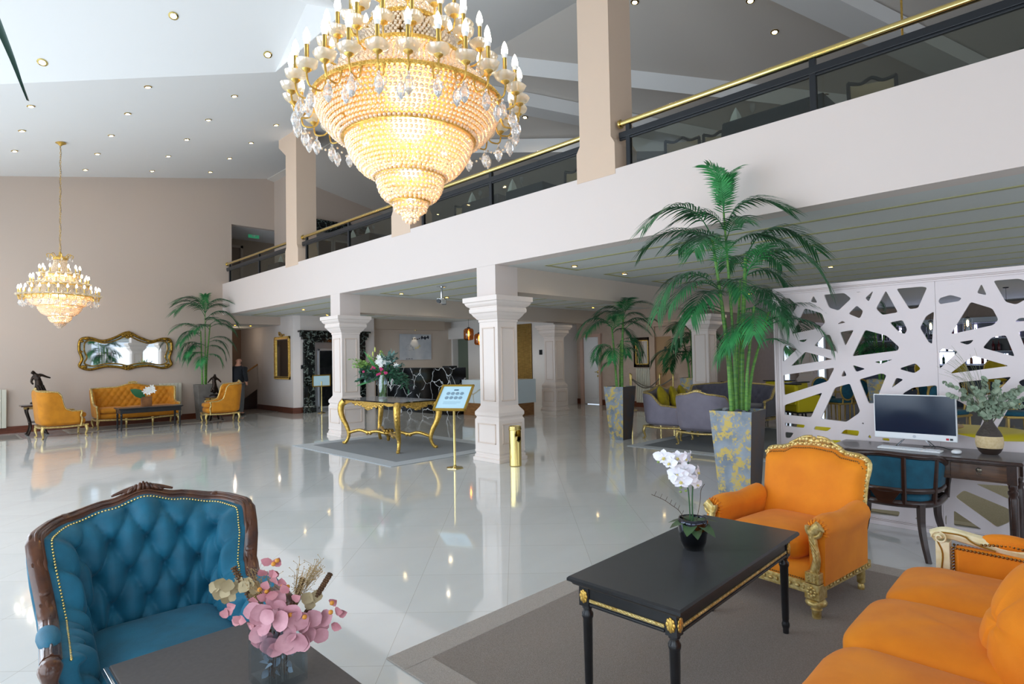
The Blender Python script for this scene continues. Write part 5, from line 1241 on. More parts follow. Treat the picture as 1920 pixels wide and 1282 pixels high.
for (l,z) in ((.28,.42),(.42,-.15),(.36,.15),(.1,.2)): leaf(mb, (0,0,0), clx(l,.1,z), TW, math.hypot(l,z)*1.15, .022, .05)
mb.build('blade_leaf', mat('blade_green','#3f8a4a',0.4), bq, smooth=180, kind='stuff')
mb = MB()
for (l,z) in ((.02,.30),(-.05,.33),(.06,.27),(-.02,.25),(-.08,.27),(.03,.36),(-.15,.28),(-.28,.20),(.0,.21)):
    c = clx(l,.12,z)
    for k in range(7): leaf(mb, c, TW*.6+LT*cos(k*.9)+Vector((0,0,sin(k*.9))), TW, .055, .014, .3)
mb.build('white_lilies', mat('white_petal','#f2f0ea',0.5), bq, smooth=180, kind='stuff')
mb = MB()
for (l,z) in ((.16,.14),(.1,.16),(.13,.18),(-.02,.12),(-.04,.14),(.0,.06),(.03,.05),(-.09,.08),(-.12,.07),(-.1,.06),(.3,.1),(-.01,.155),(.05,.04)):
    c = clx(l,.2,z)
    for k in range(5): disc(mb, c+LT*.012*cos(k*1.26)+Vector((0,0,.012*sin(k*1.26))), TW+LT*cos(k*1.26)*.4, .011, 8)
mb.build('pink_flowers', mat('pink_petal','#c02a6a',0.5), bq, smooth=180, kind='stuff')
mb = MB()
for (l,z) in ((.12,.5),(.02,.44),(.16,.42),(.22,.36)): mb.ell(clx(l,.05,z), (.016,.016,.05), 8, 6)
mb.build('lily_buds', mat('lily_bud','#c8cc6a',0.5), bq, smooth=180, kind='stuff')
mb = MB(); mb.tube([Vector((0,0,-.1)), clx(.0,.1,.2)], .004, 5)
for k in range(20):
    l = R.uniform(-.15,.2); z = R.uniform(.05,.28); mb.tube([Vector((R.uniform(-.04,.04),R.uniform(-.04,.04),-.02)), clx(l,R.uniform(0,.15),z)], .004, 5)
mb.build('bouquet_stems', mat('green_stem','#5f9a3a',0.5), bq, kind='stuff')
# ================================================================== chandeliers
CH = thing('chandelier', 'huge gold and crystal chandelier with tiers of lit candle bulbs at top centre', 'chandelier', (2.10,3.00,2.41))
# profile of the crystal basket, z measured from the bottom tip
low = [(.028,.0),(.05,.025),(.052,.05),(.085,.06),(.10,.09),(.105,.12),(.14,.13),(.175,.165),(.195,.21),(.205,.27)]
mid_ = [(.225,.275),(.30,.32),(.345,.38),(.375,.44),(.39,.50)]
bowl = [(.42,.505),(.48,.545),(.525,.60),(.555,.66),(.57,.71)]
neck = [(.56,.73),(.50,.80),(.44,.86),(.39,.92),(.36,.97),(.34,1.02),(.31,1.07),(.27,1.13),(.235,1.19),(.215,1.25),(.19,1.30),(.15,1.36),(.125,1.42),(.11,1.50),(.11,1.56)]
def arcs(prof, step):
    P_ = cat([Vector((r,0,z)) for r, z in prof], 8); return resample(P_, step)
mb = MB(); st = .0275; br_ = .0122
for prof in (low, mid_, bowl, neck):
    for row, p in enumerate(arcs(prof, st*.98)):
        n = max(5, int(2*pi*p.x/st)); 
        for i in range(n):
            if R.random() < .012: continue
            a = 2*pi*(i+.5*(row % 2))/n; mb.ell((p.x*cos(a),p.x*sin(a),p.z), br_*(.9+.2*R.random()), 6, 4)
mb.build('crystal_bead_strands', BEAD, CH, smooth=180, kind='stuff')
def ringband(r, z, h=.012, w=.012): 
    m = MB(); m.lathe([(r-w,z-h),(r+w,z-h),(r+w*1.4,z),(r+w,z+h),(r-w,z+h),(r-w,z-h)], 64)
    for k in range(int(2*pi*r/.022)):
        a = k*.022/r; m.ell(((r+w)*cos(a),(r+w)*sin(a),z), (.008,.008,h*.9), 5, 4)
    return m
for r, z in ((.573,.715),(.392,.503),(.206,.273),(.36,.975),(.235,1.20),(.118,1.57),(.105,.125)): ringband(r, z).build('gilt_ring', GOLD, CH, smooth=60)
m = MB(); m.tube([(0,0,.1),(0,0,1.7)], .012, 8); m.lathe([(.11,1.56),(.13,1.60),(.07,1.64),(.03,1.66),(.02,1.74)], 16); m.build('centre_stem', GOLD, CH)
for k in range(8):
    a = k*pi/4; m = MB(); d = Vector((cos(a),sin(a),0)); m.tube(cat([d*.1+Vector((0,0,1.58)), d*.17+Vector((0,0,1.68)), d*.23+Vector((0,0,1.66)), d*.21+Vector((0,0,1.60))], 4), .007, 6); co = m.build('crown_arm', GOLD, CH)
    m = MB(); c = d*.215+Vector((0,0,1.55)); m.ell(c, (.016,.016,.035), 8, 6); m.build('crystal_drop', CRYS, co, smooth=30)
# inner lit bulbs glimpsed through the beads
for k in range(7):
    a = k*2.4; rr_ = .27 if k < 4 else .13; m = MB(); m.ell((rr_*cos(a),rr_*sin(a),.52 if k < 4 else .30), (.032,.032,.045), 10, 8); m.build('inner_bulb', BULB, CH, smooth=180)
# candle arm
CUPM = bpy.data.materials.new('etched_glass_cup'); CUPM.use_nodes = True; nt_ = CUPM.node_tree; nt_.nodes.clear()
o_ = nt_.nodes.new('ShaderNodeOutputMaterial'); a_ = nt_.nodes.new('ShaderNodeBsdfTransparent'); b_ = nt_.nodes.new('ShaderNodeBsdfTranslucent'); c_ = nt_.nodes.new('ShaderNodeBsdfGlossy'); c_.inputs['Roughness'].default_value = .15
b_.inputs[0].default_value = (.95,.86,.68,1); m1_ = nt_.nodes.new('ShaderNodeMixShader'); m2_ = nt_.nodes.new('ShaderNodeMixShader'); m1_.inputs[0].default_value = .5; m2_.inputs[0].default_value = .2
nt_.links.new(a_.outputs[0], m1_.inputs[1]); nt_.links.new(b_.outputs[0], m1_.inputs[2]); nt_.links.new(m1_.outputs[0], m2_.inputs[1]); nt_.links.new(c_.outputs[0], m2_.inputs[2]); nt_.links.new(m2_.outputs[0], o_.inputs[0])
def armset(rad, z, n, r0, drop=True):
    # proto
    a_m = MB(); pts = [(r0,0,z-.01),(r0+.02,0,z-.075),(r0+.07,0,z-.085),(rad-.01,0,z-.07),(rad+.002,0,z-.02),(rad,0,z)]
    a_m.tube(cat(pts, 5), .0055, 7); a_m.ell((r0,0,z), (.014,.014,.012), 8, 5); a_m.lathe([(.006,-.012),(.022,.0),(.026,.006),(.012,.010)], 14, (rad,0,z)); arm = a_m.build('candle_arm', GOLD, CH)
    g = MB(); g.lathe([(.016,.004),(.036,.010),(.054,.024),(.062,.046),(.057,.046),(.049,.026),(.034,.016),(.014,.012)], 20, (rad,0,z), rib=lambda i, zz: .07*sin(i*pi/2.5) if zz > .03 else 0); g.build('glass_cup', CUPM, arm, smooth=60)
    c_ = MB(); c_.tube([(rad,0,z+.01),(rad,0,z+.14)], .0115, 12); c_.build('candle_sleeve', mat('satin_brass','#c9a85c',0.3,1.0), arm)
    b_ = MB(); b_.lathe([(.0125,.14),(.0165,.153),(.0175,.165)], 14, (rad,0,z)); b_.build('bulb_collar', mat('bulb_collar','#f1f0ec',0.4), arm)
    b_ = MB(); b_.lathe([(.0172,.163),(.0195,.173),(.0195,.183),(.015,.207),(.008,.226),(.001,.238)], 14, (rad,0,z)); b_.build('bulb', BULB, arm, smooth=180)
    if drop:
        d_ = MB(); zz = z-.085; xx = rad-.02; d_.ell((xx,0,zz-.008), (.009,.009,.009), 6, 4); d_.lathe([(.001,-.125),(.016,-.108),(.028,-.076),(.021,-.042),(.007,-.020),(.001,-.014)], 7, (xx,0,zz)); d_.build('crystal_drop', CRYS, arm, smooth=0)
    table = {}
    ch = kids(arm)
    for k in range(1, n):
        o = arm.copy(); COL.objects.link(o); o.parent = CH; o.rotation_euler = (0,0,2*pi*k/n+.06)
        for c in ch: q = c.copy(); COL.objects.link(q); q.parent = o
    arm.rotation_euler = (0,0,.06)
FROST = mat('frosted_glass_cup','#f3ead8',0.25,trans=0.55,ior=1.3)
armset(.69, .705, 28, .575); armset(.50, .965, 20, .365); armset(.35, 1.19, 14, .24, True)
# lower garland with long drops hanging from the arm ends
m = MB()
for k in range(14):
    a0 = 2*pi*k/14; a1 = 2*pi*(k+1)/14
    for j in range(9):
        t = j/8; a = a0+(a1-a0)*t; m.ell((.66*cos(a),.66*sin(a),.60-.05*sin(pi*t)), .0085, 6, 4)
m.build('bead_garland', BEAD, CH, smooth=180, kind='stuff')
for k in range(14):
    a = 2*pi*k/14; m = MB(); m.lathe([(.001,-.12),(.016,-.10),(.025,-.07),(.018,-.04),(.006,-.02),(.001,-.016)], 7, (.66*cos(a),.66*sin(a),.59)); m.build('crystal_drop', CRYS, CH, smooth=0)
m = MB(); z_ = 1.74
while z_ < zf(2.1)-2.41: m.tube([(0.012*cos(q*pi/4)*(1 if int(z_*20) % 2 else .2),0.012*cos(q*pi/4)*(.2 if int(z_*20) % 2 else 1),z_+.022+.026*sin(q*pi/4)) for q in range(8)], .0035, 5, True); z_ += .04
m.lathe([(.03,zf(2.1)-2.41-.06),(.09,zf(2.1)-2.41-.02),(.095,zf(2.1)-2.41+.01)], 20); m.build('chain', GOLD, CH)
tb = {}
for c in bpy.data.objects:
    if c.parent is not None: tb.setdefault(c.parent.name, []).append(c)
C2 = CH.copy(); COL.objects.link(C2); C2.location = (1.81,15.0,2.33); C2.scale = (.96,.96,.90); C2['label'] = 'smaller-looking distant gold chandelier hanging on a long chain at the far left'
for ch in tb.get('chandelier', []):
    if ch.name.startswith('chain'): continue
    dup(ch, parent=C2, table=tb)
m = MB(); z_ = 1.74; zt = (zf(1.81)-2.33)/.90
i = 0
while z_ < zt-.04:
    m.tube([((.014 if i % 2 else .003)*cos(q*pi/4),(.003 if i % 2 else .014)*cos(q*pi/4),z_+.028+.033*sin(q*pi/4)) for q in range(8)], .004, 5, True); z_ += .05; i += 1
m.lathe([(.015,zt-.08),(.04,zt-.05),(.10,zt-.015),(.10,zt+.0)], 24); m.build('chain', GOLD, C2)
m = MB(); m.tube([(.018*sin(q*.9),.018*cos(q*.9),1.7+(zt-1.75)*q/40) for q in range(41)], .003, 5); m.build('flex', mat('dark_flex','#4a4030',0.6), C2)
for z_, e_, r_ in ((.60,22,.16),(.38,13,.09),(.20,6,.05),(.095,2.0,.02),(.90,20,.08),(1.25,12,.05)): point('chandelier_glow', (2.10,3.00,2.41+z_), e_, WARM, r_)
point('chandelier_glow', (1.81,15.0,2.33+.50), 44, WARM, .12); point('chandelier_glow', (1.81,15.0,2.33+1.0), 16, WARM, .08); point('chandelier_glow', (1.81,15.0,2.33+.18), 8, WARM, .04)

# ================================================================== cut-out screen
def P3(X, Y, s=3.052, ox=1440, oy=480): return (ox+X/s, oy+Y/s)
F_ = 1093.634
def to_screen(px, py, x=6.04):      # picture measurements turned into metres on the screen plane
    d = ((px-960)/F_, (py-641)/F_, 1.0); r = [sum(W[i][k]*d[k] for k in range(3)) for i in range(3)]; t = x/r[0]; return (r[1]*t, 1.55+r[2]*t)
H3 = [[(262,215),(285,268),(243,262)],[(320,212),(438,198),(478,243),(405,312),(350,295)],[(212,298),(310,328),(330,380),(300,412),(137,445)],[(76,236),(122,240),(171,283),(79,431)],
 [(505,190),(533,190),(518,207)],[(605,197),(556,240),(578,262)],[(510,282),(547,315),(528,357),(460,330)],[(425,370),(447,380),(396,391)],[(676,197),(745,322),(655,337),(618,300)],
 [(735,172),(880,162),(912,180),(860,298),(810,304)],[(771,365),(798,420),(785,448),(745,430),(697,380)],[(412,435),(493,422),(445,515)],[(557,422),(680,455),(752,520),(745,540),(483,573)],
 [(355,448),(395,547),(266,512),(320,455)],[(172,483),(232,474),(205,494)],[(88,530),(98,508),(168,532),(88,606)],[(215,547),(373,590),(133,628)],[(88,680),(383,638),(345,715),(95,795)],
 [(437,650),(453,685),(419,690)],[(485,622),(560,645),(505,663)],[(608,605),(718,590),(650,616)],[(760,640),(845,612),(877,645),(838,670),(758,648)],[(735,695),(778,705),(708,755)],
 [(523,705),(650,670),(680,680),(615,840),(578,843)],[(95,852),(313,780),(248,922),(95,907)],[(385,752),(470,728),(528,885),(520,900),(450,948),(303,930)],[(98,953),(214,965),(207,983),(98,970)],
 [(272,972),(367,981),(340,1002),(262,992)],[(440,992),(525,998),(517,1030),(417,1015)],[(537,957),(547,950),(552,962)],[(583,1018),(595,1042),(573,1038)],[(98,1005),(150,1010),(130,1040),(100,1040)],
 [(330,1050),(425,1053),(390,1072)],[(655,1040),(695,1042),(697,1058),(657,1053)],[(1015,152),(1078,147),(1045,162)],[(985,240),(1045,222),(1110,240),(1095,258),(985,275),(975,258)],[(1222,158),(1253,225),(1195,212)],
 [(1290,130),(1435,113),(1495,150),(1480,245),(1420,278),(1360,262)],[(905,343),(1053,310),(940,503),(920,492),(870,410)],[(1160,262),(1285,300),(1320,365),(1290,395),(1046,447)],[(1410,378),(1440,352),(1500,355),(1500,368)],
 [(1092,492),(1180,478),(1160,500),(1140,507)],[(1228,525),(1280,465),(1362,452),(1413,575)],[(1433,432),(1520,418),(1560,560),(1500,600)],[(973,550),(995,528),(1090,545),(975,645)],[(1042,672),(1175,570),(1380,628)],
 [(770,787),(830,752),(972,738),(1035,800),(1000,900),(800,900)],[(1088,722),(1395,690),(1300,790),(1120,805)],[(1062,815),(1105,835),(1235,915),(1195,1042),(1060,1015)],[(1310,985),(1400,830),(1465,808),(1640,800),(1640,1065),(1340,1060)],
 [(1430,720),(1470,700),(1560,760),(1480,770)]]
H6 = [[(1145,430),(1245,350),(1740,555),(1830,640),(1740,720),(1615,770)],[(1370,280),(1800,305),(1800,480)],[(1130,575),(1455,795),(1130,755)],[(60,540),(530,590),(510,650),(60,610)],[(1010,650),(1050,625),(1050,740),(1020,720)],[(690,665),(730,650),(735,690)]]
polys = [[to_screen(*P3(a,b)) for a, b in h] for h in H3]+[[to_screen(1600+a/6,860+b/6) for a, b in h] for h in H6]
def rounded(poly, r):
    out = []; n = len(poly)
    for i in range(n):
        p = Vector((*poly[i],0)); a = Vector((*poly[i-1],0)); b = Vector((*poly[(i+1) % n],0)); la = (a-p).length; lb = (b-p).length; q = min(r, la*.4, lb*.4)
        s_ = p+(a-p)/la*q; e = p+(b-p)/lb*q
        for k in range(4): t = k/3; out.append((s_*(1-t)**2+p*2*t*(1-t)+e*t*t).to_tuple()[:2])
    return out
scr = thing('room_divider', 'white room divider screen with irregular cut-out openings behind the desk', 'screen', (6.04,2.33,0))
def panel(y0, y1, holes, name):
    cu = bpy.data.curves.new('c','CURVE'); cu.dimensions = '2D'; cu.fill_mode = 'BOTH'; cu.extrude = .011
    def spl(pts):
        s_ = cu.splines.new('POLY'); s_.points.add(len(pts)-1); s_.use_cyclic_u = True
        for i, (a, b) in enumerate(pts): s_.points[i].co = (a, b, 0, 1)
    spl([(y0,.06),(y1,.06),(y1,2.14),(y0,2.14)])
    for h in holes: spl(rounded(h, .018))
    ob = bpy.data.objects.new('c', cu); COL.objects.link(ob)
    dg_ = bpy.context.evaluated_depsgraph_get(); me = bpy.data.meshes.new_from_object(ob.evaluated_get(dg_)); bpy.data.objects.remove(ob)
    # curve plane (x=worldY, y=Z) -> local
    me.transform(Matrix(((0,0,1,0),(1,0,0,-2.33),(0,1,0,0),(0,0,0,1))))
    o = bpy.data.objects.new(name, me); COL.objects.link(o); o.parent = scr; me.materials.append(SCRM); return o
SCRM = mat('screen_white','#dcd0d0',0.5)
split_y = to_screen(*P3(968,500))[0]
ymin = -1.3
L1 = []; L2 = []
for h in polys:
    ys_ = [p[0] for p in h]
    if min(ys_) > split_y-.01: L1.append([(max(a, split_y+.012), min(max(b,.08),2.1)) for a, b in h])
    elif max(ys_) < split_y+.06 : L2.append([(min(a, split_y-.012), min(max(b,.08),2.1)) for a, b in h])
    else: L1.append([(max(a, split_y+.012), b) for a, b in h]) if False else L2.append([(min(a, split_y-.012), min(max(b,.08),2.1)) for a, b in h]) if sum(ys_)/len(ys_) < split_y else L1.append([(max(a, split_y+.012), min(max(b,.08),2.1)) for a, b in h])
# the third panel repeats the pattern of the first beyond the frame edge
panel(split_y+.001, 2.27, L1, 'cutout_panel'); panel(-.02, split_y-.001, [h for h in L2 if min(p[0] for p in h) > 0.0], 'cutout_panel')
sh = -( (2.27-split_y)) ; L3 = [[(a-(2.27+.03), b) for a, b in h] for h in L1]; L3 = [h for h in L3 if min(p[0] for p in h) > ymin+.02 and max(p[0] for p in h) < -.04]
panel(ymin, -.022, L3, 'cutout_panel')
m = MB(); yy0 = ymin-2.33
for (a, b, c, d) in ((-.06,2.14,0,2.2),): pass
m.box(-.02,yy0,0,.02,0,.065); m.box(-.02,yy0,2.135,.02,0,2.2); m.box(-.02,-.065,.065,.02,0,2.135); m.build('frame', SCRM, scr, smooth=0, bevel=.003)
m = MB()
for z in (.04,.052,2.15,2.162): m.box(-.0215,yy0,z,-.0195,-.02,z+.003)
for y in (-.025,-.04): m.box(-.0215,y,.05,-.0195,y+.003,2.15)
m.build('frame_groove', mat('groove_brown','#8a7468',0.6), scr, smooth=0)

# ================================================================== desk with computer
dk = thing('desk', 'dark wooden desk with turned legs and a drawer standing against the screen', 'desk', (5.41,0.42,0))
m = MB(); m.loft([[(-a,-b,z),(.54+a,-b,z),(.54+a,1.26+b,z),(-a,1.26+b,z)] for a, b, z in ((.0,.0,.722),(.008,.008,.73),(.008,.008,.742),(.0,.0,.75))]); m.build('desktop', DKWOOD, dk, smooth=0)
m = MB(); m.box(.05,.05,.585,.07,1.21,.722); m.box(.47,.05,.585,.49,1.21,.722); m.box(.05,.05,.585,.49,.07,.722); m.box(.05,1.19,.585,.49,1.21,.722); m.build('apron', MIDWOOD, dk, smooth=0)
for yc in (.245,.99):
    m = MB(); m.box(.036,yc-.17,.60,.05,yc+.17,.71); d_ = m.build('drawer', MIDWOOD, dk, smooth=0, bevel=.004)
    m = MB(); m.lathe([(.016,0),(.018,.004),(.012,.010),(.004,.014)], 14); m.tube([(.013*cos(a),-.022+.013*sin(a),.006) for a in [q*pi/6 for q in range(12)]], .0022, 6, True)
    k_ = m.build('knob', mat('antique_pewter','#7c766a',0.3,0.9), d_, smooth=60); k_.location = (.036,yc-.0,.668); k_.rotation_euler = (0,-pi/2,0); k_.rotation_euler = (pi/2,0,-pi/2)
for (x,y) in ((.06,.06),(.48,.06),(.06,1.2),(.48,1.2)):
    m = MB(); m.box(x-.028,y-.028,.58,x+.028,y+.028,.722); m.lathe([(.016,0),(.022,.02),(.018,.04),(.026,.10),(.029,.48),(.024,.50),(.031,.515),(.031,.53),(.022,.54),(.028,.56),(.026,.58)], 16, (x,y,0)); m.build('leg', DKWOOD, dk, smooth=40)
pc_ = thing('computer', 'white all-in-one computer with dark blue screen on the desk', 'computer', (5.77,1.115,.75), radians(0))
m = MB(); m.box(-.012,-.287,.065,.018,.287,.435); m.build('screen_housing', WHITEP, pc_, smooth=0, bevel=.006)
m = MB(); m.box(-.0135,-.279,.118,-.0115,.279,.428); m.build('display', mat('dark_display','#0d1a2c',0.12,emit='#10233a',estr=.25), pc_, smooth=0)
m = MB(); m.lathe([(.001,0),(.012,0),(.012,.001)], 20); e_ = m.build('round_emblem', mat('grey_print','#c8ccd4',0.4), pc_); e_.location = (-.0125,0,.092); e_.rotation_euler = (0,-pi/2,0)
MB().box(-.0135,-.232,.078,-.0122,-.213,.094).build('red_sticker', mat('red_sticker','#c02838',0.4), pc_, smooth=0)
MB().box(-.0135,-.258,.078,-.0122,-.238,.094).build('black_sticker', mat('black_sticker','#282a30',0.4), pc_, smooth=0)
m = MB()
for s_ in (-1,1): m.tube([(.02,s_*.03,.12),(-.03,s_*.13,.004),(-.10,s_*.16,.004)], .004, 6); m.tube([(.02,s_*.03,.12),(.07,s_*.13,.004),(-.03,s_*.13,.004)], .004, 6)
m.tube([(-.10,-.16,.004),(-.03,-.13,.004)],.004,6); m.build('stand', CHROME, pc_)
m = MB(); m.tube(cat([(.03,-.05,.01),(.05,-.15,.015),(.02,-.22,.006),(.0,-.28,.006)],5), .004, 6); m.build('cable', BLACKM, pc_)
kb = thing('keyboard', 'slim white keyboard on the desk in front of the monitor', 'keyboard', (5.60,1.12,.75), radians(-3))
MB().box(-.06,-.215,0.0,.06,.215,.013).build('body', WHITEP, kb, smooth=0, bevel=.004)
m = MB()
for r_ in range(5):
    for c in range(21):
        if c in (15,): continue
        y = .20-.0192*c; x = .043-.0205*r_; m.box(x-.008,y-.008,.013,x+.008,y+.008,.0165)
m.build('keys', mat('key_white','#dfe2e8',0.4), kb, smooth=0, kind='stuff')
ms = MB(); ms.ell((0,0,.014), (.052,.032,.016), 20, 10, .8, .8); o = ms.build('mouse', WHITEP, None, smooth=180); tag(o, 'white computer mouse to the right of the keyboard on the desk', 'mouse'); o.location = (5.60,.815,.752)
vs_t = thing('vase', 'brown vase with cream band holding eucalyptus on the right end of the desk', 'vase', (5.74,.63,.75))
V_ = [(.048,0),(.066,.02),(.080,.05)]; m = MB(); m.lathe([(.0,.0)]+V_, 28); m.build('dark_base', mat('vase_brown','#33241c',0.6), vs_t)
m = MB(); m.lathe([(.080,.05),(.087,.08),(.087,.115),(.082,.14)], 28); m.build('cream_band', mat('vase_cream','#d9c39a',0.7,col2='#cdb486',nscale=60), vs_t)
m = MB(); m.lathe([(.082,.14),(.072,.165),(.055,.195),(.038,.225),(.027,.25),(.025,.275),(.020,.275),(.020,.25)], 28); m.build('ribbed_neck', mat('vase_brown2','#3f3630',0.55,bump=.3,bscale=60), vs_t)
eu = thing('eucalyptus', 'grey-green eucalyptus branches in the brown and cream vase', 'plant', (5.74,.63,1.0))
m = MB(); lf_ = MB(); rr = random.Random(4)
for (l, z) in ((.30,.20),(.24,.10),(.26,.26),(.16,.22),(.10,.33),(.02,.25),(-.06,.30),(-.14,.22),(-.24,.26),(-.34,.30),(-.30,.18),(-.18,.12),(.16,.06),(.33,.30),(.0,.14),(-.1,.14)):
    l *= .85; e = LT*l+TW*rr.uniform(-.12,.15)+Vector((0,0,z)); pts = cat([Vector((0,0,-.05)), e*.45+Vector((0,0,.05)), e], 8); m.tube(pts, .0018, 5)
    for i in range(4, len(pts)):
        for s_ in (-1,1):
            d = (LT*s_*rr.uniform(.4,1)+TW*rr.uniform(-.8,.8)+Vector((0,0,rr.uniform(-.3,.6)))).normalized(); disc(lf_, pts[i]+d*.014, (TW+LT*rr.uniform(-.9,.9)+Vector((0,0,rr.uniform(-.5,.9)))), rr.uniform(.012,.021), 8, .1)
m.build('branches', mat('euc_stem','#6a6a4a',0.7), eu, kind='stuff'); lf_.build('leaves', EUC, eu, smooth=180, kind='stuff')
m = MB()
for k in range(34):
    l = .30+R.uniform(-.16,.14); z = .50+R.uniform(-.2,.1); e = LT*l*.9+TW*R.uniform(-.05,.1)+Vector((0,0,z)); m.tube(cat([Vector((0,0,0)), e*.6+Vector((0,0,.08)), e], 4), .0008, 3)
m.build('fine_grass', mat('fine_grass','#8a8f70',0.8), eu, smooth=0, kind='stuff')

# desk chair
dc = thing('desk_chair', 'dark wooden barrel-back chair with teal upholstery tucked under the desk', 'chair', (5.43,1.20,0), radians(90)); dc.scale = (1.06,1.0,1.0)
# local: faces -Y -> after +90 rotation faces +X (desk)
Pd, Nd, Ld = upath(.56,.52,.26)
m = MB(); m.ell((0,0,.44), (.25,.24,.05), 30, 10, .6, .6); m.build('seat', TEAL2, dc, smooth=180)
m = MB(); ringp = [Pd(i/40)+Vector((0,0,.40)) for i in range(41)]
m.tube(ringp+[ (ringp[-1]+ringp[0])/2+Vector((0,-.02,0))], .026, 8, True, sx=.7, up=(0,0,1)); m.build('seat_rail', DKWOOD, dc, smooth=50)
m = MB(); topz = lambda u: interp([(0,.60),(.12,.68),(.3,.755),(.5,.775),(.7,.755),(.88,.68),(1,.60)], u)
m.tube([Pd(u)-Nd(u)*.03+Vector((0,0,topz(u))) for u in [i/50 for i in range(51)]], .021, 8, sx=1.1, up=(0,0,1)); m.build('top_rail', DKWOOD, dc, smooth=60)
m = MB(); m.tube([Pd(u)-Nd(u)*.012+Vector((0,0,.50)) for u in [.1+.8*i/40 for i in range(41)]], .022, 8, sx=.6, up=(0,0,1)); m.build('mid_rail', DKWOOD, dc, smooth=60)
mb = MB(); rows = []
inner = [[Pd(u)-Nd(u)*(.012+.02*v)+Nd(u)*.02+Vector((0,0,.515+(topz(u)-.54)*v)) for u in [.1+.8*i/40 for i in range(41)]] for v in (0,.5,1)]
outer = [[p+(-Nd(.1+.8*i/40))*.022 for i, p in enumerate(r)] for r in inner]
vs_ = [p for r in inner for p in r]+[p for r in outer for p in r]; K = 123; fs = []
for j in range(2):
    for i in range(40): a = j*41+i; fs += [(a,a+41,a+42,a+1),(K+a,K+a+1,K+a+42,K+a+41)]
mb.add(vs_, fs); mb.build('back_upholstery', TEAL2, dc, smooth=60)
for u in (.03,.27,.42,.58,.73,.97):
    m = MB(); m.tube([Pd(u)-Nd(u)*.008+Vector((0,0,.40)), Pd(u)-Nd(u)*.016+Vector((0,0,.5)), Pd(u)-Nd(u)*.034+Vector((0,0,topz(u)))], .017, 6, sx=.7); m.build('back_post', DKWOOD, dc, smooth=40)
m = MB(); a = Pd(.5); m.add([(-.10,a.y-.0,.50),(.10,a.y-.0,.50),(.045,a.y-.0,.41),(-.045,a.y,.41),(-.10,a.y+.02,.50),(.10,a.y+.02,.50),(.045,a.y+.02,.41),(-.045,a.y+.02,.41)], [(0,3,2,1),(4,5,6,7),(0,1,5,4),(1,2,6,5),(2,3,7,6),(3,0,4,7)]); m.build('splat', DKWOOD, dc, smooth=0)
for (x,y,sx,sy) in ((-.23,-.22,-1,-1),(.23,-.22,1,-1),(-.20,.20,-1,1),(.20,.20,1,1)):
    m = MB(); m.tube(cat([(x,y,.40),(x+sx*.0,y+sy*.0,.25),(x+sx*.02,y+sy*.035,.12),(x+sx*.05,y+sy*.085,.0)], 5), [.028-.0006*i for i in range(16)], 4); m.build('leg', DKWOOD, dc, smooth=20)

# ================================================================== left wall furniture
mr = thing('wall_mirror', 'wide gilt rococo mirror with crested top hanging on the left wall', 'mirror', (3.58,17.97,1.90))
def mirout(k):
    pts = [(-1.0,.30),(-.82,.345),(-.55,.27),(-.28,.36),(0,.50),(.28,.36),(.55,.27),(.82,.345),(1.0,.30),(1.03,.05),(.97,-.18),(1.02,-.36),(.82,-.45),(.5,-.38),(.2,-.40),(0,-.455),(-.2,-.40),(-.5,-.38),(-.82,-.45),(-1.02,-.36),(-.97,-.18),(-1.03,.05)]
    return [(x*k if abs(x) > .5 else x*k, 0, z*(k*k)) for x, z in pts]
o1 = cat([Vector(p) for p in mirout(1.0)], 5, True); i1 = cat([Vector(p) for p in mirout(.90)], 5, True)
m = MB(); m.add([(p.x,-.01,p.z) for p in i1], [tuple(range(len(i1)))]); m.build('mirror_glass', mat('mirror_glass','#e8ecec',0.02,1.0), mr, smooth=0)
m = MB(); m.add([(p.x,-.006,p.z) for p in o1]+[(p.x,-.006,p.z) for p in i1], [(k,(k+1) % len(o1),len(o1)+(k+1) % len(o1),len(o1)+k) for k in range(len(o1))]); m.build('mirror_border_glass', mat('mirror_glass2','#c9cfcc',0.05,1.0), mr, smooth=0)
m = MB(); m.tube([(p.x,-.02,p.z) for p in o1], .034, 8, True); m.tube([(p.x,-.018,p.z) for p in i1], .019, 6, True)
for (x,z,s_) in ((0,.47,.10),(-.09,.42,.06),(.09,.42,.06),(0,.38,.06),(-.88,.33,.07),(.88,.33,.07),(-.98,.26,.05),(.98,.26,.05),(0,-.43,.085),(-.1,-.40,.05),(.1,-.40,.05),(-.93,-.38,.07),(.93,-.38,.07),(-1.0,0,.045),(1.0,0,.045),(-.48,.27,.045),(.48,.27,.045),(-.45,-.37,.045),(.45,-.37,.045)):
    m.ell((x,-.03,z), (s_,.03,s_*.6), 10, 7)
    for k in range(5): a = k*1.257; m.ell((x+s_*.7*cos(a),-.04,z+s_*.5*sin(a)), (s_*.3,.025,s_*.25), 7, 5)
m.build('carved_frame', mat('old_gold','#a8812e',0.32,0.8,col2='#6a4f1a',nscale=20), mr, smooth=60)
def radiator(lab, x0, x1, y=17.98, z1=1.03):
    t = thing('radiator', lab, 'radiator', ((x0+x1)/2,y,0)); w_ = (x1-x0)/2; n = max(2, int(round((x1-x0)/.09)))
    for k in range(n): MB().box(-w_+2*w_*k/n+.003,-.09,.14,-w_+2*w_*(k+1)/n-.003,-.03,z1).build('panel', mat('radiator_cream','#cfcab8',0.4), t, smooth=0, bevel=.006)
    MB().box(-w_+.05,-.03,.3,w_-.05,0.005,.34).box(-w_+.05,-.03,.8,w_-.05,0.005,.84).build('bracket', mat('radiator_cream','#cfcab8',0.4), t, smooth=0)
radiator('cream column radiator at the far left edge of the wall', .28, 1.18)
radiator('cream column radiator behind the right end of the ochre sofa', 4.3, 4.84)
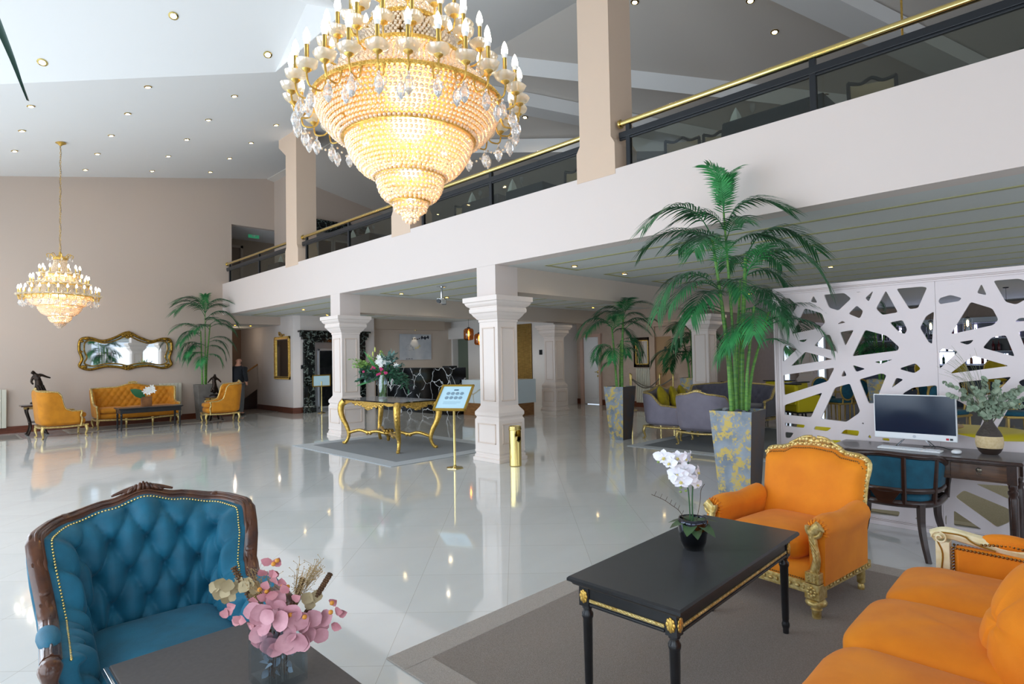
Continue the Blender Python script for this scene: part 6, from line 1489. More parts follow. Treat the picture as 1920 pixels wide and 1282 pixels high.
def sidetable(lab, loc, w_, h_, rnd=False):
    t = thing('side_table', lab, 'table', loc)
    m = MB()
    if rnd: m.lathe([(w_*.92,h_-.03),(w_,h_-.015),(w_,h_)], 28)
    else: m.box(-w_,-w_*.8,h_-.03,w_,w_*.8,h_); m.ell((w_*.4,-.0,h_+.02),(w_*.35,w_*.3,.02),12,6)
    m.build('tabletop', DKWOOD, t, smooth=40)
    MB().lathe([(w_*.8,h_-.09),(w_*.82,h_-.03)], 28).build('frieze', mat('olive_gold_wood','#8a6a2c',0.5), t)
    for k in range(4):
        a = pi/4+k*pi/2; d = Vector((cos(a),sin(a),0)); m = MB(); m.tube(cat([d*w_*.78+Vector((0,0,h_-.06)), d*w_*.9+Vector((0,0,h_*.8)), d*w_*.62+Vector((0,0,h_*.45)), d*w_*.6+Vector((0,0,.15)), d*w_*.8+Vector((0,0,.01))], 5), .022, 7); m.ell(d*w_*.82+Vector((0,0,.02)), (.03,.03,.02), 8, 5); m.build('leg', BRONZE, t)
    MB().lathe([(w_*.5,.28),(w_*.6,.30),(w_*.5,.31)], 20).build('shelf', DKWOOD, t)
sidetable('dark side table under the dancer statue behind the far left wingback chair', (1.66,17.15,0), .30, .68)
sidetable('small wooden side table under the bronze statue beside the right wingback chair', (5.40,17.0,0), .27, .66, True)
def skinfig(name, m, parent, verts, edges, rad, sub=1, loc=(0,0,0)):
    me = bpy.data.meshes.new(name); me.from_pydata([tuple(v) for v in verts], edges, []); me.update()
    o = bpy.data.objects.new(name, me); COL.objects.link(o); o.parent = parent; o.location = loc
    sk = o.modifiers.new('skin','SKIN'); sk.use_smooth_shade = True
    for i, r in enumerate(rad):
        v = me.skin_vertices[0].data[i]; v.radius = (r, r) if not isinstance(r, tuple) else r; v.use_root = (i == 0)
    sb = o.modifiers.new('sub','SUBSURF'); sb.levels = sub; sb.render_levels = sub; me.materials.append(m); return o
# dancer statue
s1 = thing('statue', 'dark bronze statue of a bending dancer with outstretched arm at far left', 'statue', (1.68,17.15,.70))
MB().lathe([(.15,0),(.15,.03),(.12,.05)], 24).build('base', BRONZE, s1)
skinfig('figure', BRONZE, s1, [(0.02,0,.40),(.03,0,.25),(.04,0,.10),(.03,0,.04),(-.0,0,.52),(-.04,0,.62),(-.06,0,.68),(-.10,0,.72),(-.13,0,.735),(.05,-.02,.66),(.14,-.04,.61),(.22,-.04,.58),(-.10,.02,.60),(-.13,.0,.50),(-.09,-.03,.44)],
  [(0,1),(1,2),(2,3),(0,4),(4,5),(5,6),(6,7),(7,8),(5,9),(9,10),(10,11),(5,12),(12,13),(13,14)], [.085,.11,.12,.12,.06,.065,.03,.05,.045,.035,.024,.016,.034,.024,.02])
m = MB()
for k in range(12): a = k*.524; m.tube(cat([(.02+.07*cos(a),.07*sin(a),.42),(.035+.115*cos(a+.4),.115*sin(a+.4),.24),(.04+.14*cos(a+.8),.14*sin(a+.8),.06)], 4), .013, 6)
m.build('drapery', BRONZE, s1, smooth=180)
s2 = thing('statue', 'small bronze figure statue on the round side table beside the right wingback', 'statue', (5.40,17.0,.66))
MB().lathe([(.13,0),(.13,.025),(.10,.05),(.07,.06)], 24).build('base', BRONZE, s2)
skinfig('figure', BRONZE, s2, [(0,0,.33),(.02,0,.22),(.0,0,.12),(0,0,.06),(-.01,0,.42),(.0,0,.50),(.01,0,.55),(.015,0,.60),(-.08,0,.48),(-.13,-.02,.42),(-.17,0,.36),(.09,0,.46),(.15,0,.40),(.17,0,.36),(.07,0,.14),(.10,0,.07),(-.06,0,.20),(-.08,0,.10)],
  [(0,1),(1,2),(2,3),(0,4),(4,5),(5,6),(6,7),(5,8),(8,9),(9,10),(5,11),(11,12),(12,13),(1,14),(14,15),(1,16),(16,17)], [.06,.07,.06,.05,.05,.05,.025,.04,.028,.022,.016,.028,.022,.016,.04,.035,.04,.035])
# flower in wooden box on the low table
bx_ = thing('flower_arrangement', 'white lily with a big dark leaf in a wooden block on the low black table', 'flowers', (3.66,16.4,.53))
MB().box(-.11,-.05,0,.11,.05,.24).build('wooden_block', mat('block_wood','#8a5a30',0.6,col2='#6a4220',nscale=8), bx_, smooth=0, bevel=.006)
m = MB(); leaf(m, (-.03,-.02,.22), (-1,-.2,.75), (0,-1,.2), .36, .10, .25); m.build('large_leaf', mat('dark_green_leaf','#1c5a34',0.4), bx_, smooth=180)
m = MB()
for (x,z) in ((.0,.42),(.08,.40),(.03,.34),(.10,.46),(-.04,.37),(.13,.38)):
    for k in range(6): leaf(m, (x,-.05,z), Vector((cos(k*1.05),-.5,sin(k*1.05))), (0,-1,0), .075, .02, .3)
m.build('white_flowers', mat('white_petal','#f2f0ea',0.5), bx_, smooth=180, kind='stuff')
m = MB(); m.tube([(0,0,.22),(.03,-.03,.40)], .006, 6); m.build('stalk', CANE, bx_)

# ================================================================== the man
mn = thing('person', 'bald bearded man in a dark jacket and grey trousers standing in the passage, facing right', 'person', (6.40,18.05,0), radians(35))
SKIN = mat('skin','#c08a72',0.55); JK = mat('dark_jacket','#13151c',0.8); TRZ = mat('grey_trousers','#5a5c5e',0.8)
# local: faces +X
skinfig('body', SKIN, mn, [(0,0,.96),(0,0,1.12),(0,0,1.30),(-.01,0,1.44),(.01,0,1.52),(.02,0,1.60),(.02,0,1.68),(0,.17,1.42),(-.01,.23,1.18),(.05,.23,.96),(.08,.22,.88),(0,-.17,1.42),(-.01,-.23,1.18),(.05,-.23,.96),(.08,-.22,.88),(0,.09,.90),(.01,.10,.50),(-.02,.10,.08),(.12,.11,.03),(0,-.09,.90),(.01,-.10,.50),(-.02,-.10,.08),(.12,-.11,.03),(.09,0,1.605),(.095,0,1.575),(.085,0,1.54)],
  [(0,1),(1,2),(2,3),(3,4),(4,5),(5,6),(3,7),(7,8),(8,9),(9,10),(3,11),(11,12),(12,13),(13,14),(0,15),(15,16),(16,17),(17,18),(0,19),(19,20),(20,21),(21,22),(5,23),(5,25)], [.11,.11,.11,.05,.05,(.075,.09),(.066,.08),.045,.038,.034,.03,.045,.038,.034,.03,.085,.06,.045,.035,.085,.06,.045,.035,.022,.02,.03], 2)
skinfig('jacket', JK, mn, [(0,0,.90),(0,0,1.08),(0,0,1.28),(-.01,0,1.43),(0,.18,1.42),(-.01,.24,1.18),(.05,.24,.98),(0,-.18,1.42),(-.01,-.24,1.18),(.05,-.24,.98)], [(0,1),(1,2),(2,3),(3,4),(4,5),(5,6),(3,7),(7,8),(8,9)], [(.155,.18),(.155,.18),(.165,.19),.12,.08,.065,.055,.08,.065,.055], 2)
skinfig('trousers', TRZ, mn, [(0,0,.93),(0,.09,.86),(.01,.10,.50),(-.02,.10,.07),(0,-.09,.86),(.01,-.10,.50),(-.02,-.10,.07)], [(0,1),(1,2),(2,3),(0,4),(4,5),(5,6)], [.14,.10,.08,.065,.10,.08,.065], 2)
m = MB(); m.grid(lambda u, v: (.03+.083*cos(-1.6+3.2*u)*(.8+.2*v), .078*sin(-1.6+3.2*u)*(.85+.15*v), 1.515+.055*v), 14, 5); m.build('beard', mat('beard','#3a302b',0.9), mn, smooth=180)
for s_ in (-1,1):
    MB().ell((.095,s_*.032,1.625), (.008,.012,.007), 8, 6).build('eye', mat('eye_dark','#2a201c',0.4), mn); MB().ell((.015,s_*.088,1.61), (.02,.01,.03), 8, 6).build('ear', SKIN, mn)
    m = MB(); m.ell((.05,s_*.10,.04), (.14,.05,.04), 14, 8); m.build('shoe', mat('black_shoe','#141414',0.4), mn)
# ================================================================== reception
ds = thing('reception_desk', 'tall black marble reception counter with white veins behind the gilt table', 'counter', (10.09,12.63,0))
MB().box(0,0,0,.55,3.85,1.31).build('marble_front', BMARB, ds, smooth=0, bevel=.004)
MB().box(.1,.2,1.31,.4,.5,1.36).build('counter_ledge', BLACKM, ds, smooth=0, bevel=.01)
d2_ = thing('reception_desk', 'white marble reception counter with wooden base behind the near column', 'counter', (10.45,10.89,0))
MB().box(0,0,.34,1.2,.6,.97).box(0,.6,.34,.6,1.7,.97).build('marble_front', WMARB, d2_, smooth=0)
MB().box(.04,.04,0,1.16,.56,.34).box(.04,.56,0,.56,1.68,.34).build('wooden_base', mat('oak_base','#9a6a38',0.5,col2='#7d5229',nscale=5,stretch=(1,1,10)), d2_, smooth=0)
pt = thing('painting', 'pale abstract painting with dark blue brushstroke above the black reception counter', 'painting', (12.37,17.49,2.01))
MB().box(-.68,-.035,-.46,.68,0,.46).build('canvas', mat('canvas_paint','#d3d7de',0.7,col2='#bcc4cf',nscale=2.2), pt, smooth=0)
def stroke(nm, pts, w_, m): 
    mb = MB(); P_ = cat([Vector((x,-.037,z)) for x, z in pts], 6); n = len(P_); vs_ = []
    for i, p in enumerate(P_):
        d = (P_[min(i+1,n-1)]-P_[max(i-1,0)]).normalized(); s_ = Vector((-d.z,0,d.x))*w_*(.6+.4*sin(i*1.3))*(1 if 0 < i < n-1 else .3); vs_ += [p-s_, p+s_]
    mb.add(vs_, [(2*i,2*i+1,2*i+3,2*i+2) for i in range(n-1)]); mb.build(nm, m, pt, smooth=0)
stroke('blue_brushstroke', [(.22,.35),(.4,.33),(.58,.37)], .07, mat('navy_paint','#262c3c',0.6)); stroke('thin_brushstroke', [(-.18,.28),(-.05,.30),(.08,.28),(.2,.33)], .022, mat('brown_paint','#3c3436',0.6))
stroke('yellow_patch', [(-.05,-.05),(.08,-.02),(.18,.06)], .05, mat('yellow_paint','#cfc9a0',0.7)); stroke('grey_patch', [(-.25,.05),(-.15,-.02),(-.10,-.12)], .035, mat('greyblue_paint','#a3adba',0.7)); stroke('pencil_loop', [(-.45,-.02),(-.35,.08),(-.2,.07),(-.12,-.04),(-.25,-.12),(-.42,-.08),(-.45,-.02)], .004, mat('grey_line','#8d9096',0.7)); stroke('corner_stroke', [(-.45,-.43),(-.3,-.42),(-.15,-.42)], .012, mat('navy_paint','#262c3c',0.6))
sl = thing('picture_light', 'small spotlight above the abstract painting', 'lamp', (12.3,17.38,2.62))
MB().lathe([(.03,0),(.045,0),(.045,-.02),(.03,-.02)],16).build('housing', BRASS, sl); MB().lathe([(.001,-.012),(.03,-.012)],12).build('lamp', LAMP, sl)
l_ = bpy.data.lights.new('picture_spot','SPOT'); l_.energy = 5; l_.color = (1,.78,.5); l_.spot_size = radians(48); l_.spot_blend = .6; lo = bpy.data.objects.new('picture_spot', l_); COL.objects.link(lo); lo.location = (12.3,17.3,2.58); lo.rotation_euler = (radians(14),0,0)
def pendant(lab, x, y, z, zt, r=.14, amb=True, grp='amber glass pendants'):
    t = thing('pendant_lamp', lab, 'pendant lamp', (x,y,z), 0, grp)
    MB().lathe([(.001,zt-z),(.06,zt-z),(.05,zt-z-.02),(.001,zt-z-.03)],14).build('ceiling_rose', mat('copper','#b8683c',0.3,0.9) if amb else BLACKM, t)
    MB().tube([(0,0,r*1.3),(0,0,zt-z-.02)], .004, 5).build('flex', BLACKM, t)
    MB().lathe([(.02,r*1.45),(.05,r*1.3),(.05,r*1.2)],14).build('cap', BLACKM, t)
    if amb: MB().lathe([(.05,r*1.25),(r*.8,r*1.1),(r,r*.8),(r,-r*.8),(r*.8,-r*1.1),(r*.3,-r*1.2)],24).build('glass_shade', AMBER, t)
    else: MB().lathe([(.05,r*1.2),(r*.7,r*1.05),(r*.75,-r*1.4)],20).build('glass_shade', VASEG, t)
    MB().lathe([(.012,.1),(.022,.06),(.022,-.03),(.002,-.06)],12).build('filament_bulb', mat('amber_bulb','#ffffff',0.4,emit=(1,.62,.22),estr=14), t)
pendant('amber glass pendant left of the near column over the reception', 10.9,12.79,2.25,2.955,.145)
pendant('second amber glass pendant almost hidden behind the near column', 11.5,13.02,2.12,2.955,.145)
sp_ = thing('slatted_panel', 'vertical golden wooden slat panel on the wall behind the white counter', 'panel', (14.03,13.25,0))
m = MB(); m.box(-.005,0,0,0.0,.76,2.68); m.build('backing', mat('slat_back','#4a3820',0.7), sp_, smooth=0)
m = MB()
for k in range(17): m.box(-.045,.01+k*.0443,0,-.005,.035+k*.0443,2.68)
m.build('slats', mat('golden_slat','#b5924e',0.45,col2='#96763a',nscale=6,stretch=(1,1,6)), sp_, smooth=0)
o = MB().box(14.02,12.80,1.64,14.04,12.93,1.80).build('thermostat', BLACKM, None, smooth=0, bevel=.004); tag(o, 'small black wall control right of the slatted panel', 'switch')
o = MB().box(7.86,17.01,1.33,7.88,17.05,1.45).box(7.885,17.01,1.35,7.91,17.05,1.45).build('light_switch', BLACKM, None, smooth=0); tag(o, 'light switch beside the lift surround', 'switch')
# tall gilt mirror on the lift wall (faces -X)
gm = thing('wall_mirror', 'tall gilt framed mirror with bow crest on the lift wall', 'mirror', (7.645,17.82,1.68))
MB().box(-.02,-.44,-.58,-.01,.44,.56).build('mirror_glass', mat('mirror_glass','#e8ecec',0.02,1.0), gm, smooth=0)
m = MB(); b_ = .09
m.box(-.05,-.54,-.66,0,-.54+b_,.66); m.box(-.05,.54-b_,-.66,0,.54,.66); m.box(-.05,-.54,-.66,0,.54,-.66+b_); m.box(-.05,-.54,.66-b_,0,.54,.66)
for k in range(24): m.ell((-.055,-.52,-.62+.053*k), (.02,.02,.024), 6, 4); m.ell((-.055,.52,-.62+.053*k), (.02,.02,.024), 6, 4)
for k in range(19): m.ell((-.055,-.48+.053*k,-.64), (.02,.024,.02), 6, 4); m.ell((-.055,-.48+.053*k,.64), (.02,.024,.02), 6, 4)
m.build('carved_frame', GOLD, gm, smooth=40, bevel=.01)
m = MB(); m.tube(cat([Vector((-.03,-.02,.67)),Vector((-.03,.10,.75)),Vector((-.03,.22,.80)),Vector((-.03,.18,.70)),Vector((-.03,.0,.68))],5), .022, 7); m.tube(cat([Vector((-.03,.02,.67)),Vector((-.03,-.08,.72)),Vector((-.03,-.16,.70))],4), .02, 7); m.build('bow_crest', GOLD, gm)
# stairs in the passage
stt = thing('staircase', 'dark carpeted staircase with sloping dark side panel in the passage', 'staircase', (8.2,20.2,0))
for k in range(9): MB().box(-.9+.26*k,-.3,0,-.64+.26*k,1.0,.17*(k+1)).build('step', mat('stair_carpet','#3a302c',0.95), stt, smooth=0, bevel=.01)
m = MB(); m.slab([(-1.05,-.32,0),(1.6,-.32,0),(1.6,-.32,2.2),(-1.05,-.32,.30)], (0,.04,0)); m.build('side_panel', DKWOOD, stt, smooth=0)
m = MB(); m.tube([(-1.2,-.36,1.05),(1.5,-.36,2.85)], .025, 8); m.tube(cat([Vector((-1.2,-.36,1.05)),Vector((-1.3,-.36,.98)),Vector((-1.28,-.36,.90)),Vector((-1.2,-.36,.92))],4), .022, 8); m.build('handrail', mat('honey_wood','#9a6a34',0.4), stt)
o = MB().tube([(7.0,20.9,1.05),(7.0,20.9,1.45)], .06, 14).build('fire_extinguisher', BLACKM, None); tag(o, 'dark fire extinguisher shape on the passage wall right of the man', 'extinguisher'); o.location = (.25,.33,.0)
es = thing('exit_sign', 'dim green exit sign above the upper corridor opening', 'sign', (7.38,19.4,5.62))
MB().box(-.17,-.02,0,.17,.02,.14).build('sign_box', mat('exit_green','#4f9a78',0.5,emit='#3aa070',estr=.25), es, smooth=0)
MB().box(-.06,-.024,.05,.05,-.02,.09).build('arrow', mat('exit_white','#d8f0e4',0.5), es, smooth=0)
# projector camera under the soffit
pj = thing('projector', 'white ceiling projector on a bracket under the balcony ceiling', 'projector', (6.93,8.91,2.953))
MB().box(-.07,-.07,-.012,.07,.07,0).tube([(0,0,-.01),(0,0,-.24)], .022, 10).build('bracket', CHROME, pj, smooth=40)
m = MB(); m.m = ROT(radians(35),'Z'); m.box(-.16,-.05,-.33,.12,.05,-.24); m.m = None; m.build('body', WHITEP, pj, smooth=0, bevel=.01)
m = MB(); m.m = ROT(radians(35),'Z'); m.tube([(-.22,0,-.30),(-.15,0,-.30)], .04, 12); m.box(.12,-.04,-.34,.16,.04,-.22); m.m = None; m.build('lens', BLACKM, pj, smooth=40)
# right wall mirror and radiator
rm = thing('wall_mirror', 'dark and gold framed mirror on the back wall left of the tan door', 'mirror', (15.19,9.75,1.65))
MB().box(-.02,-.2,-.34,-.01,.2,.34).build('mirror_glass', mat('mirror_glass','#e8ecec',0.02,1.0), rm, smooth=0)
m = MB(); m.box(-.06,-.3,-.45,0,-.2,.45); m.box(-.06,.2,-.45,0,.3,.45); m.box(-.06,-.3,-.45,0,.3,-.34); m.box(-.06,-.3,.34,0,.3,.45); m.build('outer_frame', BRONZE, rm, smooth=0, bevel=.012)
m = MB()
for (a,b,c,d) in ((-.225,-.36,-.2,.36),(.2,-.36,.225,.36)): m.box(-.065,a,b,-.02,c,d)
m.box(-.065,-.225,-.365,-.02,.225,-.34); m.box(-.065,-.225,.34,-.02,.225,.365); m.build('gilt_slip', GOLD, rm, smooth=0)
t = thing('radiator', 'cream ribbed radiator on the back wall behind the rope posts', 'radiator', (15.19,9.7,0))
m = MB()
for k in range(9): m.box(-.09,-.27+.06*k,.14,-.03,-.222+.06*k,1.17)
m.build('panel', mat('radiator_cream','#cfcab8',0.4), t, smooth=0, bevel=.006); MB().box(-.03,-.2,.3,.01,.2,.34).build('bracket', mat('radiator_cream','#cfcab8',0.4), t, smooth=0)
# rope posts
pp_ = [(14.12,9.47),(14.85,10.0),(14.95,9.05),(14.95,8.62)]
for k, (x,y) in enumerate(pp_):
    t = thing('rope_post', ('brass rope post nearest the slim planter','brass rope post behind the first one, before the radiator','brass rope post left of the back planter','rightmost brass rope post beside the back planter')[k], 'rope post', (x,y,0), 0, 'brass rope posts')
    MB().lathe([(.16,0),(.16,.012),(.03,.035)], 24).build('foot', BRASS, t); MB().tube([(0,0,.03),(0,0,.98)], .022, 12).ell((0,0,1.0), (.03,.03,.035), 12, 8).lathe([(.03,.88),(.03,.92)],12).build('pole', BRASS, t)
for a, b, lb in ((0,2,'grey barrier rope sagging between the first and third brass posts'),(1,3,'second grey barrier rope at the back')):
    A2 = Vector((*pp_[a],.9)); B2 = Vector((*pp_[b],.9)); o = MB().tube([A2+(B2-A2)*(q/12)+Vector((0,0,-.28*sin(pi*q/12))) for q in range(13)], .018, 8).build('barrier_rope', mat('rope_grey','#7d766a',0.8), None); tag(o, lb, 'rope')

# ================================================================== dining and bar area behind the screen
GF = mat('pale_gold_wood','#c2a25a',0.4,0.5)
def dining(lab, x, y, rz, m=TEAL2, h=.96, round_=True):
    t = thing('dining_chair', lab, 'chair', (x,y,0), rz, 'teal dining chairs')
    s_ = MB(); s_.ell((0,0,.47), (.24,.23,.05), 18, 8, .5, .6); s_.build('seat', m, t, smooth=180)
    f = MB(); f.tube([(-.22,-.21,.42),(.22,-.21,.42),(.22,.21,.42),(-.22,.21,.42)], .022, 6, True); f.tube([(.19*cos(a),.235+.06*(.72+.22*sin(a)-.5),.72+.22*sin(a)) for a in [q*pi/9 for q in range(18)]], .02, 6, True)
    for sx in (-1,1): f.tube([(sx*.12,.22,.42),(sx*.12,.235,.52)], .018, 6); f.tube(cat([(sx*.2,.22,.68),(sx*.25,.0,.67),(sx*.24,-.1,.6),(sx*.23,-.08,.45)],4), .016, 6)
    f.build('frame', GF, t)
    b = MB(); b.ell((0,.24,.72), (.175,.035,.2), 18, 10); b.build('backrest', m, t, smooth=180)
    for sx in (-1,1):
        for sy in (-1,1): MB().tube([(sx*.2,sy*.19,.42),(sx*.21,sy*.2,.0)], [.02,.013], 7).build('leg', GF, t)
    return t
dining('teal oval-backed dining chair with gold frame left of the planter seen through the screen', 15.2,4.75,radians(-60)); dining('teal dining chair with gold legs seen through the lower left openings', 14.3,4.15,radians(150))
dining('teal dining chair behind the first one', 14.9,3.95,radians(120)); dining('teal dining chair seen above the monitor', 15.3,2.55,radians(40)); dining('teal dining chair seen just right of the monitor through the screen', 12.6,1.9,radians(-20)); dining('teal dining chair seen behind the eucalyptus', 12.9,1.05,radians(-60)); dining('teal dining chair at the right edge seen through the screen', 13.3,.4,radians(-120))
def yseat(lab, x, y, rz, w_=.6):
    t = thing('yellow_armchair', lab, 'armchair', (x,y,0), rz, 'yellow chairs with black edges')
    MB().box(-w_/2,-.3,.3,w_/2,.25,.45).build('seat', YELS, t, smooth=0, bevel=.03); MB().box(-w_/2,.22,.45,w_/2,.32,.88).build('backrest', YELS, t, smooth=0, bevel=.03)
    for s_ in (-1,1): MB().box(s_*w_/2-.04,-.28,.3,s_*w_/2+.04,.3,.66).build('arm', YELS, t, smooth=0, bevel=.03)
    m = MB(); m.box(-w_/2-.05,.2,.88,w_/2+.05,.33,.905); m.box(-w_/2-.05,-.3,.28,w_/2+.05,.3,.305)
    for s_ in (-1,1): m.box(s_*w_/2-.05,-.29,.66,s_*w_/2+.05,.3,.68)
    m.build('edge_trim', BLACKM, t, smooth=0)
    for sx in (-1,1):
        for sy in (-1,1): MB().tube([(sx*w_*.45,sy*.25,.29),(sx*w_*.47,sy*.27,0)], .02, 6).build('leg', BLACKM, t)
yseat('yellow armchair with black edging seen through the leftmost openings', 13.6,5.05,radians(170),.8); yseat('yellow armchair farther back left of the screen openings', 14.6,5.6,radians(120)); yseat('yellow armchair behind the largest palm trunk', 13.6,6.05,radians(90)); yseat('yellow armchair at left behind the charcoal sofa', 13.2,4.6,radians(60),.5)
def ottoman(lab, x, y, r, h, m=YELS):
    t = thing('ottoman', lab, 'ottoman', (x,y,0), 0, 'yellow low seats'); MB().lathe([(r*.97,.0),(r,.05),(r,h-.06),(r*.95,h-.01),(r*.8,h)], 32).build('seat', m, t, smooth=50); MB().lathe([(r*1.005,h*.45),(r*1.005,h*.47)],32).build('piping', BLACKM, t)
ottoman('low round yellow seat behind the lower left openings of the screen', 10.7,3.35,.42,.36); ottoman('low round yellow seat behind the monitor side of the screen', 10.6,2.6,.36,.36); ottoman('large low yellow seat seen right of the monitor', 10.9,1.45,.75,.38); ottoman('low yellow seat beside the charcoal sofa', 9.7,2.9,.34,.30)
o = MB().lathe([(.3,.44),(.32,.46),(.3,.475)],24).lathe([(.03,.0),(.03,.44)],10).build('low_table', mat('tan_tabletop','#b08a5a',0.5), None, smooth=50); tag(o, 'small round tan table by the large yellow seat', 'table'); o.location = (10.3,1.72,.01)
br_t = thing('bar_counter', 'long dark bar counter in front of the lit shelves', 'bar counter', (19.9,-2.0,0))
MB().box(0,0,0,.6,7.6,1.08).build('counter_front', mat('navy_panel','#39435a',0.5), br_t, smooth=0); MB().box(-.08,-.02,1.08,.68,7.62,1.13).build('counter_top', BLACKM, br_t, smooth=0, bevel=.008)
for k in range(7):
    m = MB(); yy = .6+1.05*k
    for q in range(4): m.box(-.012,yy-.13*cos(q*pi/4),.55-.13*sin(q*pi/4)-.01,-.002,yy+.13*cos(q*pi/4)+.012,.55+.13*sin(q*pi/4)+.01)
    m.build('gilt_motif', GOLD, br_t, smooth=0)
bs = thing('bar_shelves', 'illuminated white-blue bar shelving with arched mirror along the far wall', 'shelves', (22.0,-2.0,0))
MB().box(.2,0,.9,.3,7.6,2.5).build('back_panel', mat('bar_back_dark','#23282e',0.3), bs, smooth=0)
for k in range(6): MB().box(.15,.15+1.26*k,1.12,.2,.15+1.26*k+(.95 if k % 2 else .55),1.42 if k % 2 else 1.75).build('light_panel', mat('bar_light_panel','#dfe8ff',0.5,emit=(.66,.74,1.0),estr=3.6), bs, smooth=0)
for k in range(15): MB().box(.15,.3+.48*k,1.9,.2,.36+.48*k,2.3).build('light_strip', mat('bar_light_strip','#dfe8ff',0.5,emit=(.74,.66,1.0),estr=6), bs, smooth=0)
for z in (1.1,1.48,1.86,2.34): MB().box(-.15,0,z,.2,7.6,z+.03).build('shelf', mat('bar_shelf','#9aa3b0',0.25), bs, smooth=0)
MB().box(-.2,0,2.37,.3,7.6,2.5).build('cornice', mat('bar_cornice','#b8c0c4',0.4), bs, smooth=0)
bt_m = [mat('bottle_green','#123a20',0.1), mat('bottle_dark','#120e0c',0.1), mat('bottle_amber','#7a3c10',0.15), mat('bottle_clear','#b8c4d0',0.1), mat('bottle_red','#5a1016',0.15)]
protos = []
for k, m_ in enumerate(bt_m):
    mb = MB(); mb.lathe([(.036,0),(.038,.01),(.038,.17),(.03,.2),(.013,.225),(.012,.29),(.014,.3)], 10); o = mb.build('bottle', m_, None, smooth=50); protos.append(o)
n_b = 0
for z in (1.13,1.51,1.89):
    for k in range(38):
        y = 5.35-.135*k-R.uniform(0,.04)
        if R.random() < .22: continue
        p = protos[n_b % 5] if n_b < 5 else protos[R.randrange(5)]
        o = p if n_b < 5 else p.copy()
        if n_b >= 5: COL.objects.link(o)
        o.location = (21.93+R.uniform(-.03,.03), y, z+.002); o.scale = (1,1,R.uniform(.8,1.08)); tag(o, 'bottle standing on the lit shelves of the far bar', 'bottle', 'bottles on the bar shelves'); n_b += 1
for k, (x,y) in enumerate(((19.5,3.45),(19.5,2.75),(19.5,1.95),(19.5,1.2),(19.5,.45))):
    t = thing('bar_stool', 'round-backed mustard bar stool, number %s from the left along the bar' % ('one','two','three','four','five')[k], 'bar stool', (x,y,0), radians(-90), 'mustard bar stools')
    t['label'] = ('leftmost mustard round-backed bar stool at the bar','mustard bar stool second from left at the bar','mustard round-backed bar stool in the middle of the bar','mustard bar stool second from right at the bar','rightmost mustard bar stool at the bar')[k]
    MB().ell((0,0,.76), (.22,.22,.06), 16, 8).build('seat', YELV, t, smooth=180); MB().ell((0,-.2,1.05), (.22,.04,.24), 18, 10).build('backrest', YELV, t, smooth=180)
    MB().tube([(.22*cos(a),-.2,1.05+.24*sin(a)) for a in [q*pi/9 for q in range(18)]], .018, 6, True).build('frame', GF, t)
    for sx in (-1,1):
        for sy in (-1,1): MB().tube([(sx*.15,sy*.15,.72),(sx*.2,sy*.2,0)], .016, 6).build('leg', GF, t)
for k, (x,y,z) in enumerate(((16.99,2.88,2.1),(17.2,2.2,2.15),(17.3,1.5,2.12),(17.4,.8,2.1))): pendant(('leftmost','second','third','rightmost')[k]+' clear glass pendant over the bar seen through the screen', x, y, z, 2.955, .12, False, 'clear glass bar pendants')
# glazed doors glowing at the far wall
dr = MB(); dr.box(22.44,6.9,0,22.5,6.96,2.3); dr.box(22.44,7.14,0,22.5,7.2,2.3); dr.box(22.43,6.9,2.2,22.5,7.2,2.3)
w7 = S('window_7', dr, WHITEP); MB().box(22.47,6.96,.1,22.48,7.14,2.2).build('pane', mat('daylit_pane','#dfeaff',0.5,emit=(.72,.85,1),estr=1.3), w7, smooth=0)
dr = MB(); dr.box(21.1,7.84,0,21.16,7.9,2.3); dr.box(21.6,7.84,0,21.66,7.9,2.3); dr.box(21.1,7.83,2.2,21.66,7.9,2.3)
w8 = S('window_8', dr, WHITEP); MB().box(21.16,7.87,.1,21.6,7.88,2.2).build('pane', MATS['daylit_pane'], w8, smooth=0)
area('bar_light', (21.6,1.8,2.3), (0,pi/2,0), .5, 6.0, 10, (.75,.8,1.0))

# ================================================================== upper floor dining
def uptable(lab, x, y, napk, s_=.45, m=None):
    m = m or mat('charcoal_cloth','#565258',0.9)
    t = thing('dining_table', lab, 'table', (x,y,3.5), 0, 'cloth covered balcony tables')
    c = MB(); c.loft([[(-s_*k,-s_*k,z),(s_*k,-s_*k,z),(s_*k,s_*k,z),(-s_*k,s_*k,z)] for k, z in ((1.06,.35),(1.0,.74),(.985,.755))]); c.build('tablecloth', m, t, smooth=0); MB().box(-s_*.8,-s_*.8,.02,s_*.8,s_*.8,.36).build('pedestal', BLACKM, t, smooth=0)
    for k, (a, b) in enumerate(napk):
        n = MB(); n.lathe([(.085,0),(.05,.11),(.004,.20)], 4); o = n.build('napkin', mat('white_napkin','#dfe8e8',0.8), None, smooth=0); o.location = (x+a,y+b,4.256); o.rotation_euler = (0,0,.6+k); tag(o, ('white','rear white')[k]+' pyramid-folded napkin on the '+lab, 'napkin', 'folded napkins on balcony tables')
        g = MB(); g.lathe([(.03,0),(.032,.003),(.004,.01),(.004,.09),(.028,.12),(.034,.16),(.028,.19)], 12); o = g.build('wine_glass', VASEG, None, smooth=50); o.location = (x+a+.02,y+b-.19,4.256); tag(o, 'stemmed glass beside the '+('napkin','rear napkin')[k]+' on the '+lab, 'glass', 'glasses on balcony tables')
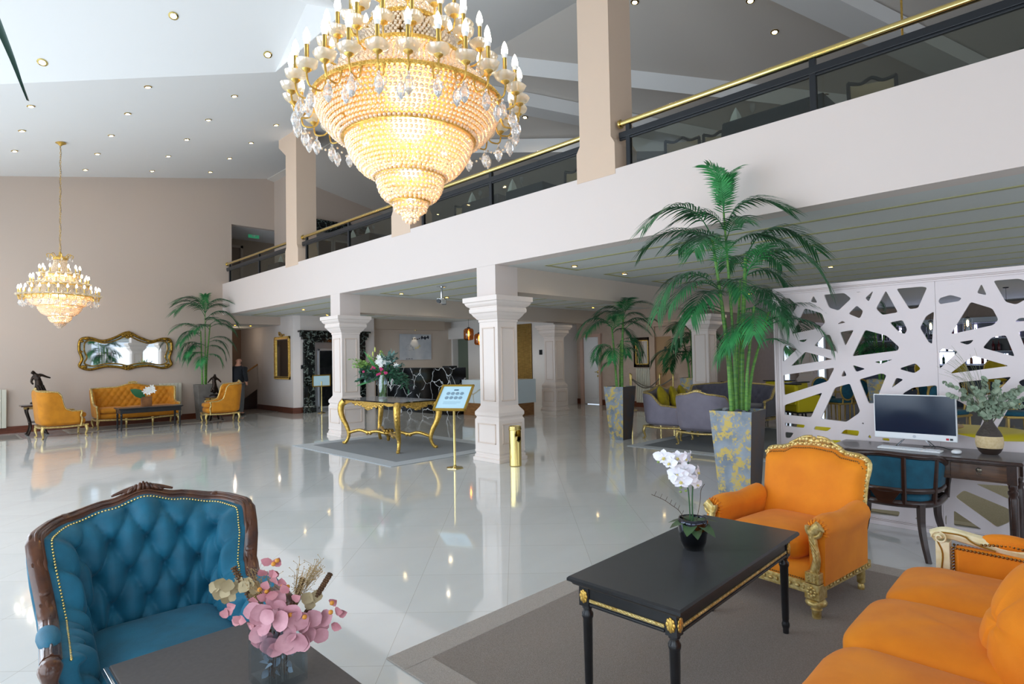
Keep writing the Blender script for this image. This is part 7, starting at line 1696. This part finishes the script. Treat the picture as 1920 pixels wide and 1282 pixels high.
def upchair(lab, x, y, rz):
    t = thing('balcony_chair', lab, 'chair', (x,y,3.5), rz, 'black framed balcony chairs')
    MB().box(-.22,-.22,.40,.22,.22,.47).build('seat', mat('beige_pad','#b9a98c',0.8), t, smooth=0, bevel=.015)
    f = MB(); f.tube(cat([(-.2,.22,0),(-.21,.22,.5),(-.22,.27,.92),(-.20,.27,.95),(-.1,.275,.93),(0,.275,.98),(.1,.275,.93),(.20,.27,.95),(.22,.27,.92),(.21,.22,.5),(.2,.22,0)], 4), .02, 7); f.tube([(-.21,.235,.58),(.21,.235,.58)], .018, 6); f.build('frame', BLACKM, t)
    MB().add([(-.19,.245,.60),(.19,.245,.60),(.20,.27,.92),(-.20,.27,.92),(-.19,.26,.60),(.19,.26,.60),(.20,.285,.92),(-.20,.285,.92)], [(0,3,2,1),(4,5,6,7),(0,1,5,4),(1,2,6,5),(2,3,7,6),(3,0,4,7)]).build('back_pad', mat('beige_pad','#b9a98c',0.8), t, smooth=0)
    for s_ in (-1,1): MB().tube([(s_*.2,-.2,0),(s_*.2,-.2,.42)], .018, 6).build('leg', BLACKM, t)
DB = mat('navy_cloth','#27323c',0.9)
uptable('grey balcony table left of the second pillar', 6.95,11.25, [(-.38,.35),(-.3,-.15)]); uptable('grey balcony table behind the big chandelier', 7.0,7.35, [(-.35,.3)]); uptable('navy balcony table between near pillar and chandelier', 7.0,6.9-.55, [(-.35,.3)], .4, DB); uptable('long navy balcony table right of the near pillar', 7.1,2.5, [(-.4,.45)], .55, DB)
uptable('balcony table at the far left end', 6.95,15.9, [(-.3,-.3)], .38)
for lb, x, y, rz in (('balcony chair left of the near pillar by the rail',6.85,5.55,-70),('balcony chair beside the grey table behind the chandelier',6.9,8.25,-60),('balcony chair just right of the near pillar',6.9,3.78,-65),('balcony chair at the long navy table',7.1,3.3,-60),('rightmost balcony chair by the railing post',6.85,1.55,-70),('balcony chair left of the second pillar',6.9,10.1,-70),('balcony chair at the far left table',7.0,15.2,-60)):
    upchair(lb, x, y, radians(rz))
# a chandelier chain glimpsed over the balcony
o = MB().lathe([(.10,0),(.06,-.05),(.02,-.08)],16).tube([(0,0,-.05),(.01,0,-.5),(0,0,-1.1)], .014, 6).build('chain_hook', GOLD, None); tag(o, 'gold ceiling rose and chain over the balcony behind the right-hand railing', 'chain'); o.location = (9.2,1.75,zb(9.2))
